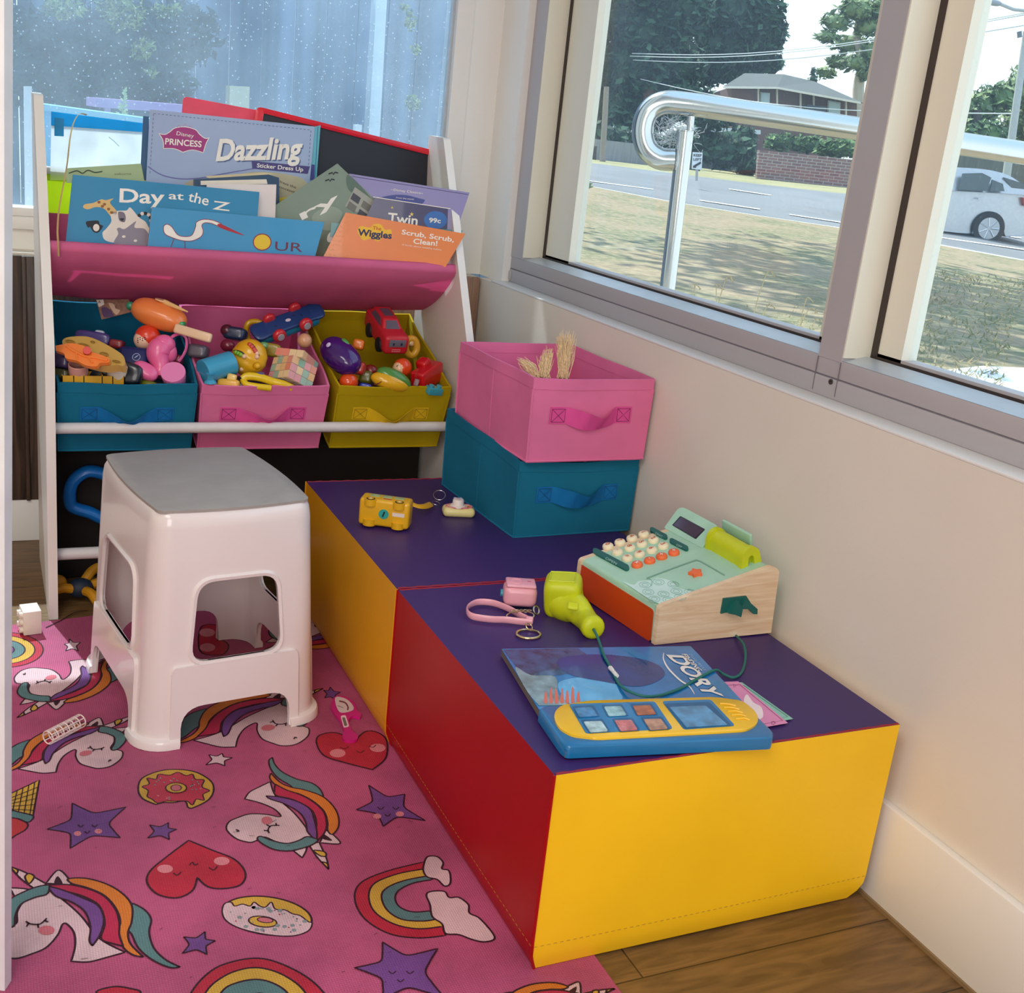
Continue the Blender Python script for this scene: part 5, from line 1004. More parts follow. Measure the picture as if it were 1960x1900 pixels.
mb = MB(); mb.lathe([(.0165, 0), (.016, .003), (.012, .004), (.0115, .013), (.010, .0155), (0, .0158)], mk('#f0e4dc', .4), ck + UP * .0098 + R_ @ Vector((-.002, 0, 0)), R_); mb.build('lens', cm_, sharp=50)
MB().box(ck + UP * .0256 + R_ @ Vector((-.002, 0, 0)), (.006, .0018, .0006), mk('#b8948c', .5), R_).build('lens_slot', cm_)
for s_ in (-1, 1): MB().tube([ck + UP * .0235 + R_ @ Vector((-.002 + s_ * (.005 + .004 * math.cos(t)), .009 + .0015 * math.sin(t * 2), .002 * math.sin(t))) for t in [i * .63 for i in range(10)]], .0012, mk('#7f8fb8', .5), 5, closed=True).build('bow', cm_)
MB().tube([ck + UP * .010 + R_ @ Vector((.022 + .005 * math.cos(t), -.004 + .004 * math.sin(t), 0)) for t in [i * .52 for i in range(12)]], .0010, mk('#b5443c', .5), 5, closed=True).build('trim_loop', cm_)
ringm(onz(*k1(612, 160), .316), .0125, .0009, steel, rotm(.5, -.4, .2)).build('key_ring', cm_)
# ================================================================ ON THE FLOOR
wb = mk('#e8ddd2', .4, name='cream_brick'); A = onz(66, 1215, MZ); bz = thing('toy_brick', (A.x, A.y, MZ), 'white plastic toy brick on the mat in front of the rack', 'toy brick')
bc = A + Vector((-.006, .022, .026)); R_ = rotm(0, 0, math.radians(8)); MB().box(bc, (.034, .045, .050), wb, R_, .0012).build('brick_body', bz)
for dy in (-.012, .011):
    for dz in (-.016, .000, .016) if dy < 0 else (-.012, .012): MB().cyl(bc + R_ @ Vector((-.017, dy, dz)), bc + R_ @ Vector((-.0235, dy, dz)), .0062, wb, n=20).build('stud', bz)
a, b_ = onz(*k4([(258, 1572)])[0], MZ + .0125), onz(*k4([(432, 1482)])[0], MZ + .0125); ax = (b_ - a).normalized(); M = frame(ax); Lc = (b_ - a).length
mb = MB(); cw = mk('#f0d9d4', .45, name='curler_plastic')
for i in range(7): mb.tube([a + ax * Lc * i / 6 + M @ Vector((math.cos(t), math.sin(t), 0)) * .0115 for t in [2 * math.pi * k / 24 for k in range(24)]], .0011, cw, 6, closed=True)
for k in range(8): t = 2 * math.pi * k / 8; d = M @ Vector((math.cos(t), math.sin(t), 0)) * .0115; mb.tube([a + d, b_ + d], .0011, cw, 6)
tag(mb.build('hair_curler'), 'small white lattice hair curler lying on the printed mat', 'hair curler')
mgn = mk('#c8187a', .35, coat=.2, name='magenta_plastic'); mk4 = lambda x, y: k4([(x, y)])[0]
MPZ = Pl((0, 0, MZ + .006), UP); base = onz(*mk4(1850, 1440), MZ); to = thing('toy_thermometer', base, 'magenta toy dial thermometer on the mat between the stool and the yellow block', 'toy thermometer')
mb = MB(); P = sp2([mk4(*p) for p in ((1780, 1375), (1800, 1350), (1850, 1352), (1900, 1385), (1915, 1425), (1935, 1440), (1930, 1462), (1895, 1455), (1870, 1475), (1885, 1530), (1918, 1560), (1905, 1585), (1850, 1585), (1835, 1560), (1842, 1530), (1822, 1480), (1800, 1450), (1775, 1410))], 4)
mb.slab([MPZ(*p) for p in P], (0, 0, -.0055), mgn); fixn(mb).build('case', to, sharp=50)
mb = MB(); mb.poly(sp2([mk4(*p) + ('c',) if 0 else mk4(*p) for p in ((1796, 1358), (1850, 1362), (1888, 1395), (1890, 1425), (1820, 1435))], 5), MPZ, .0006, mk('#d8c4c4', .4)); mb.stroke(sp2([mk4(*p) for p in ((1818, 1375), (1850, 1385), (1865, 1408), (1862, 1424))], 5, False), 2.6, MPZ, .0009, mk('#7a3040', .5)); mb.stroke([mk4(1810, 1400), mk4(1840, 1412)], .8, MPZ, .0009, inkk); mb.build('dial', to, smooth=False)
mb = MB(); pq = rpoly([mk4(1825, 1455), mk4(1852, 1450), mk4(1872, 1512), mk4(1842, 1520)], 3, 4); mb.poly(pq, MPZ, .0006, mk('#efc9cf', .4)); mb.poly(rpoly([mk4(1833, 1464), mk4(1848, 1462), mk4(1862, 1506), mk4(1846, 1510)], 2, 3), MPZ, .0009, mk('#6f6a66', .3)); mb.build('gauge', to, smooth=False)
# under the rack
bl = mk('#0f6fc0', .4, coat=.2, name='blue_ring_plastic'); c = ony(*mk4(470, 265), -.30); mb = MB()
P = [ony(*mk4(x, y), -.30) for x, y in ((560, 160), (470, 145), (400, 190), (375, 250), (378, 320), (410, 345), (480, 365), (560, 400), (640, 390), (680, 300), (650, 200))]
mb.tube(spline([tuple(p) for p in P], 5), .017, bl, 12, closed=True, flat=(1, .8)); tag(mb.build('toy_ring'), 'blue plastic ring toy on the shadowed lower shelf of the rack behind the stool', 'ring toy')
yd = mk('#c98c14', .5); nd = mk('#152238', .6)
c = onz(*mk4(430, 770), .03); do = thing('toy_figure', (c.x, c.y, 0), 'yellow and navy toy figure lying on the floor under the rack', 'toy figure')
MB().ball(c + Vector((.0, 0, .0)), (.028, .022, .022), nd).build('torso', do)
for P in (((20, 8, 0), (70, -8, 12)), ((10, 15, 10), (40, 40, 30)), ((-12, -6, 0), (-60, -24, 5)), ((10, -20, 0), (30, -60, -10))): MB().tube(sp3([c + Vector(P[0]) * .001, c + (Vector(P[0]) + Vector(P[1])) * .0005 + Vector((0, 0, .006)), c + Vector(P[1]) * .001], 4), .0105, yd, 10).build('limb', do)
MB().ball(c + Vector((-.045, .004, .012)), .019, yd).build('head', do)
# ================================================================ TOYS IN THE TUBS
CR = Vector(ROT.col[0]); CU = Vector(ROT.col[1]); CB = Vector(ROT.col[2])      # photo's right, up, towards the viewer
def cf(roll=0.0, tilt=0.0, yaw=0.0):   # a frame whose z looks at the viewer
    M = Matrix((CR, CU, CB)).transposed(); return M @ Matrix.Rotation(roll, 3, 'Z') @ Matrix.Rotation(tilt, 3, 'X') @ Matrix.Rotation(yaw, 3, 'Y')
def gl(c, r=.3): return mk(c, r, coat=.3, var=(12, .03))
def solo(mb, name, label, cat, group='toys in the rack tubs', sharp=50): return tag(mb.build(name, None, sharp), label, cat, group)
t1 = lambda x, y: (90 + x / 5.94, 560 + y / 5.94); t2 = lambda x, y: (370 + x / 5.937, 560 + y / 5.937); t3 = lambda x, y: (600 + x / 5.9375, 560 + y / 5.9375)
def T1(x, y, Y): return ony(*t1(x, y), Y)
def T2(x, y, Y): return ony(*t2(x, y), Y)
def T3(x, y, Y): return ony(*t3(x, y), Y)
def root(name, c, label, cat, group='toys in the rack tubs'): return thing(name, c, label, cat, group)
# ---- left tub
c = T1(1270, 260, -.33); h = root('toy_helicopter', c, 'orange toy helicopter with a cream rotor on top of the left tub', 'toy helicopter'); A, B = T1(1010, 160, -.31), T1(1540, 350, -.355); ax = (B - A).normalized(); M = frame(ax)
MB().ball((A + B) / 2, (.030, .027, (B - A).length / 2 + .008), gl('#ea8342'), M, 30, 18, pw=.8).build('body', h, sharp=80); MB().ball(T1(950, 150, -.305), .009, gl('#2f8f6a')).build('nose', h)
hb = T1(1300, 195, -.33); ht = T1(1305, 95, -.33); m_ = MB(); m_.cyl(hb, ht, .0075, gl('#e59a62')); m_.cyl(ht, T1(1308, 80, -.33), .0145, gl('#ecc08c')); m_.build('rotor_hub', h)
a, b_ = T1(1330, 105, -.335), T1(1600, 218, -.38); m_ = MB(); m_.tube([a, (a + b_) / 2, b_], [.0058, .0042, .0015], gl('#e8c07e'), 10); m_.build('rotor_blade', h)
m_ = MB(); m_.box(T1(1490, 350, -.362), (.030, .012, .018), gl('#2f9a62'), cf(-.15, .3), .004, 3); m_.build('clamp', h)
a, b_ = T1(1450, 400, -.375), ony(405, 648, -.42); m_ = MB(); m_.box((a + b_) / 2, ((b_ - a).length, .020, .012), gl('#e9c5a0'), frame((b_ - a).cross(CB).cross(b_ - a), b_ - a), .0045, 3); m_.build('tail', h)
pl = Pl(T1(750, 180, -.215), CB + CU * .3); m_ = MB(); q = [t1(555, 80), t1(930, 75), t1(975, 215), t1(620, 305)]; m_.slab([pl(*p) for p in q], -pl.n * .0012, mk('#8f6a58', .5, var=(120, .4)))
fixn(m_); m_.poly([t1(562, 84), t1(640, 78), t1(652, 135), t1(590, 165)], pl, .0004, mk('#e6dccf', .5)); m_.text('A', t1(582, 122), t1(612, 120), 6, pl, .0008, dk); m_.poly(sp2([t1(620, 170), t1(700, 180), t1(760, 260), t1(700, 280), t1(640, 270)], 4), pl, .0004, mk('#5b4468', .5)); m_.poly(sp2([t1(700, 120), t1(760, 130), t1(780, 180), t1(830, 200), t1(790, 250), t1(740, 200)], 4), pl, .0006, mk('#d9b9a0', .5))
solo(m_, 'picture_card', 'brown patterned picture card with a letter at the back of the left tub', 'card')
c = T1(1145, 505, -.345); h = root('toy_fruit', c, 'round red and cream fruit toy with a green stem in the left tub', 'toy fruit'); R_ = cf(.5)
MB().ball(c, (.0265, .0245, .0255), gl('#da3a1e'), None, 28, 18).build('skin', h, sharp=80); MB().ball(c + CR * -.0055 + CU * -.0065 + CB * .004, (.0225, .0205, .0215), gl('#e9bfa4'), None, 26, 16).build('face', h, sharp=80)
m_ = MB(); m_.tube(sp3([c + CU * .024, c + CU * .030 + CR * -.002, c + CU * .033 + CR * .002 + CB * .002, c + CU * .031 + CR * .004 + CB * .003], 4), .0022, gl('#6fae2e'), 8); 
for i in range(5): t = i * 1.26; m_.tube([c + CU * .0235, c + CU * .023 + (CR * math.cos(t) + CB * math.sin(t)) * .012], [.003, .001], gl('#6fae2e'), 6, flat=(1, .4))
m_.build('stem', h); m_ = MB()
for i in range(9): m_.ball(c + CB * .0245 + CR * (-.013 + (i % 4) * .005) + CU * (-.006 - (i // 4) * .004 + (i % 2) * .002), .0013, inkk, None, 8, 6)
m_.build('speckle', h)
c = T1(1260, 740, -.40); pkg = gl('#e9679c'); h = root('toy_poodle', c, 'glossy pink moulded toy with a looped strap in the left tub', 'toy')
m_ = MB(); m_.tube(sp3([T1(1320, 580, -.385), T1(1260, 690, -.39), T1(1290, 830, -.40), T1(1290, 960, -.41)], 6), [.0205 + .004 * math.sin(i * .33) for i in range(19)], pkg, 22); m_.ball(T1(1330, 590, -.385), (.0235, .021, .021), pkg); m_.ball(T1(1390, 680, -.385), (.016, .016, .022), pkg); m_.build('body', h, sharp=80)
a, b_ = T1(1010, 830, -.41), T1(1225, 950, -.425); m_ = MB(); m_.ball((a + b_) / 2, (.0175, .014, (b_ - a).length / 2 + .006), pkg, frame(b_ - a), 24, 14, pw=.85); m_.build('ear', h, sharp=80)
m_ = MB(); M = frame(CB + CU * .55 + CR * .15); m_.lathe([(.0205, -.045), (.024, -.02), (.0255, -.002), (.0250, 0), (0, .0006)], gl('#e884b8'), T1(1432, 900, -.435), M, 30); m_.build('cup', h)
m_ = MB(); m_.tube(sp3([T1(1385, 545, -.38), T1(1440, 490, -.375), T1(1520, 470, -.37), T1(1580, 520, -.37), T1(1585, 620, -.375), T1(1550, 710, -.38), T1(1495, 785, -.39)], 6), .0034, gl('#d85a96'), 8, flat=(1, .6)); m_.build('strap', h)
def tray(poly_, Y, n_, th_, col, f):
    pl = Pl(f(*poly_[0][:2], Y), n_); pts = sp2([(t1 if f is T1 else t2)(p[0], p[1]) + tuple(p[2:]) for p in poly_], 4); m_ = MB(); m_.slab([pl(*p) for p in pts], -pl.n * th_, col); return fixn(m_), pl
m_, pl = tray([(175, 545), (240, 505), (400, 495), (500, 510), (640, 570), (840, 690), (885, 770), (870, 832), (800, 820), (660, 830), (500, 800), (330, 740), (200, 620)], -.385, CB + CU * .9, .018, gl('#c9a250', .5), T1)
h = root('toy_tray', T1(500, 650, -.385), 'tan banana shaped moulded tray with hollows in the left tub', 'toy tray'); m_.build('shell', h)
for x, y, rx, ry in ((265, 555, 60, 20), (415, 600, 75, 24), (650, 700, 58, 26), (790, 782, 52, 16), (520, 560, 30, 14)):
    w_ = MB(); o_ = ell(t1(x, y), rx / 5.94, ry / 5.94, .2, 20); i_ = ell(t1(x, y), rx / 5.94 * .8, ry / 5.94 * .75, .2, 20); w_.add([pl(*p, .0006) for p in o_] + [pl(*p, .0022) for p in i_] + [pl(*p, .0003) for p in ell(t1(x, y), rx / 5.94 * .6, ry / 5.94 * .5, .2, 20)], [[k * 20 + i, k * 20 + (i + 1) % 20, (k + 1) * 20 + (i + 1) % 20, (k + 1) * 20 + i] for k in range(2) for i in range(20)] + [list(range(40, 60))], gl('#a88338', .6)); w_.build('hollow', h)
m_, pl = tray([(95, 602, 'c'), (220, 580), (300, 575), (430, 610), (500, 670), (690, 735), (702, 790), (600, 800), (560, 838), (440, 825), (330, 770), (215, 745), (190, 690), (98, 655, 'c')], -.418, CB + CU * .7, .008, gl('#f5863a'), T1)
h = root('toy_plate', T1(400, 700, -.418), 'bright orange ribbed plastic piece with a red button in the left tub', 'toy part'); m_.build('plate', h)
w_ = MB(); w_.tube([pl(*t1(*p), .001) for p in ((220, 600), (300, 660), (420, 720), (560, 740), (690, 770))], .0028, gl('#f5863a'), 8); w_.tube([pl(*t1(*p), .001) for p in ((330, 690), (350, 760))], .002, gl('#f5863a'), 6); w_.tube([pl(*t1(*p), .001) for p in ((480, 740), (520, 800))], .002, gl('#f5863a'), 6); w_.build('rib', h)
MB().cyl(pl(*t1(455, 675), -.002), pl(*t1(455, 655), .012), .0078, gl('#d22b1c')).build('button', h)
for x, y, r, c_, lab in ((355, 860, .0190, '#d49a90', 'pale pink bottle cap under the orange piece in the left tub'), (800, 885, .0200, '#e9dccb', 'white bottle cap standing on the yellow sectioned tray in the left tub')):
    c = T1(x, y, -.425); M = frame(UP * .85 + CB * .4 + CR * .12); w_ = MB(); w_.lathe([(r, -.010), (r, .010), (r - .0012, .0112), (r - .0024, .010), (r - .0024, -.008)], mk(c_, .45), c, M, 32); w_.lathe([(0, -.007), (r - .0022, -.007)], mk(c_, .45), c, M, 24); w_.lathe([(r * .45, -.009), (r * .45, .004)], mk(c_, .45), c - M @ Vector((0, 0, .006)), M, 20); solo(w_, 'bottle_cap', lab, 'bottle cap', sharp=40)
# yellow sectioned tray just behind the tub's front edge
yy = gl('#d9a21e', .4); w_ = MB(); x0_ = T1(165, 985, -.435).x; x1_ = T1(880, 1030, -.435).x; zt = T1(500, 930, -.435).z; 
w_.b2((x0_, -.440, zt - .022), (x1_, -.437, zt - .002), yy); w_.b2((x0_, -.406, zt - .020), (x1_, -.403, zt), yy); w_.b2((x0_, -.44, zt - .022), (x1_, -.403, zt - .019), yy)
for t in (0, .18, .34, .63, .80, .985): x = x0_ + (x1_ - x0_) * t; w_.b2((x, -.44, zt - .022), (x + .0018, -.403, zt), yy)
solo(w_, 'sorting_tray', 'shallow yellow tray split into sections at the front of the left tub', 'tray')
w_ = MB(); w_.box(T1(960, 1010, -.425), (.020, .012, .022), mk('#6f5636', .3, var=(30, .2)), cf(), .001); solo(w_, 'toy_box', 'small brown see through box beside the yellow sectioned tray', 'box')
nvb = mk('#12205c', .5); w_ = MB(); w_.box(T1(985, 760, -.375), (.062, .05, .03), nvb, cf(-.1, -.3), .010, 3); h = root('toy_pouch', T1(985, 760, -.375), 'dark blue toy with a round white emblem in the left tub', 'toy'); w_.build('body', h)
M = cf(-.1, -.3); cc = T1(985, 760, -.375) + M @ Vector((.010, .0, .0155)); ringm(cc, .0078, .0006, mk('#b8c2e0', .5), M).build('emblem_ring', h); w_ = MB()
for i in range(3): w_.tube([cc + M @ Vector((-.0035 + i * .0018, -.003 + i * .0015, .0002)), cc + M @ Vector((.0 + i * .0018, .002 + i * .0012, .0002))], .0006, mk('#b8c2e0', .5), 5)
w_.build('emblem', h)
for x, y, Y, s_, c_, lab, nm in ((520, 520, -.30, (.075, .03, .02), '#4a3a78', 'flat purple toy piece behind the tan tray', 'toy_piece'), (160, 780, -.40, (.045, .03, .04), '#3d3160', 'purple toy piece at the left wall of the left tub', 'toy_piece'), (800, 590, -.32, (.03, .02, .03), '#8a2c34', 'dark red toy piece behind the tan tray', 'toy_piece'), (600, 470, -.28, (.02, .016, .012), '#b8c6d8', 'clear domed toy piece at the back of the left tub', 'toy_piece'), (650, 880, -.40, (.16, .05, .03), '#15202c', 'dark plastic block deep in the left tub', 'toy_piece'), (1150, 1050, -.425, (.045, .02, .02), '#6e7420', 'olive green ball toy at the front of the left tub', 'toy_ball'), (150, 920, -.42, (.035, .02, .02), '#3c4420', 'dark green toy piece at the front left corner of the left tub', 'toy_piece'), (1490, 760, -.37, (.02, .02, .03), '#7a1f30', 'dark red toy piece behind the pink strap', 'toy_piece')):
    w_ = MB(); w_.ball(T1(x, y, Y), [q * .5 for q in s_], gl(c_), cf(-.15), 24, 14, pw=.5 if 'piece' in nm or 'block' in lab else .95); solo(w_, nm, lab, 'toy', sharp=80)
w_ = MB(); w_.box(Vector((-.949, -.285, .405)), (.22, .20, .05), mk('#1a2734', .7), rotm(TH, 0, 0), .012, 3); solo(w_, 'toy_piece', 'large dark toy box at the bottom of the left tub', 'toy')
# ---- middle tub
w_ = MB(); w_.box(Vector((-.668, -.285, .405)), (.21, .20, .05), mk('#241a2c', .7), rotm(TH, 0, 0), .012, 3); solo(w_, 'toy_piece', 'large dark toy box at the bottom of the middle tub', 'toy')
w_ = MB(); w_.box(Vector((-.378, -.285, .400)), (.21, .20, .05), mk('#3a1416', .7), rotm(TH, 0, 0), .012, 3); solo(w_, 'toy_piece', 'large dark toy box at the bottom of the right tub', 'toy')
A, B = T2(760, 430, -.275), T2(1385, 200, -.245); ex = (B - A).normalized(); n_ = (CB + CU * .35).normalized(); n_ = (n_ - ex * n_.dot(ex)).normalized(); ey = n_.cross(ex); M = Matrix((ex, ey, n_)).transposed(); c = (A + B) / 2
h = root('toy_car', c, 'blue toy car lying upside down with red wheels in the middle tub', 'toy car'); LC = (B - A).length
w_ = MB(); w_.box(c - n_ * .004, (LC * 1.12, .044, .010), gl('#1c3f78', .4), M, .0045, 3); w_.b = 0
for sx_ in (-1, 1): w_.ball(c - n_ * .004 + ex * sx_ * LC * .50, (.020, .0235, .006), gl('#1c3f78', .4), M, 20, 10, pw=.7)
w_.build('chassis', h); MB().box(c - n_ * .022, (LC * 1.10, .046, .028), gl('#1583a6'), M, .012, 4).build('shell', h, sharp=60)
for x, y, r, near in ((980, 490, .0160, 1), (1280, 362, .0160, 1), (862, 300, .0150, 0), (1152, 175, .0150, 0)):
    p = onp(*t2(x, y), c + n_ * .001, n_); s_ = -1 if near else 1; wo = MB(); wo.lathe([(r * .7, -.007), (r, -.004), (r, .003), (r * .75, .007), (0, .0075)], gl('#d0313a'), p, frame(ey * s_ + n_ * .35 * (1 if near else -.4), ex), 26); wh = wo.build('wheel', h, sharp=60)
    fm = frame(ey * s_ + n_ * .35 * (1 if near else -.4), ex); MB().lathe([(r * .55, .0072), (r * .5, .0088), (0, .009)], gl('#a9a3ac'), p, fm, 20).build('hub', wh)
w_ = MB(); w_.ball(c + n_ * .0012, (.0068, .0042, .0008), gl('#d8ccd8'), M, 16, 8); w_.build('badge', h)
for dx, dy in ((.018, .006), (-.034, -.004), (.035, .0)): MB().box(c + ex * dx + ey * dy + n_ * .0012, (.0065, .002, .0008), inkk, M @ rotm(0, 0, -.9)).build('slot', h)
c = T2(635, 740, -.375); h = root('fidget_ball', c, 'yellow egg shaped fidget toy with green and red beads in the middle tub', 'fidget toy')
yb_ = gl('#e5ac1c'); M = cf(-.35)
def rib(p): q = 1 + .022 * math.cos(p.y * 14 + p.x * 2); return Vector((p.x * q, p.y, p.z * q))
MB().ball(c, (.0385, .0415, .036), yb_, M, 44, 34, f=rib).build('body', h, sharp=80)
def onball(x, y, k=1.0):
    d = ray(*t2(x, y)).normalized(); o = CAM - c; b2_ = o.dot(d); q = b2_ * b2_ - (o.dot(o) - (.0375 * k) ** 2); return CAM + d * (-b2_ - math.sqrt(max(q, 0)))
for pts, c_ in (([(485, 680), (510, 690), (538, 705)], '#7fb62e'), ([(640, 590), (665, 615), (690, 645), (705, 665)], '#cf4a3e'), ([(578, 725), (722, 690), (722, 730), (548, 870)], '#eebfa0')):
    for p in pts: MB().ball(onball(*p), .0052, gl(c_), None, 16, 10).build('bead', h)
w_ = MB(); w_.tube([onball(p[0], p[1], 1.01) for p in sp2([(620, 570), (660, 575), (700, 620), (740, 690), (745, 720)], 4, False)], .0012, inkk, 6); w_.tube([onball(p[0], p[1], 1.01) for p in sp2([(460, 660), (500, 655), (560, 680), (590, 715)], 4, False)], .0012, inkk, 6); w_.build('groove', h)
w_ = MB(); w_.tube([onball(725 + 45 * math.cos(t), 835 + 45 * math.sin(t), 1.0) for t in [i * .35 for i in range(18)]], .0009, gl('#b98410'), 6, closed=True); w_.ball(onball(725, 835, .97), .0068, yb_); w_.build('end_button', h)
w_ = MB(); w_.ball(T2(790, 600, -.36), (.012, .008, .004), gl('#5f9a5c'), cf(.2)); w_.build('leaf', h)
# pastel cube, four by four, top layer turned
Wd = (CR * .22 + CU * .93 - CB * .24).normalized(); Ud = (CR * .74 + CU * -.05 + CB * .66); Ud = (Ud - Wd * Ud.dot(Wd)).normalized(); Vd = Wd.cross(Ud); Vd = Vd if Vd.dot(CB) > 0 else -Vd
c = T2(1130, 870, -.415) - CB * .01; h = root('puzzle_cube', c, 'pastel four by four puzzle cube with a turned top layer in the middle tub', 'puzzle cube'); rng = random.Random(11)
pal = ['#e9a08c', '#eec28e', '#8fb79f', '#e8a6a8', '#efd2a4', '#e98f7a', '#a5c4b0']; CS = .0172
for k in range(4):
    an = .38 if k == 3 else 0; Rw = Matrix.Rotation(an, 3, Wd); U2 = Rw @ Ud; V2 = Rw @ Vd; M = Matrix((U2, V2, Wd)).transposed()
    if M.determinant() < 0: M = Matrix((V2, U2, Wd)).transposed()
    for i in range(4):
        for j in range(4):
            if k < 3 and i < 3 and j < 3 and k > 0: continue
            p = c + U2 * (i - 1.5) * CS + V2 * (j - 1.5) * CS + Wd * (k - 1.5) * CS
            w_ = MB(); w_.box(p, (CS * .97,) * 3, mk('#ead8c4' if k < 3 else '#f0ddc4', .35, coat=.2), M, .0012, 2)
            for (cond, dv, a_, b_) in ((i == 3, U2, V2, Wd), (j == 3, V2, U2, Wd), (k == 3, Wd, U2, V2)):
                if cond:
                    q = p + dv * (CS * .487 + .0003); e = CS * .465; Q = [q + a_ * e + b_ * e, q - a_ * e + b_ * e, q - a_ * e - b_ * e, q + a_ * e - b_ * e]; w_.slab(Q, dv * .0004, mk(rng.choice(pal), .35, coat=.3))
            fixn(w_).build('cubelet', h, sharp=40)
a, b_ = T2(110, 900, -.43), T2(432, 800, -.405); h = root('toy_tube', a, 'turquoise plastic tube with a small sucker foot in the middle tub', 'toy tube'); tq = gl('#3a9cc0', .4)
M = frame(b_ - a); MB().lathe([(.026, 0), (.0262, (b_ - a).length), (.024, (b_ - a).length + .0015), (0, (b_ - a).length + .0022)], tq, a, M, 34).build('barrel', h); w_ = MB(); w_.lathe([(.013, -.006), (.007, 0), (.0065, .010), (.0085, .014), (0, .0145)], tq, T2(190, 985, -.45), frame(UP + CB * .2), 22); w_.build('sucker', h)
w_ = MB(); ylw = gl('#e6c21a'); w_.tube(sp3([T2(560, 985, -.43), T2(620, 950, -.43), T2(760, 965, -.435), T2(900, 1010, -.44), T2(1020, 1040, -.445), T2(1120, 1085, -.445)], 6), .0088, ylw, 14, flat=(1, .8)); w_.tube(sp3([T2(565, 990, -.43), T2(600, 1040, -.44), T2(720, 1065, -.448), T2(880, 1085, -.45)], 6), .007, ylw, 12); h = root('grip_toy', T2(800, 1010, -.43), 'yellow curved handle toy with blue knobs in the middle tub', 'toy'); w_.build('bar', h)
for x, y in ((762, 928), (1000, 1008)): p = T2(x, y, -.43); MB().cyl(p - UP * .005, p + UP * .004, .0082, gl('#3c55a8'), n=24).build('knob', h)
c = T2(400, 1040, -.437); h = root('toy_car', c, 'small pale yellow toy car at the front of the middle tub', 'toy car'); yc = gl('#e8b040'); MB().box(c, (.046, .022, .020), yc, cf(-.1), .006, 3).build('body', h); MB().box(c + CR * .007 + CU * .013, (.020, .018, .012), gl('#efc873'), cf(-.25), .004, 3).build('cabin', h)
w_ = MB(); w_.tube(sp3([T2(640, 560, -.26), T2(600, 450, -.25), T2(620, 350, -.25), T2(700, 325, -.25), T2(775, 350, -.25)], 6), .0065, mk('#c99a18', .2, coat=.5), 12); solo(w_, 'toy_hook', 'see through amber hook toy behind the upside down car', 'toy')
for x, y, Y, s_, c_, lab, nm in ((1265, 545, -.34, (.033, .033, .033), '#d9a078', 'cream and red ball toy right of the upside down car', 'toy_ball'), (385, 430, -.27, (.030, .028, .028), '#5a2430', 'dark red and blue wheel toy at the back of the middle tub', 'toy_ball'), (390, 600, -.31, (.032, .028, .028), '#7c2338', 'dark crimson ball toy behind the yellow fidget toy', 'toy_ball'), (60, 670, -.36, (.042, .03, .042), '#5a525e', 'grey plastic block at the left wall of the middle tub', 'toy_piece'), (870, 650, -.33, (.05, .03, .02), '#9a8420', 'olive yellow toy piece behind the fidget toy', 'toy_piece'), (480, 470, -.27, (.05, .03, .045), '#20304e', 'dark navy toy piece at the back of the middle tub', 'toy_piece')):
    w_ = MB(); w_.ball(T2(x, y, Y), [q * .5 for q in s_], gl(c_), cf(-.15), 24, 14, pw=.45 if 'piece' in nm else 1.0); solo(w_, nm, lab, 'toy', sharp=80)
# ---- right tub
P1 = T3(930, 560, -.375); P2 = T3(735, 280, -.255); ax = (P2 - P1).normalized(); rr_ = ax.cross(UP).normalized(); rr_ = rr_ if rr_.dot(CR) > 0 else -rr_; upv = rr_.cross(ax); upv = upv if upv.z > 0 else -upv
M = Matrix((rr_, -ax if rr_.cross(-ax).dot(upv) > 0 else ax, upv)).transposed(); red = mk('#c01f2c', .5, coat=.1, name='soft_red'); gyw = mk('#5a4a58', .4)
c = (P1 + P2) / 2; h = root('toy_car', c, 'chunky red soft toy car with grey windows and black tyres in the right tub', 'toy car'); LL = (P2 - P1).length
w_ = MB(); w_.box(c + upv * -.004, (.060, LL + .028, .046), red, M, .010, 4); w_.build('body', h, sharp=60)
w_ = MB(); cb_ = c + ax * .012 + upv * .019
V = [cb_ + rr_ * sx_ * wx + ax * ly * LL + upv * hz for (hz, wx, l0, l1) in ((-.006, .0255, -.42, .46), (.016, .0185, -.20, .30)) for (sx_, ly) in ((-1, l0), (1, l0), (1, l1), (-1, l1))]
bm_ = MB(); bm_.add(V, [[0, 1, 2, 3], [4, 5, 6, 7], [0, 1, 5, 4], [1, 2, 6, 5], [2, 3, 7, 6], [3, 0, 4, 7]], red); co = fixn(bm_).build('cabin', h, sharp=30); md = co.modifiers.new('bv', 'BEVEL'); md.width = .004; md.segments = 3
def fq(a, b_, c_, d_, sh_, o_):      # inset window on a quad face
    ct = (a + b_ + c_ + d_) / 4; n0 = (b_ - a).cross(d_ - a).normalized(); n0 = n0 if n0.dot(ct - (cb_ + upv * .004)) > 0 else -n0; P = [ct + (p - ct) * sh_ for p in (a, b_, c_, d_)]; m9 = MB(); m9.slab(P, n0 * o_, gyw); fixn(m9).build('window', co, smooth=False)
fq(V[0], V[1], V[5], V[4], .68, .0012); fq(V[3], V[0], V[4], V[7], .62, .0012); fq(V[4], V[5], V[6], V[7], .6, .0012)
fc = P1 - ax * .0142
MB().box(fc + upv * .003, (.040, .003, .0175), mk('#6d6674', .4), M, .001).build('grille', h)
for s_ in (-1, 1): MB().box(fc - ax * .0016 + rr_ * s_ * .0095 + upv * .002, (.0035, .002, .0055), inkk, M).build('eye', h)
w_ = MB(); w_.tube([fc - ax * .001 + rr_ * a_ + upv * b_ for a_, b_ in ((-.011, -.017), (.009, -.017), (.009, -.0125), (-.011, -.0125))], .0006, mk('#e39aa0', .5), 5, closed=True); w_.build('number_plate', h)
blk = mk('#15161c', .55)
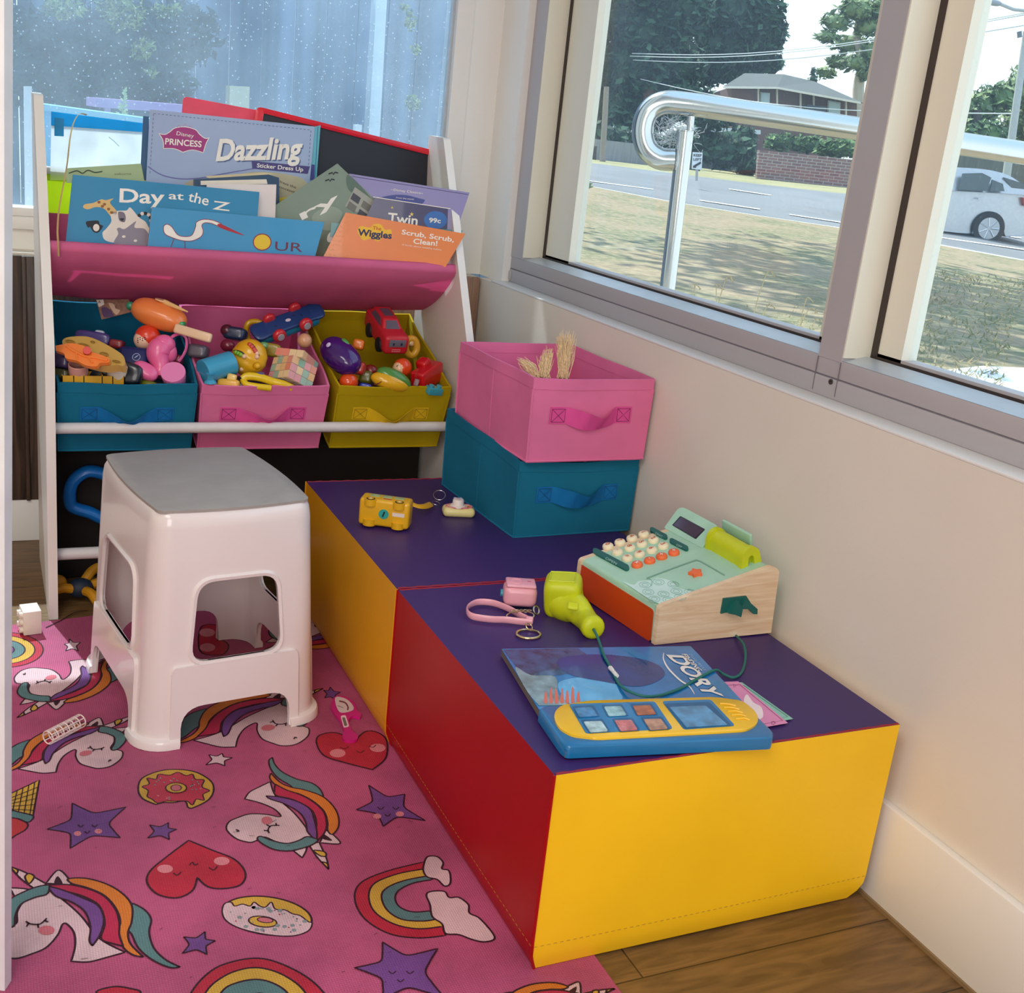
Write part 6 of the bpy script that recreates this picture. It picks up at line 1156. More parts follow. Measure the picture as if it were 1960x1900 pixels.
for s_ in (-1, 1):
    for q in (.22, -.30): p = c + rr_ * s_ * .0275 + ax * q * LL * 1.1 - upv * .018; MB().lathe([(.010, -.007), (.0165, -.006), (.0175, 0), (.0165, .006), (.010, .007), (0, .007)], blk, p, frame(rr_ * s_), 26).build('tyre', h, sharp=60)
c = T3(330, 745, -.40); h = root('toy_beetle', c, 'glossy purple beetle shaped toy with green feet in the right tub', 'toy'); pu = gl('#3f1468', .15)
A, B = T3(190, 610, -.37), T3(430, 830, -.42); M = frame(B - A); MB().ball((A + B) / 2, (.034, .031, (B - A).length / 2 + .018), pu, M, 32, 20, pw=.85).build('body', h, sharp=80)
for x, y in ((365, 565), (180, 735)): a_ = T3(x, y, -.395); MB().ball(a_, (.0115, .006, .006), gl('#4a8f3a'), cf(-.75)).build('foot', h)
p = T3(180, 600, -.395) + CB * .012; MB().ball(p, (.0060, .0042, .0012), gl('#b9a8cc'), cf(.8)).build('badge', h)
c = T3(400, 1015, -.425); w_ = MB(); w_.ball(c, (.0215, .020, .0205), gl('#dc4a18', .15)); solo(w_, 'toy_ball', 'shiny orange ball toy at the front left corner of the right tub', 'ball', sharp=80)
c = T3(1012, 850, -.40); h = root('round_doll', c, 'orange haired round doll in the right tub', 'toy'); MB().ball(c, .0215, gl('#e04818', .15)).build('hair', h, sharp=80); MB().ball(c + CR * -.006 + CU * -.003 + CB * .0045, (.0165, .0185, .0185), gl('#e9bd94', .2), cf(-.5)).build('face', h, sharp=80); MB().tube([c + CB * .0235 + CR * -.008 + CU * .002, c + CB * .0235 + CR * -.012 + CU * .0], .0008, inkk, 5).build('eye', h)
c = T3(870, 1000, -.435); h = root('smiling_toy', c, 'smiling yellow toy with a green cap at the front of the right tub', 'toy'); A, B = T3(720, 970, -.43), T3(1020, 1060, -.44); M = frame(B - A)
MB().ball((A + B) / 2, (.0235, .020, (B - A).length / 2 + .014), gl('#e2ac1c', .2), M, 30, 18).build('face', h, sharp=80); MB().ball((A + B) / 2 + CU * .0085 + CR * .0085 - CB * .003, (.0205, .019, (B - A).length / 2 + .011), gl('#4f8a3c', .2), frame(B - A + CU * -.012), 30, 18).build('cap', h, sharp=80)
w_ = MB(); w_.tube(sp3([T3(690, 1045, -.4595), T3(715, 1042, -.462), T3(745, 1028, -.463), T3(772, 1010, -.462)], 4), .0011, mk('#6a1c20', .5), 6); w_.build('smile', h)
A, B = T3(1190, 1010, -.425), T3(1390, 880, -.38); ex = (B - A).normalized(); M = frame(ex, UP); c = (A + B) / 2; h = root('toy_truck', c, 'shiny red toy truck standing on end at the right wall of the right tub', 'toy truck'); rd = gl('#c8161e', .25)
MB().box(c, (.046, .038, (B - A).length + .012), rd, M, .006, 4).build('body', h, sharp=60); MB().box(c + ex * .004 + CU * .024 + CR * -.010, (.030, .03, .03), rd, M @ rotm(0, .2, 0), .008, 4).build('cabin', h, sharp=60); MB().box(T3(1170, 1020, -.447), (.011, .016, .002), mk('#7b5a60', .4), cf(-.3), .001).build('window', h)
w_ = MB()
for i in range(6): p = T3(1150 + i * 3, 960 - i * 17, -.442 + i * .003); w_.tube([p, p + CR * .006 + CU * .001], .0007, mk('#b9302c', .5), 4)
w_.build('grille', h)
c = T3(1370, 1110, -.452); h = root('toy_brick', c, 'teal toy brick with round studs at the front of the right tub', 'toy brick'); tl_ = gl('#3f9fb0', .4); MB().box(c, (.036, .022, .016), tl_, rotm(.25, .1, .2), .0012).build('brick_body', h)
for dx in (-.010, .010):
    M = rotm(.25, .1, .2); p = c + M @ Vector((dx, 0, .008)); MB().cyl(p, p + M @ Vector((0, 0, .005)), .0062, tl_, n=20).build('stud', h)
w_ = MB(); w_.tube([T3(1110 + 65 * math.cos(t), 615 + 95 * math.sin(t), -.33) for t in [i * .3 for i in range(21)]], .0085, gl('#d9a22a'), 12, closed=True); solo(w_, 'toy_hoop', 'yellow ring toy standing behind the red toy car', 'ring toy')
for x, y, Y, s_, c_, lab, nm in ((515, 590, -.35, (.026, .024, .022), '#d9701c', 'orange toy piece between the beetle toy and the red toy car', 'toy_piece'), (650, 890, -.39, (.034, .03, .03), '#7a1c14', 'dark red ball toy above the smiling yellow toy', 'toy_ball'), (590, 1080, -.435, (.028, .02, .012), '#1730a0', 'blue toy piece at the front of the right tub', 'toy_piece'), (520, 860, -.40, (.03, .03, .045), '#b5342c', 'red toy piece under the beetle toy', 'toy_piece'), (1080, 560, -.32, (.03, .02, .03), '#d8b48a', 'pale cream toy piece behind the red toy car', 'toy_piece'), (600, 960, -.40, (.03, .03, .03), '#5a5a18', 'olive toy piece between the orange ball and the smiling toy', 'toy_piece')):
    w_ = MB(); w_.ball(T3(x, y, Y), [q * .5 for q in s_], gl(c_), cf(-.2), 22, 14, pw=.5 if 'piece' in nm else 1.0); solo(w_, nm, lab, 'toy', sharp=80)
# ---- doll hair in the pink tub, pegs in the teal one
straw = mk('#e8cda2', .6, var=(300, .25), name='straw_hair')
def tuft(base, tips, n, lab, seed):
    rng = random.Random(seed); w_ = MB()
    for i in range(n):
        t = rng.random() * (len(tips) - 1); k = int(t); f = t - k; tip = tips[k].lerp(tips[min(k + 1, len(tips) - 1)], f); l_ = rng.uniform(.55, 1.05); dv = Vector([rng.gauss(0, .0035) for _ in range(3)])
        b0_ = base + Vector([rng.gauss(0, .0045) for _ in range(3)]); e = base + (tip - base) * l_ + dv; m9 = (b0_ + e) / 2 + Vector([rng.gauss(0, .0035) for _ in range(3)]) + UP * .004
        w_.tube(sp3([b0_, m9, e], 3), [.0010, .0009, .0009, .0008, .0006, .0005, .0003], straw, 4)
    w_.ball(base - UP * .012, (.014, .012, .016), mk('#7a5138', .7)); solo(w_, 'doll_hair', lab, 'doll hair', 'blonde doll hair in the pink tub')
yy_ = -.86
tuft(ony(1024, 722, -.87), [ony(988, 684, -.86), ony(1000, 690, -.86), ony(1020, 694, -.85)], 130, 'blonde doll hair fanning out at the left in the pink tub', 1)
tuft(ony(1042, 722, -.865), [ony(1030, 690, -.85), ony(1048, 668, -.85), ony(1058, 672, -.85)], 180, 'short blonde doll hair between the fanned and the tall tufts', 2)
tuft(ony(1080, 722, -.87), [ony(1066, 642, -.86), ony(1080, 640, -.86), ony(1100, 640, -.86)], 260, 'tall upright blonde doll hair in the pink tub', 3)
for x in (1120, 1136): p = ony(x, 888, -.905); w_ = MB(); w_.ball(p, (.0042, .005, .0065), gl('#d9a98c')); w_.cyl(p - UP * .03, p, .0038, gl('#d9a98c')); tag(w_.build('toy_peg'), 'left of two small peach pegs poking up in the teal tub' if x == 1120 else 'right of two small peach pegs poking up in the teal tub', 'peg', 'pegs in the teal tub')
# white door edge standing just inside the picture's left border
g0 = onz(9, 1896, .004); t0 = atD(8, -120, (g0 - CAM).dot(FWD)); g0 = atD(9, 1896, (g0 - CAM).dot(FWD)); up_ = (t0 - g0); t0 = g0 + up_ * ((2.1 - g0.z) / up_.z)
w_ = MB(); w_.slab([g0 - RGT * .04, g0, t0, t0 - RGT * .04], FWD * .018, mk('#dfe1e4', .5)); fixn(w_)
tag(w_.build('door_leaf'), 'edge of a white door leaf close by at the left border', 'door')
w_ = MB(); w_.b2((-1.08, -.265, .003), (-.235, -.195, .322), mk('#1c1512', .9), .003); tag(w_.build('rack_shade_box'), 'near black box added as the deep shadow under the rack', 'box')  # near black box put in so the space under the rack reads as shade
# ================================================================ OUTSIDE
def groundmat(name, c1, c2, c3, s1=.9, s2=14, bump=.5):
    m = bpy.data.materials.new(name); m.use_nodes = True; N = m.node_tree.nodes; L = m.node_tree.links; b = N['Principled BSDF']; t = N.new('ShaderNodeTexCoord')
    n1 = N.new('ShaderNodeTexNoise'); n1.inputs['Scale'].default_value = s1; n1.inputs['Detail'].default_value = 5; n2 = N.new('ShaderNodeTexNoise'); n2.inputs['Scale'].default_value = s2; n2.inputs['Detail'].default_value = 8
    L.new(t.outputs['Object'], n1.inputs[0]); L.new(t.outputs['Object'], n2.inputs[0]); r = N.new('ShaderNodeValToRGB'); r.color_ramp.elements[0].color = lin(c1); r.color_ramp.elements[1].color = lin(c2); r.color_ramp.elements[0].position = .42; r.color_ramp.elements[1].position = .58
    L.new(n1.outputs['Fac'], r.inputs[0]); mx = N.new('ShaderNodeMix'); mx.data_type = 'RGBA'; L.new(r.outputs[0], mx.inputs[6]); mx.inputs[7].default_value = lin(c3); rr_ = N.new('ShaderNodeMapRange'); rr_.inputs['From Min'].default_value = .42; rr_.inputs['From Max'].default_value = .66; L.new(n2.outputs['Fac'], rr_.inputs[0]); L.new(rr_.outputs[0], mx.inputs[0]); L.new(mx.outputs[2], b.inputs['Base Color'])
    bb = N.new('ShaderNodeBump'); bb.inputs['Strength'].default_value = bump; bb.inputs['Distance'].default_value = .05; L.new(n2.outputs['Fac'], bb.inputs['Height']); L.new(bb.outputs[0], b.inputs['Normal']); b.inputs['Roughness'].default_value = .9; return m
lawnm = groundmat('dry_lawn', '#5f6440', '#83745a', '#96886a'); asph = groundmat('asphalt', '#6c7074', '#777b80', '#64686c', .3, 40, .1)
cols_ = [(700, 318, 285, 282), (900, 335, 297, 292), (1110, 352, 309, 303), (1300, 388, 333, 324), (1450, 412, 352, 343), (1600, 434, 369, 358), (1780, 464, 385, 372), (1960, 497, 398, 385), (2200, 535, 415, 400), (2600, 590, 445, 428)]
def hz(u): return 217.7 + (u - 466) * .1092
def azdir(u): d = ray(u, hz(u)); d.z = 0; return d / d.dot(FWD)
def col(u, vn, vf, vv):
    d = azdir(u); o = Vector((CAM.x, CAM.y, 0)); D0 = max(1.55, (.25 - CAM.x) / d.x) if d.x > 0 else 3
    nn, ff, vb = atD(u, vn, 19), atD(u, vf, 36), atD(u, vv, 40); P = []
    near = o + d * D0 + UP * .10; P.append(near)
    for t in (.1, .25, .4, .6, .8, 1): p = o + d * (D0 + (19 - D0) * t); p.z = .10 + (nn.z - .10) * t ** 1.5; P.append(p)
    m = o + d * 26; m.z = nn.z + (ff.z - nn.z) * .27; R = [nn, m, ff]; bk = o + d * 120; bk.z = vb.z + .6
    return P, R, [ff, vb, bk]
CC = [col(*c) for c in cols_]
def strip(idx, m, name):
    rows = len(CC[0][idx]); mb = MB(); mb.add([CC[i][idx][j] for j in range(rows) for i in range(len(CC))], [[j * len(CC) + i, j * len(CC) + i + 1, (j + 1) * len(CC) + i + 1, (j + 1) * len(CC) + i] for j in range(rows - 1) for i in range(len(CC) - 1)], m)
    return mb
struct(strip(0, lawnm, 'lawn').build('lawn')); 
mb = strip(1, asph, 'road'); wl_ = mk('#e4e6e4', .7)
def onroad(u, v): # intersection with the road strip by search over depth
    c = [k for k in cols_]; 
    for i in range(len(c) - 1):
        if c[i][0] <= u <= c[i + 1][0]: f = (u - c[i][0]) / (c[i + 1][0] - c[i][0]); R = [CC[i][1][k].lerp(CC[i + 1][1][k], f) for k in range(3)]; break
    lo_, hi_ = 19.0, 36.0
    def zr(D): t = (D - 19) / 7; return R[0].z + (R[1].z - R[0].z) * t if D < 26 else R[1].z + (R[2].z - R[1].z) * (D - 26) / 10
    for _ in range(40):
        D = (lo_ + hi_) / 2; p = atD(u, v, D)
        if p.z > zr(D): lo_ = D
        else: hi_ = D
    return atD(u, v, D) + UP * .015
for a, b_, w_ in (((1339, 384), (1454, 401), 1.5), ((1511, 411), (1609, 426), 1.5), ((1395, 362), (1476, 374), 1.3), ((1120, 346), (1250, 363), 1.3), ((1780, 452), (1960, 478), 1.8), ((1830, 440), (1955, 456), 1.3)):
    mb.add([onroad(a[0], a[1]), onroad(b_[0], b_[1]), onroad(b_[0], b_[1] + w_), onroad(a[0], a[1] + w_)], [[0, 3, 2, 1]], wl_)
struct(mb.build('road', smooth=False)); struct(strip(2, groundmat('far_lawn', '#777b54', '#8c8760', '#989269'), 'verge').build('verge'))
struct(MB().b2((-9, .2, -.1), (.24, 12, .10), groundmat('yard', '#6f7350', '#8b8466', '#8f9270')).build('yard_ground'))
o = MB(); q = [onz(1770, 712, .112), onz(1880, 700, .112), onz(2150, 712, .112), onz(2150, 830, .112), onz(1900, 800, .112)]; q = [(p if p.x > .2 else p) for p in q]
o.slab(q, (0, 0, -.05), mk('#d9dde2', .8, var=(4, .06))); struct(fixn(o).build('path', smooth=False))
# scattered grass blades on the lawn nearest the window: uncountable
rng = random.Random(8); gm = [mk('#8d8762', .8, translucent=.5), mk('#b8a77e', .8, translucent=.5), mk('#76804f', .8, translucent=.5)]; mb = MB()
for i in range(9000):
    u = rng.uniform(1060, 2000); D = 4.5 + 9 * rng.random() ** 1.6; d = azdir(u); p = Vector((CAM.x, CAM.y, 0)) + d * D; t = (D - 2) / 17; p.z = .10 + .1 * t ** 1.5; h_ = rng.uniform(.015, .045); a = rng.uniform(0, 3.14); w = .004 * (1 + D * .12)
    s_ = Vector((math.cos(a), math.sin(a), 0)) * w; ln = Vector((rng.gauss(0, .03), rng.gauss(0, .03), 0)); k = 0 if rng.random() < .4 else (1 if rng.random() < .6 else 2)
    mb.add([p - s_, p + s_, p + ln + UP * h_], [[0, 1, 2]], gm[k])
tag(mb.build('lawn_grass', smooth=False), 'dry mottled grass covering the lawn outside the side windows', 'grass', kind='stuff')
# tall seed stalks just outside the glass
stm = mk('#cbb98a', .7)
for i, (u, v, u0, lab) in enumerate(((1392, 530, 1362, 'leftmost bent grass stalk outside the window'), (1372, 545, 1380, 'short grass stalk beside the leftmost bent one outside the window'), (1470, 520, 1432, 'tall feathery grass stalk in the middle of the first side window'), (1330, 545, 1340, 'thin straight grass stalk right of the handrail post'), (1472, 582, 1448, 'slanting grass stalk below the tall feathery one'), (1545, 570, 1530, 'straw coloured grass stalk left of the window mullion'), (1552, 590, 1520, 'leaning straw grass stalk nearest the mullion'), (1565, 610, 1548, 'short straw grass stalk at the mullion foot'))):
    D = 3.1; a = atD(u, v, D); b_ = Vector(atD(u0, 640, D)); dn = (b_ - a); b0_ = b_ + dn.normalized() * .25; b0_.z = max(.11, b0_.z); mb = MB()
    P = sp3([b0_, b_, b_.lerp(a, .6) + RGT * -.004, a, a + RGT * .018 - UP * .010], 5); mb.tube(P, .0013, stm, 5)
    for k in range(7): p = P[-1 - k]; mb.ball(p + RGT * rng.uniform(-.004, .004), (.0018, .0018, .005), stm, cf(rng.uniform(-.8, .8)), 6, 4)
    tag(mb.build('grass_stalk'), lab, 'grass stalk', 'tall grass stalks under the side window')
# ---- handrail
ss = mk('#d2d2d0', .18, 1.0, name='stainless', var=(3, .02)); D = 3.3; hr = thing('handrail', atD(1290, 556, D), 'stainless steel handrail with a curled end outside the side windows', 'handrail')
P = [atD(u, v, D) for u, v in ((2060, 308), (1960, 293), (1640, 246), (1400, 211), (1310, 198), (1268, 197), (1240, 215), (1230, 250), (1238, 284), (1262, 303), (1290, 306))]
MB().tube(sp3(P, 8), .0300, ss, 24).build('top_rail', hr, sharp=80)
a = atD(1312, 252, D); b_ = atD(1277, 556, D); g0 = a + (b_ - a) * ((a.z - .12) / (a.z - b_.z)); MB().cyl(a, g0, .0225, ss, n=28).build('post', hr); MB().cyl(atD(1323, 222, D), atD(1320, 256, D), .0095, ss).build('stem', hr); MB().cyl(a + UP * .001, a + UP * .003, .0235, ss, n=28).build('post_cap', hr); MB().cyl(g0, g0 + UP * .012, .05, ss, n=28).build('base_plate', hr)
rng = random.Random(4); mb = MB(); wb_ = mk('#c9ccd0', .6)
for i in range(110):
    c = (rng.gauss(1287, 24), rng.gauss(247, 15)); 
    if not (1246 < c[0] < 1352 and 218 < c[1] < 282): continue
    P = [atD(c[0] + rng.gauss(0, 9), c[1] + rng.gauss(0, 8), D + rng.uniform(-.02, .02)) for _ in range(4)]; mb.tube(sp3(P, 4), .0006, wb_, 3)
tag(mb.build('cobweb'), 'tangled grey cobweb in the curl of the handrail', 'cobweb', kind='stuff')
# ---- plants
def leaves(mb, c, r, n, s, ms, rng, ax=(CR, CU, CB)):
    for i in range(n):
        while True:
            q = Vector([rng.uniform(-1, 1) for _ in range(3)])
            if .15 < q.length < 1: break
        q = q * (.75 + .25 * rng.random()); p = c + ax[0] * q.x * r[0] + ax[1] * q.y * r[1] + ax[2] * q.z * r[2]
        a = Vector([rng.gauss(0, 1) for _ in range(3)]).normalized(); b_ = a.orthogonal().normalized(); e = s * rng.uniform(.6, 1.3)
        mb.add([p - a * e, p - b_ * e * .45, p + a * e, p + b_ * e * .45], [[0, 1, 2, 3]], ms[int(rng.random() * len(ms))])
def tree(name, label, blobs, D, trunk, lm, tm, leaf, dens, seed, depth=.7, group=None, tr=.25):
    rng = random.Random(seed); base = atD(*trunk[0], D); rt = thing(name, base, label, 'tree' if 'tree' in name else 'hedge' if 'hedge' in name else 'shrub', group); sc_ = D / FPX; mb = MB()
    for (u, v, rx, ry) in blobs:
        c = atD(u, v, D + rng.uniform(-1, 1)); mb.ball(c, (rx * sc_ * .62, ry * sc_ * .62, min(rx, ry) * sc_ * .55), lm[0], cf(), 12, 8); leaves(mb, c, (rx * sc_, ry * sc_, min(rx, ry) * sc_ * depth), int(dens * rx * ry / 100), leaf, lm, rng)
    mb.build('foliage', rt, smooth=False)
    if len(trunk) > 1:
        P = sp3([atD(u, v, D) for u, v in trunk], 4); MB().tube(P, [tr * (1 - .6 * i / len(P)) for i in range(len(P))], tm, 8).build('trunk', rt)
    return rt
dkl = [mk('#24402f', .8), mk('#2f5038', .8), mk('#1c3228', .8), mk('#3d6046', .8)]; brk = mk('#5c4a3c', .9); eul = [mk('#6f8458', .8), mk('#8b9c6c', .8), mk('#55694a', .8)]; mdl = [mk('#4d6b3e', .8), mk('#64804a', .8), mk('#38542f', .8)]
TG = 'trees across the road'
tree('conifer_tree', 'tall dark conifer tree across the road, right one of the dark pair', [(1400, 20, 70, 60), (1440, 80, 62, 50), (1380, 90, 70, 50), (1455, 20, 50, 55), (1470, 60, 38, 40), (1470, 120, 30, 22), (1400, -60, 80, 60), (1350, 130, 60, 40), (1420, 140, 50, 22)], 72, [(1400, 330), (1405, 100)], dkl, brk, .34, 34, 1, group=TG, tr=.5)
tree('conifer_tree', 'tall dark conifer tree at the left end of the side window view', [(1180, 30, 80, 70), (1250, 60, 80, 60), (1300, 20, 70, 60), (1200, 130, 80, 50), (1290, 130, 70, 50), (1170, 200, 60, 50), (1240, 210, 70, 45), (1320, 200, 60, 40), (1240, -50, 120, 60)], 66, [(1240, 330), (1245, 100)], dkl, brk, .32, 34, 2, group=TG, tr=.5)
tree('shrub', 'dark bushy shrub in front of the low house, left of the brick wall', [(1365, 225, 55, 26), (1390, 290, 62, 34), (1340, 268, 40, 26), (1430, 320, 26, 26), (1420, 262, 30, 24)], 46, [(1390, 340)], dkl, brk, .22, 26, 3)
tree('gum_tree', 'tall pale gum tree with airy foliage right of the house', [(1640, 18, 46, 26), (1600, 42, 34, 20), (1660, 50, 30, 22), (1585, 70, 26, 14), (1625, 85, 40, 20), (1670, 100, 26, 26), (1605, 118, 26, 16), (1640, 120, 34, 18), (1580, 140, 22, 12), (1655, 140, 20, 14), (1690, 20, 40, 40), (1700, 90, 30, 40)], 80, [(1645, 250), (1643, 170), (1650, 120), (1640, 70), (1650, 20)], eul, mk('#a89f92', .8), .30, 26, 4, group=TG, tr=.42)
tree('conifer_tree', 'small pointed cypress tree behind the house roof', [(1556, 152, 9, 14), (1556, 137, 6, 10)], 75, [(1556, 330), (1556, 180)], dkl, brk, .14, 60, 5, group=TG)
tree('broadleaf_tree', 'olive green tree left of the concrete pole in the second window', [(1850, 215, 34, 40), (1885, 200, 34, 40), (1840, 260, 40, 34), (1890, 260, 44, 34), (1920, 185, 28, 30), (1800, 270, 50, 34)], 60, [(1868, 330), (1870, 210)], mdl + eul, mk('#3a3530', .9), .26, 30, 6, group=TG, tr=.35)
tree('broadleaf_tree', 'grey green tree behind the concrete pole in the second window', [(1955, 170, 34, 44), (1950, 240, 40, 40), (1990, 210, 40, 60), (1930, 280, 50, 24)], 66, [(1975, 330), (1975, 210)], eul, brk, .26, 28, 7, group=TG, tr=.35)
tree('shrub', 'sunlit yellow green bush behind the roof of the silver car', [(1910, 312, 14, 14), (1945, 318, 12, 14)], 44, [(1910, 330)], [mk('#b8c23a', .7), mk('#8fa030', .7)], brk, .16, 60, 8)
tree('garden_hedge', 'clipped green hedge on top of the brick garden wall', [(1495, 272, 34, 18), (1545, 276, 40, 18), (1600, 284, 42, 18), (1650, 290, 40, 18), (1700, 296, 40, 18)], 42.5, [(1545, 300)], mdl, brk, .16, 60, 9)
tree('shrub', 'small leafy plant sprouting at the left edge of the road verge', [(1118, 356, 13, 9), (1112, 368, 10, 8)], 12, [(1116, 375)], mdl, brk, .035, 90, 10)
tree('shrub', 'dark low shrubs behind the grey paling fence', [(1130, 255, 40, 24), (1180, 262, 40, 22), (1235, 268, 40, 22), (1290, 272, 34, 20)], 48, [(1180, 300)], dkl, brk, .22, 26, 13)
# ---- brick wall
bm = bpy.data.materials.new('garden_bricks'); bm.use_nodes = True; N = bm.node_tree.nodes; L = bm.node_tree.links; t = N.new('ShaderNodeTexCoord'); br = N.new('ShaderNodeTexBrick'); br.inputs['Scale'].default_value = 1; br.inputs['Brick Width'].default_value = .3; br.inputs['Row Height'].default_value = .1; br.inputs['Mortar Size'].default_value = .012
br.inputs['Color1'].default_value = lin('#8a6a66'); br.inputs['Color2'].default_value = lin('#75585a'); br.inputs['Mortar'].default_value = lin('#a39a98'); mp = N.new('ShaderNodeMapping'); mp.inputs['Rotation'].default_value = (math.pi / 2, 0, 0); L.new(t.outputs['Object'], mp.inputs[0]); L.new(mp.outputs[0], br.inputs[0]); L.new(br.outputs[0], N['Principled BSDF'].inputs['Base Color']); N['Principled BSDF'].inputs['Roughness'].default_value = .9
def wallbox(q, D, dep, m): return fixn(MB().slab([atD(u, v, D) for u, v in q], FWD * dep, m))
tag(wallbox([(1452, 287), (1760, 318), (1760, 400), (1448, 352)], 41, .3, bm).build('garden_wall', smooth=False), 'low red brown brick garden wall across the road under the hedge', 'brick wall')
tag(wallbox([(1105, 262), (1262, 280), (1262, 330), (1105, 318)], 41.5, .1, mk('#8b8d90', .8, var=(2, .15, (8, 8, .5)))).build('paling_fence', smooth=False), 'grey timber paling fence at the left across the road', 'fence')
tag(wallbox([(1262, 282), (1340, 292), (1340, 345), (1262, 332)], 42, .1, mk('#3d4a42', .8)).build('paling_fence', smooth=False), 'dark green fence behind the keep left sign', 'fence')
tag(wallbox([(1660, 275), (2100, 290), (2100, 400), (1660, 390)], 43, .1, mk('#5d605c', .8, var=(2, .2, (8, 8, .5)))).build('paling_fence', smooth=False), 'dark timber fence behind the silver car', 'fence')
for u, lab in ((1121, 'left dark wheelie bin by the paling fence'), (1136, 'right dark wheelie bin by the paling fence')):
    rt = thing('wheelie_bin', atD(u, 310, 40.5), lab, 'bin', 'wheelie bins by the fence'); wallbox([(u - 6, 283), (u + 6, 284), (u + 5, 310), (u - 5, 309)], 40.5, .35, mk('#2f3238', .6)).build('bin_body', rt, smooth=False); wallbox([(u - 7, 279), (u + 7, 280), (u + 7, 284), (u - 7, 283)], 40.45, .42, mk('#3d4046', .6)).build('lid', rt, smooth=False)
MB().cyl
tag(MB().cyl(atD(1153, 312, 39), atD(1161, 166, 39), .10, mk('#8d8274', .9), .085).build('timber_pole'), 'cut off grey timber pole across the road', 'pole')
# ---- house across the road
bk = mk('#6b5452', .9, var=(1, .08)); fasc = mk('#c9c4b8', .7); rt_ = mk('#4c5150', .85, var=(3, .1)); hs = thing('brick_house', atD(1500, 250, 58), 'two storey brown brick house with a hipped grey roof across the road', 'house')
wallbox([(1400, 166), (1487, 168), (1640, 196), (1640, 300), (1400, 300)], 58, 6, bk).build('wall', hs, smooth=False)
E_ = [atD(u, v, D_) for u, v, D_ in ((1385, 165, 57), (1488, 166, 57), (1648, 195, 57), (1655, 198, 66), (1400, 172, 66), (1500, 142, 61), (1425, 140, 61), (1560, 156, 62))]
mb = MB(); mb.add(E_, [[0, 1, 5, 6], [1, 2, 7, 5], [2, 3, 7], [3, 4, 6, 5, 7], [4, 0, 6], [0, 4, 3, 2, 1]], rt_); fixn(mb).build('roof', hs, smooth=False)
wallbox([(1385, 165), (1488, 166), (1648, 195), (1648, 199), (1488, 170), (1385, 169)], 56.9, .15, fasc).build('fascia', hs, smooth=False)
for u, v0, v1 in ((1488, 170, 207), (1533, 178, 215), (1558, 182, 205), (1620, 192, 228), (1452, 168, 200)): wallbox([(u - 1.2, v0), (u + 1.2, v0), (u + 1.2, v1), (u - 1.2, v1)], 57.6, .2, fasc).build('post', hs, smooth=False)
for q in ([(1585, 192), (1609, 196), (1608, 222), (1584, 219)], [(1456, 176), (1474, 178), (1473, 200), (1455, 198)]): w_ = wallbox(q, 57.9, .1, mk('#dfe0dc', .6)).build('window', hs, smooth=False); c_ = [sum(p[0] for p in q) / 4, sum(p[1] for p in q) / 4]; wallbox([((p[0] - c_[0]) * .86 + c_[0], (p[1] - c_[1]) * .9 + c_[1]) for p in q], 57.8, .05, mk('#9fb9c4', .2)).build('pane', w_, smooth=False)
wallbox([(1545, 200), (1582, 204), (1582, 214), (1545, 211)], 57, .8, mk('#38404a', .7)).build('balcony', hs, smooth=False)
ls = thing('garage', atD(1400, 300, 52), 'low building with a pale flat roof edge below the brick house', 'garage'); wallbox([(1325, 250), (1450, 258), (1450, 330), (1325, 320)], 52, 4, mk('#4a4a50', .9)).build('wall', ls, smooth=False); wallbox([(1318, 240), (1456, 249), (1456, 257), (1318, 249)], 51.5, 5, mk('#b9c3cc', .6)).build('roof', ls, smooth=False)
# ---- poles, lamp, wires, sign
cp = thing('power_pole', atD(1925, 330, 38), 'tall pale concrete power pole with a street lamp arm in the second window', 'power pole'); con = mk('#a9adab', .8)
MB().cyl(atD(1926, 340, 38), atD(1965, 60, 38), .13, con, .10).build('shaft', cp); MB().tube([atD(1975, 22, 38), atD(1940, 18, 38), atD(1915, 8, 38)], .05, con, 8).build('lamp_arm', cp); MB().ball(atD(1902, 5, 38), (.26, .09, .10), mk('#8f959a', .4), cf(-.2)).build('lamp_head', cp); MB().cyl(atD(1951, 60, 37.8), atD(1952, 72, 37.8), .07, mk('#6b7076', .6)).build('insulator', cp)
for i, (a, b_, lab) in enumerate((((1300, 93), (1720, 50), 'topmost of the three power lines crossing the dark conifers'), ((1296, 98), (1720, 54), 'middle power line crossing the dark conifers'), ((1302, 107), (1720, 70), 'lowest of the three power lines crossing the dark conifers'), ((1316, 159), (1700, 196), 'power line crossing in front of the brick house'))):
    A, B = atD(a[0] - 90, a[1] + (b_[1] - a[1]) * -.21, 64), atD(b_[0] + 240, b_[1] + (b_[1] - a[1]) * .58, 38); tag(MB().tube([A.lerp(B, t / 12) - UP * .5 * math.sin(math.pi * t / 12) for t in range(13)], .018, mk('#c2c8cc', .5), 5).build('power_line'), lab, 'power line', 'overhead power lines')
sg = thing('road_sign', atD(1334, 345, 27), 'white keep left road sign with a black arrow on the median', 'road sign'); pl = Pl(atD(1336, 308, 27), -FWD); mb = MB(); mb.slab([pl(*p) for p in ((1326, 291), (1345, 292), (1343, 325), (1324, 323))], FWD * .02, mk('#e4e8ec', .5)); fixn(mb); mb.text('KEEP', (1327.5, 299), (1343, 300), 5, pl, .01, dk, bold=.02); mb.text('LEFT', (1327, 307), (1343, 308), 5, pl, .01, dk, bold=.02); mb.poly([(1327, 317), (1341, 309), (1342, 313), (1332, 319), (1333, 321), (1326, 321)], pl, .01, dk); mb.build('sign_plate', sg, smooth=False); MB().cyl(atD(1334, 322, 27.05), atD(1333, 346, 27.05), .03, con).build('post', sg)
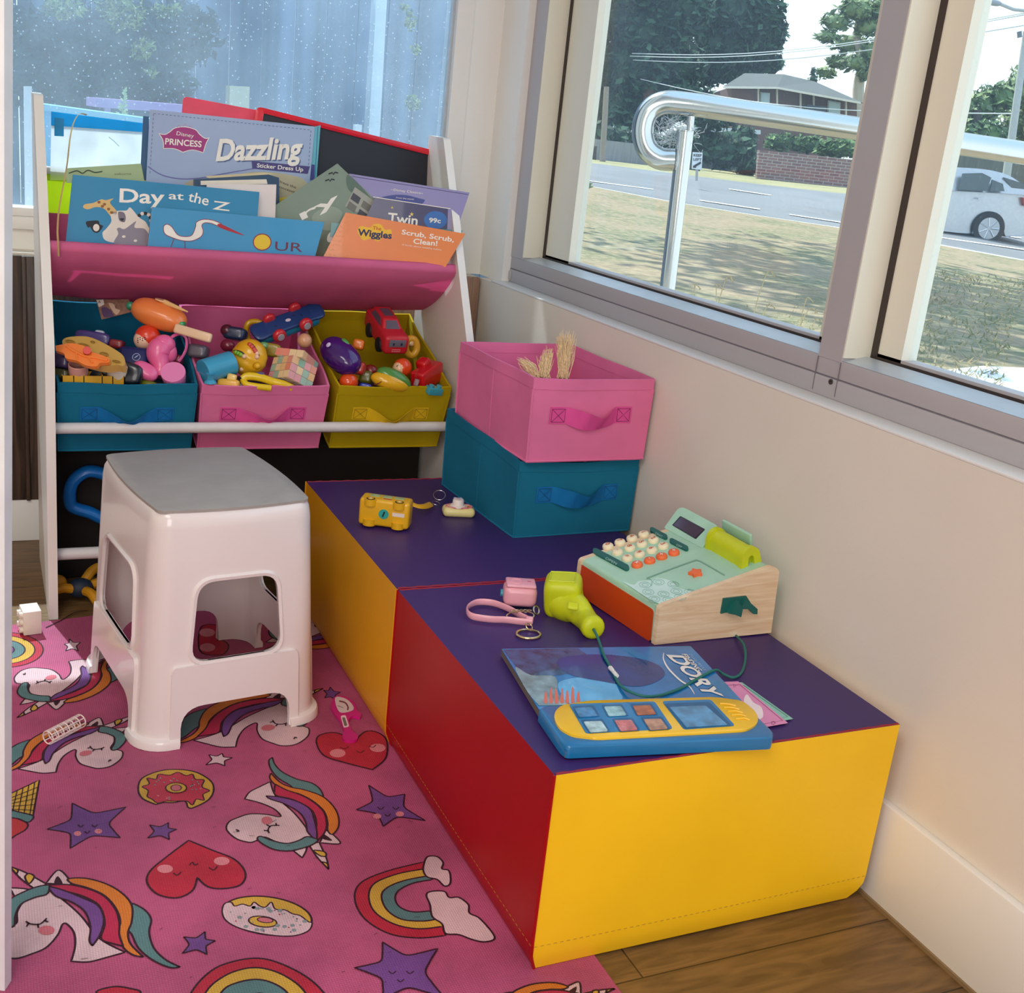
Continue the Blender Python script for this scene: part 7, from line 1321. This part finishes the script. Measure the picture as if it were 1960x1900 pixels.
# ---- silver car (side on, nose to the left)
DC = 22.5; slv = mk('#b9bdc4', .3, .6, coat=.5, name='silver_paint'); gls = mk('#4d5a60', .08, .3, name='car_glass'); tyr = mk('#24262a', .7); ca = thing('silver_car', atD(1850, 452, DC), 'silver hatchback driving past on the road in the second window', 'car')
def cpt(u, v, D_): return atD(u, v, D_)
low = sp2([((1760 - (1760 - a_) * .70) if a_ < 1760 else a_, b_) for a_, b_ in [(1640, 420), (1634, 400), (1645, 380), (1700, 366), (1760, 362), (1800, 364), (1880, 368), (1945, 372), (1978, 378), (1990, 400), (1992, 430), (1984, 448), (1940, 452), (1925, 452), (1918, 430), (1896, 412), (1872, 425), (1864, 446), (1800, 442), (1730, 436), (1722, 418), (1704, 405), (1684, 416), (1678, 430), (1650, 428)]], 4)
mb = MB(); w0 = 1.65; loops = []
for D_, s_ in ((DC + .10, .985), (DC, 1), (DC + .02, 1), (DC + w0, 1)):
    cx2, cy2 = 1815, 408; loops.append([cpt(cx2 + (u - cx2) * s_, cy2 + (v - cy2) * s_, DC) + FWD * (D_ - DC) for u, v in low])
n_ = len(low); mb.add([v for l in loops for v in l], [[k * n_ + i, k * n_ + (i + 1) % n_, (k + 1) * n_ + (i + 1) % n_, (k + 1) * n_ + i] for k in (0, 2) for i in range(n_)] + [[i, (i + 1) % n_, 2 * n_ + (i + 1) % n_, 2 * n_ + i] for i in range(0)] + [list(range(n_))[::-1], list(range(3 * n_, 4 * n_))], slv)
fixn(mb).build('body', ca, sharp=50)
rf = sp2([(1735, 364), (1770, 345), (1800, 330), (1840, 322), (1880, 323), (1915, 328), (1945, 338), (1972, 360), (1975, 376), (1900, 372), (1800, 366)], 4); A_ = [cpt(u, v, DC) + FWD * .06 for u, v in rf]; cc = sum(A_, Vector((0, 0, 0))) / len(A_)
A2 = [p + FWD * (.10 + .35 * max(0, (p.z - cc.z + .15))) for p in A_]; B2 = [p + FWD * (w0 - .3) for p in A_]; n_ = len(A2); mb = MB(); mb.add(A2 + B2, [list(range(n_)), list(range(n_, 2 * n_))[::-1]] + [[i, (i + 1) % n_, n_ + (i + 1) % n_, n_ + i] for i in range(n_)], slv); fixn(mb).build('roof', ca, sharp=40)
for q in ([(1752, 362), (1792, 336), (1826, 331), (1818, 363)], [(1838, 363), (1846, 332), (1882, 331), (1900, 340), (1890, 366)], [(1902, 344), (1922, 352), (1925, 366), (1898, 366)]): fixn(MB().slab([cpt(u, v, DC) + FWD * .12 for u, v in q], -FWD * .06, gls)).build('side_window', ca, smooth=False)
fixn(MB().slab([cpt(u, v, DC) + FWD * .2 for u, v in ((1930, 340), (1968, 352), (1976, 366), (1948, 366))], FWD * 1.0, gls)).build('rear_window', ca, smooth=False)
for u, v in ((1893, 437), (1720, 423)):
    c = cpt(u, v, DC) + FWD * .02; M = frame(-FWD); wh = MB().lathe([(.17, .0), (.20, .02), (.295, .02), (.31, -.02), (.31, -.18), (.2, -.2)], tyr, c, M, 30).build('tyre', ca, sharp=50); hb_ = MB(); hb_.lathe([(.0, .015), (.04, .02), (.05, .005), (.19, .0), (.2, .02)], mk('#a9adb4', .3, .7), c, M, 26)
    for k in range(7): t = k * .8976; hb_.tube([c + M @ Vector((math.cos(t) * .04, math.sin(t) * .04, .014)), c + M @ Vector((math.cos(t) * .19, math.sin(t) * .19, .014))], .018, mk('#c9ccd2', .3, .7), 6)
    hb_.build('rim', wh)
fixn(MB().slab([cpt(u, v, DC) - FWD * .01 for u, v in ((1957, 378), (1985, 382), (1988, 398), (1960, 394))], FWD * .2, mk('#a81c24', .3))).build('tail_light', ca, smooth=False)
for u, v in ((1806, 376), (1878, 380)): fixn(MB().slab([cpt(u + a, v + b_, DC) - FWD * .03 for a, b_ in ((-7, -1.2), (6, -.4), (6, 1.8), (-7, 1))], FWD * .03, slv)).build('door_handle', ca, smooth=False)
# ---- behind the back window
dkf = mk('#6c7c90', .8, var=(1.2, .45, (9, 9, .12)), name='weathered_boards'); fe = thing('board_fence', (-2, 2.7, .1), 'tall dark weathered board fence behind the dusty back window', 'fence'); mb = MB(); x = -6.0; rng = random.Random(2)
while x < 1.25: w = .142; mb.b2((x, 2.7 + rng.uniform(0, .012), .1), (x + w, 2.725, 2.85 + rng.uniform(-.02, .02)), dkf); x += w + .004
mb.build('boards', fe, smooth=False)
for x in (-3.2, -1.9, -.6, .7): MB().b2((x, 2.73, .1), (x + .09, 2.82, 2.9), dkf).build('post', fe, smooth=False)
for z in (.5, 1.6, 2.6): MB().b2((-6, 2.73, z), (1.25, 2.78, z + .07), dkf).build('rail', fe, smooth=False)
def ybox(q, y, dep, m):      # v of 399 and more means: down to the ground
    P = [ony(u, v, y) for u, v in q]
    for p, (u, v) in zip(P, q):
        if v > 399: p.z = .1
    return fixn(MB().slab(P, (0, dep, 0), m))
tag(ybox([(722, -60), (741, -60), (731, 250), (706, 400), (688, 400)] if 0 else [(724, -60), (744, -60), (722, 420), (698, 420)], 1.9, .07, mk('#dfe4e8', .6)).build('verandah_post', smooth=False), 'white square post outside the dusty back window, tall and right of centre', 'post')
tag(ybox([(440, 164), (478, 166), (474, 400), (434, 400)], 2.2, .09, mk('#d8cfae', .7)).build('stone_pillar', smooth=False), 'short cream pillar outside the dusty back window above the activity book', 'pillar')
tag(ybox([(46, 165), (61, 165), (59, 405), (44, 405)], .45, .03, mk('#eef0f2', .5)).build('garden_stake', smooth=False), 'thin white upright outside the glass left of the book rack', 'post')
tag(ybox([(681, 238), (693, 239), (689, 400), (677, 400)], 1.2, .03, mk('#eef0f2', .5)).build('garden_stake', smooth=False), 'short white upright outside the glass above the blackboard', 'post')
cbm = mk('#5fc3e6', .4, translucent=.35, name='aqua_plastic'); rt = thing('plastic_crate', ony(160, 395, .55), 'large aqua plastic tub outside the back window', 'plastic crate')
ybox([(62, 200), (330, 238), (330, 420), (62, 400)], .5, .4, cbm).build('tub_body', rt, smooth=False); ybox([(58, 196), (335, 234), (335, 246), (58, 208)], .485, .43, mk('#8fd8f0', .4)).build('tub_rim', rt, smooth=False)
gb = thing('garden_bench', (ony(300, 200, 1.3).x, 1.3, .1), 'pale lilac bench outside the back window behind the aqua tub', 'bench'); ybox([(183, 187), (420, 206), (420, 222), (183, 205)], 1.3, .35, mk('#c3a6dc', .5)).build('seat', gb, smooth=False)
for u in (200, 395):
    for yy2 in (1.31, 1.6): ybox([(u, 205), (u + 12, 206), (u + 12, 400), (u, 400)], yy2, .03, mk('#c3a6dc', .5)).build('leg', gb, smooth=False)
rng = random.Random(6); mb = MB(); sg_ = mk('#c9d6a0', .6, translucent=.4); p0 = ony(232, 235, 1.0); p1 = ony(240, 168, 1.0); mb.tube([p0, p1], .002, sg_, 5)
for i in range(46): t = rng.random(); p = p0.lerp(p1, t); d = Vector((rng.choice((-1, 1)) * rng.uniform(.4, 1), rng.uniform(-.4, .4), .5)).normalized() * .022 * (1.25 - t); mb.add([p, p + d * .5 + UP * .004, p + d, p + d * .5 - UP * .003], [[0, 1, 2, 3]], sg_)
mb.tube([Vector((p0.x, p0.y, .1)), p0], .002, sg_, 5); tag(mb.build('garden_sprig', smooth=False), 'small pale sprig of leaves outside the back window above the aqua tub', 'plant')
def bush(name, lab, blobs, y, lm, leaf, dens, seed):
    rng = random.Random(seed); mb = MB(); k = (y - CAM.y) / FPX * 1.05
    for (u, v, rx, ry) in blobs: leaves(mb, ony(u, v, y), (rx * k, ry * k, min(rx, ry) * k * .5), int(dens * rx * ry / 100), leaf, lm, rng)
    return tag(mb.build(name, smooth=False), lab, 'foliage')
gy = [mk('#9fae5c', .7, translucent=.4), mk('#c6cf86', .7, translucent=.4), mk('#5a6f48', .7, translucent=.3)]; gd = [mk('#33454a', .8, translucent=.2), mk('#3f5452', .8, translucent=.2), mk('#2b3a42', .8)]
bush('hanging_branch', 'sunlit leafy branch at the top left outside the dusty back window', [(240, 30, 40, 30), (275, 95, 22, 22), (215, 10, 30, 18), (120, 15, 40, 20), (320, 20, 30, 14), (290, 140, 12, 10)], 2.3, gy, .016, 26, 1)
bush('shrub', 'dark leafy shrub at the left outside the dusty back window', [(60, 90, 90, 70), (200, 80, 110, 70), (330, 70, 90, 70), (120, 170, 100, 50), (280, 160, 90, 50)], 2.5, gd, .030, 12, 2)
bush('hanging_branch', 'small sunlit leaves at the right edge outside the dusty back window', [(785, 40, 14, 22), (795, 95, 10, 12), (790, 195, 16, 18), (775, 15, 10, 10)], 2.3, gy, .012, 40, 3)

# branches hang from a yard tree whose trunk is left of the window
def limb(P, r): return MB().tube(sp3([Vector(p) for p in P], 5), r, mk('#4a4038', .9), 8)
yt = thing('yard_tree', (-2.9, 2.45, .1), 'dark trunked yard tree at the left outside the dusty back window', 'tree'); limb([(-2.9, 2.45, .1), (-2.85, 2.45, 1.2), (-2.75, 2.4, 2.4), (-2.6, 2.4, 3.2)], .09).build('trunk', yt); limb([(-2.78, 2.4, 2.2), (-2.2, 2.35, 2.5), (-1.5, 2.3, 2.2), (-1.2, 2.3, 1.75)], .012).build('branch', yt); limb([(-2.7, 2.4, 2.6), (-1, 2.35, 2.9), (.3, 2.3, 2.5), (.55, 2.3, 1.8)], .012).build('branch', yt)
# unseen tree crowns, added above the view to mottle the lawn with shade
rng = random.Random(12)
for (x, y, z, R_, n, lab) in ((5.5, 9.5, 8.5, 5.6, 3200, 'unseen shade tree over the lawn, nearer one'), (12.5, 10.5, 9.5, 5.5, 3000, 'unseen shade tree over the lawn, farther one')):
    rt = thing('shade_tree', (x - 6.5, y + 2.5, .1), lab, 'tree', 'shade trees over the lawn'); mb = MB()
    for k in range(9): leaves(mb, Vector((x + rng.uniform(-.6, .6) * R_, y + rng.uniform(-.6, .6) * R_, z + rng.uniform(-1, 1.5))), (R_ * .45, R_ * .45, 1.3), n // 9, .22, mdl, rng, (Vector((1, 0, 0)), Vector((0, 1, 0)), UP))
    mb.build('foliage', rt, smooth=False)
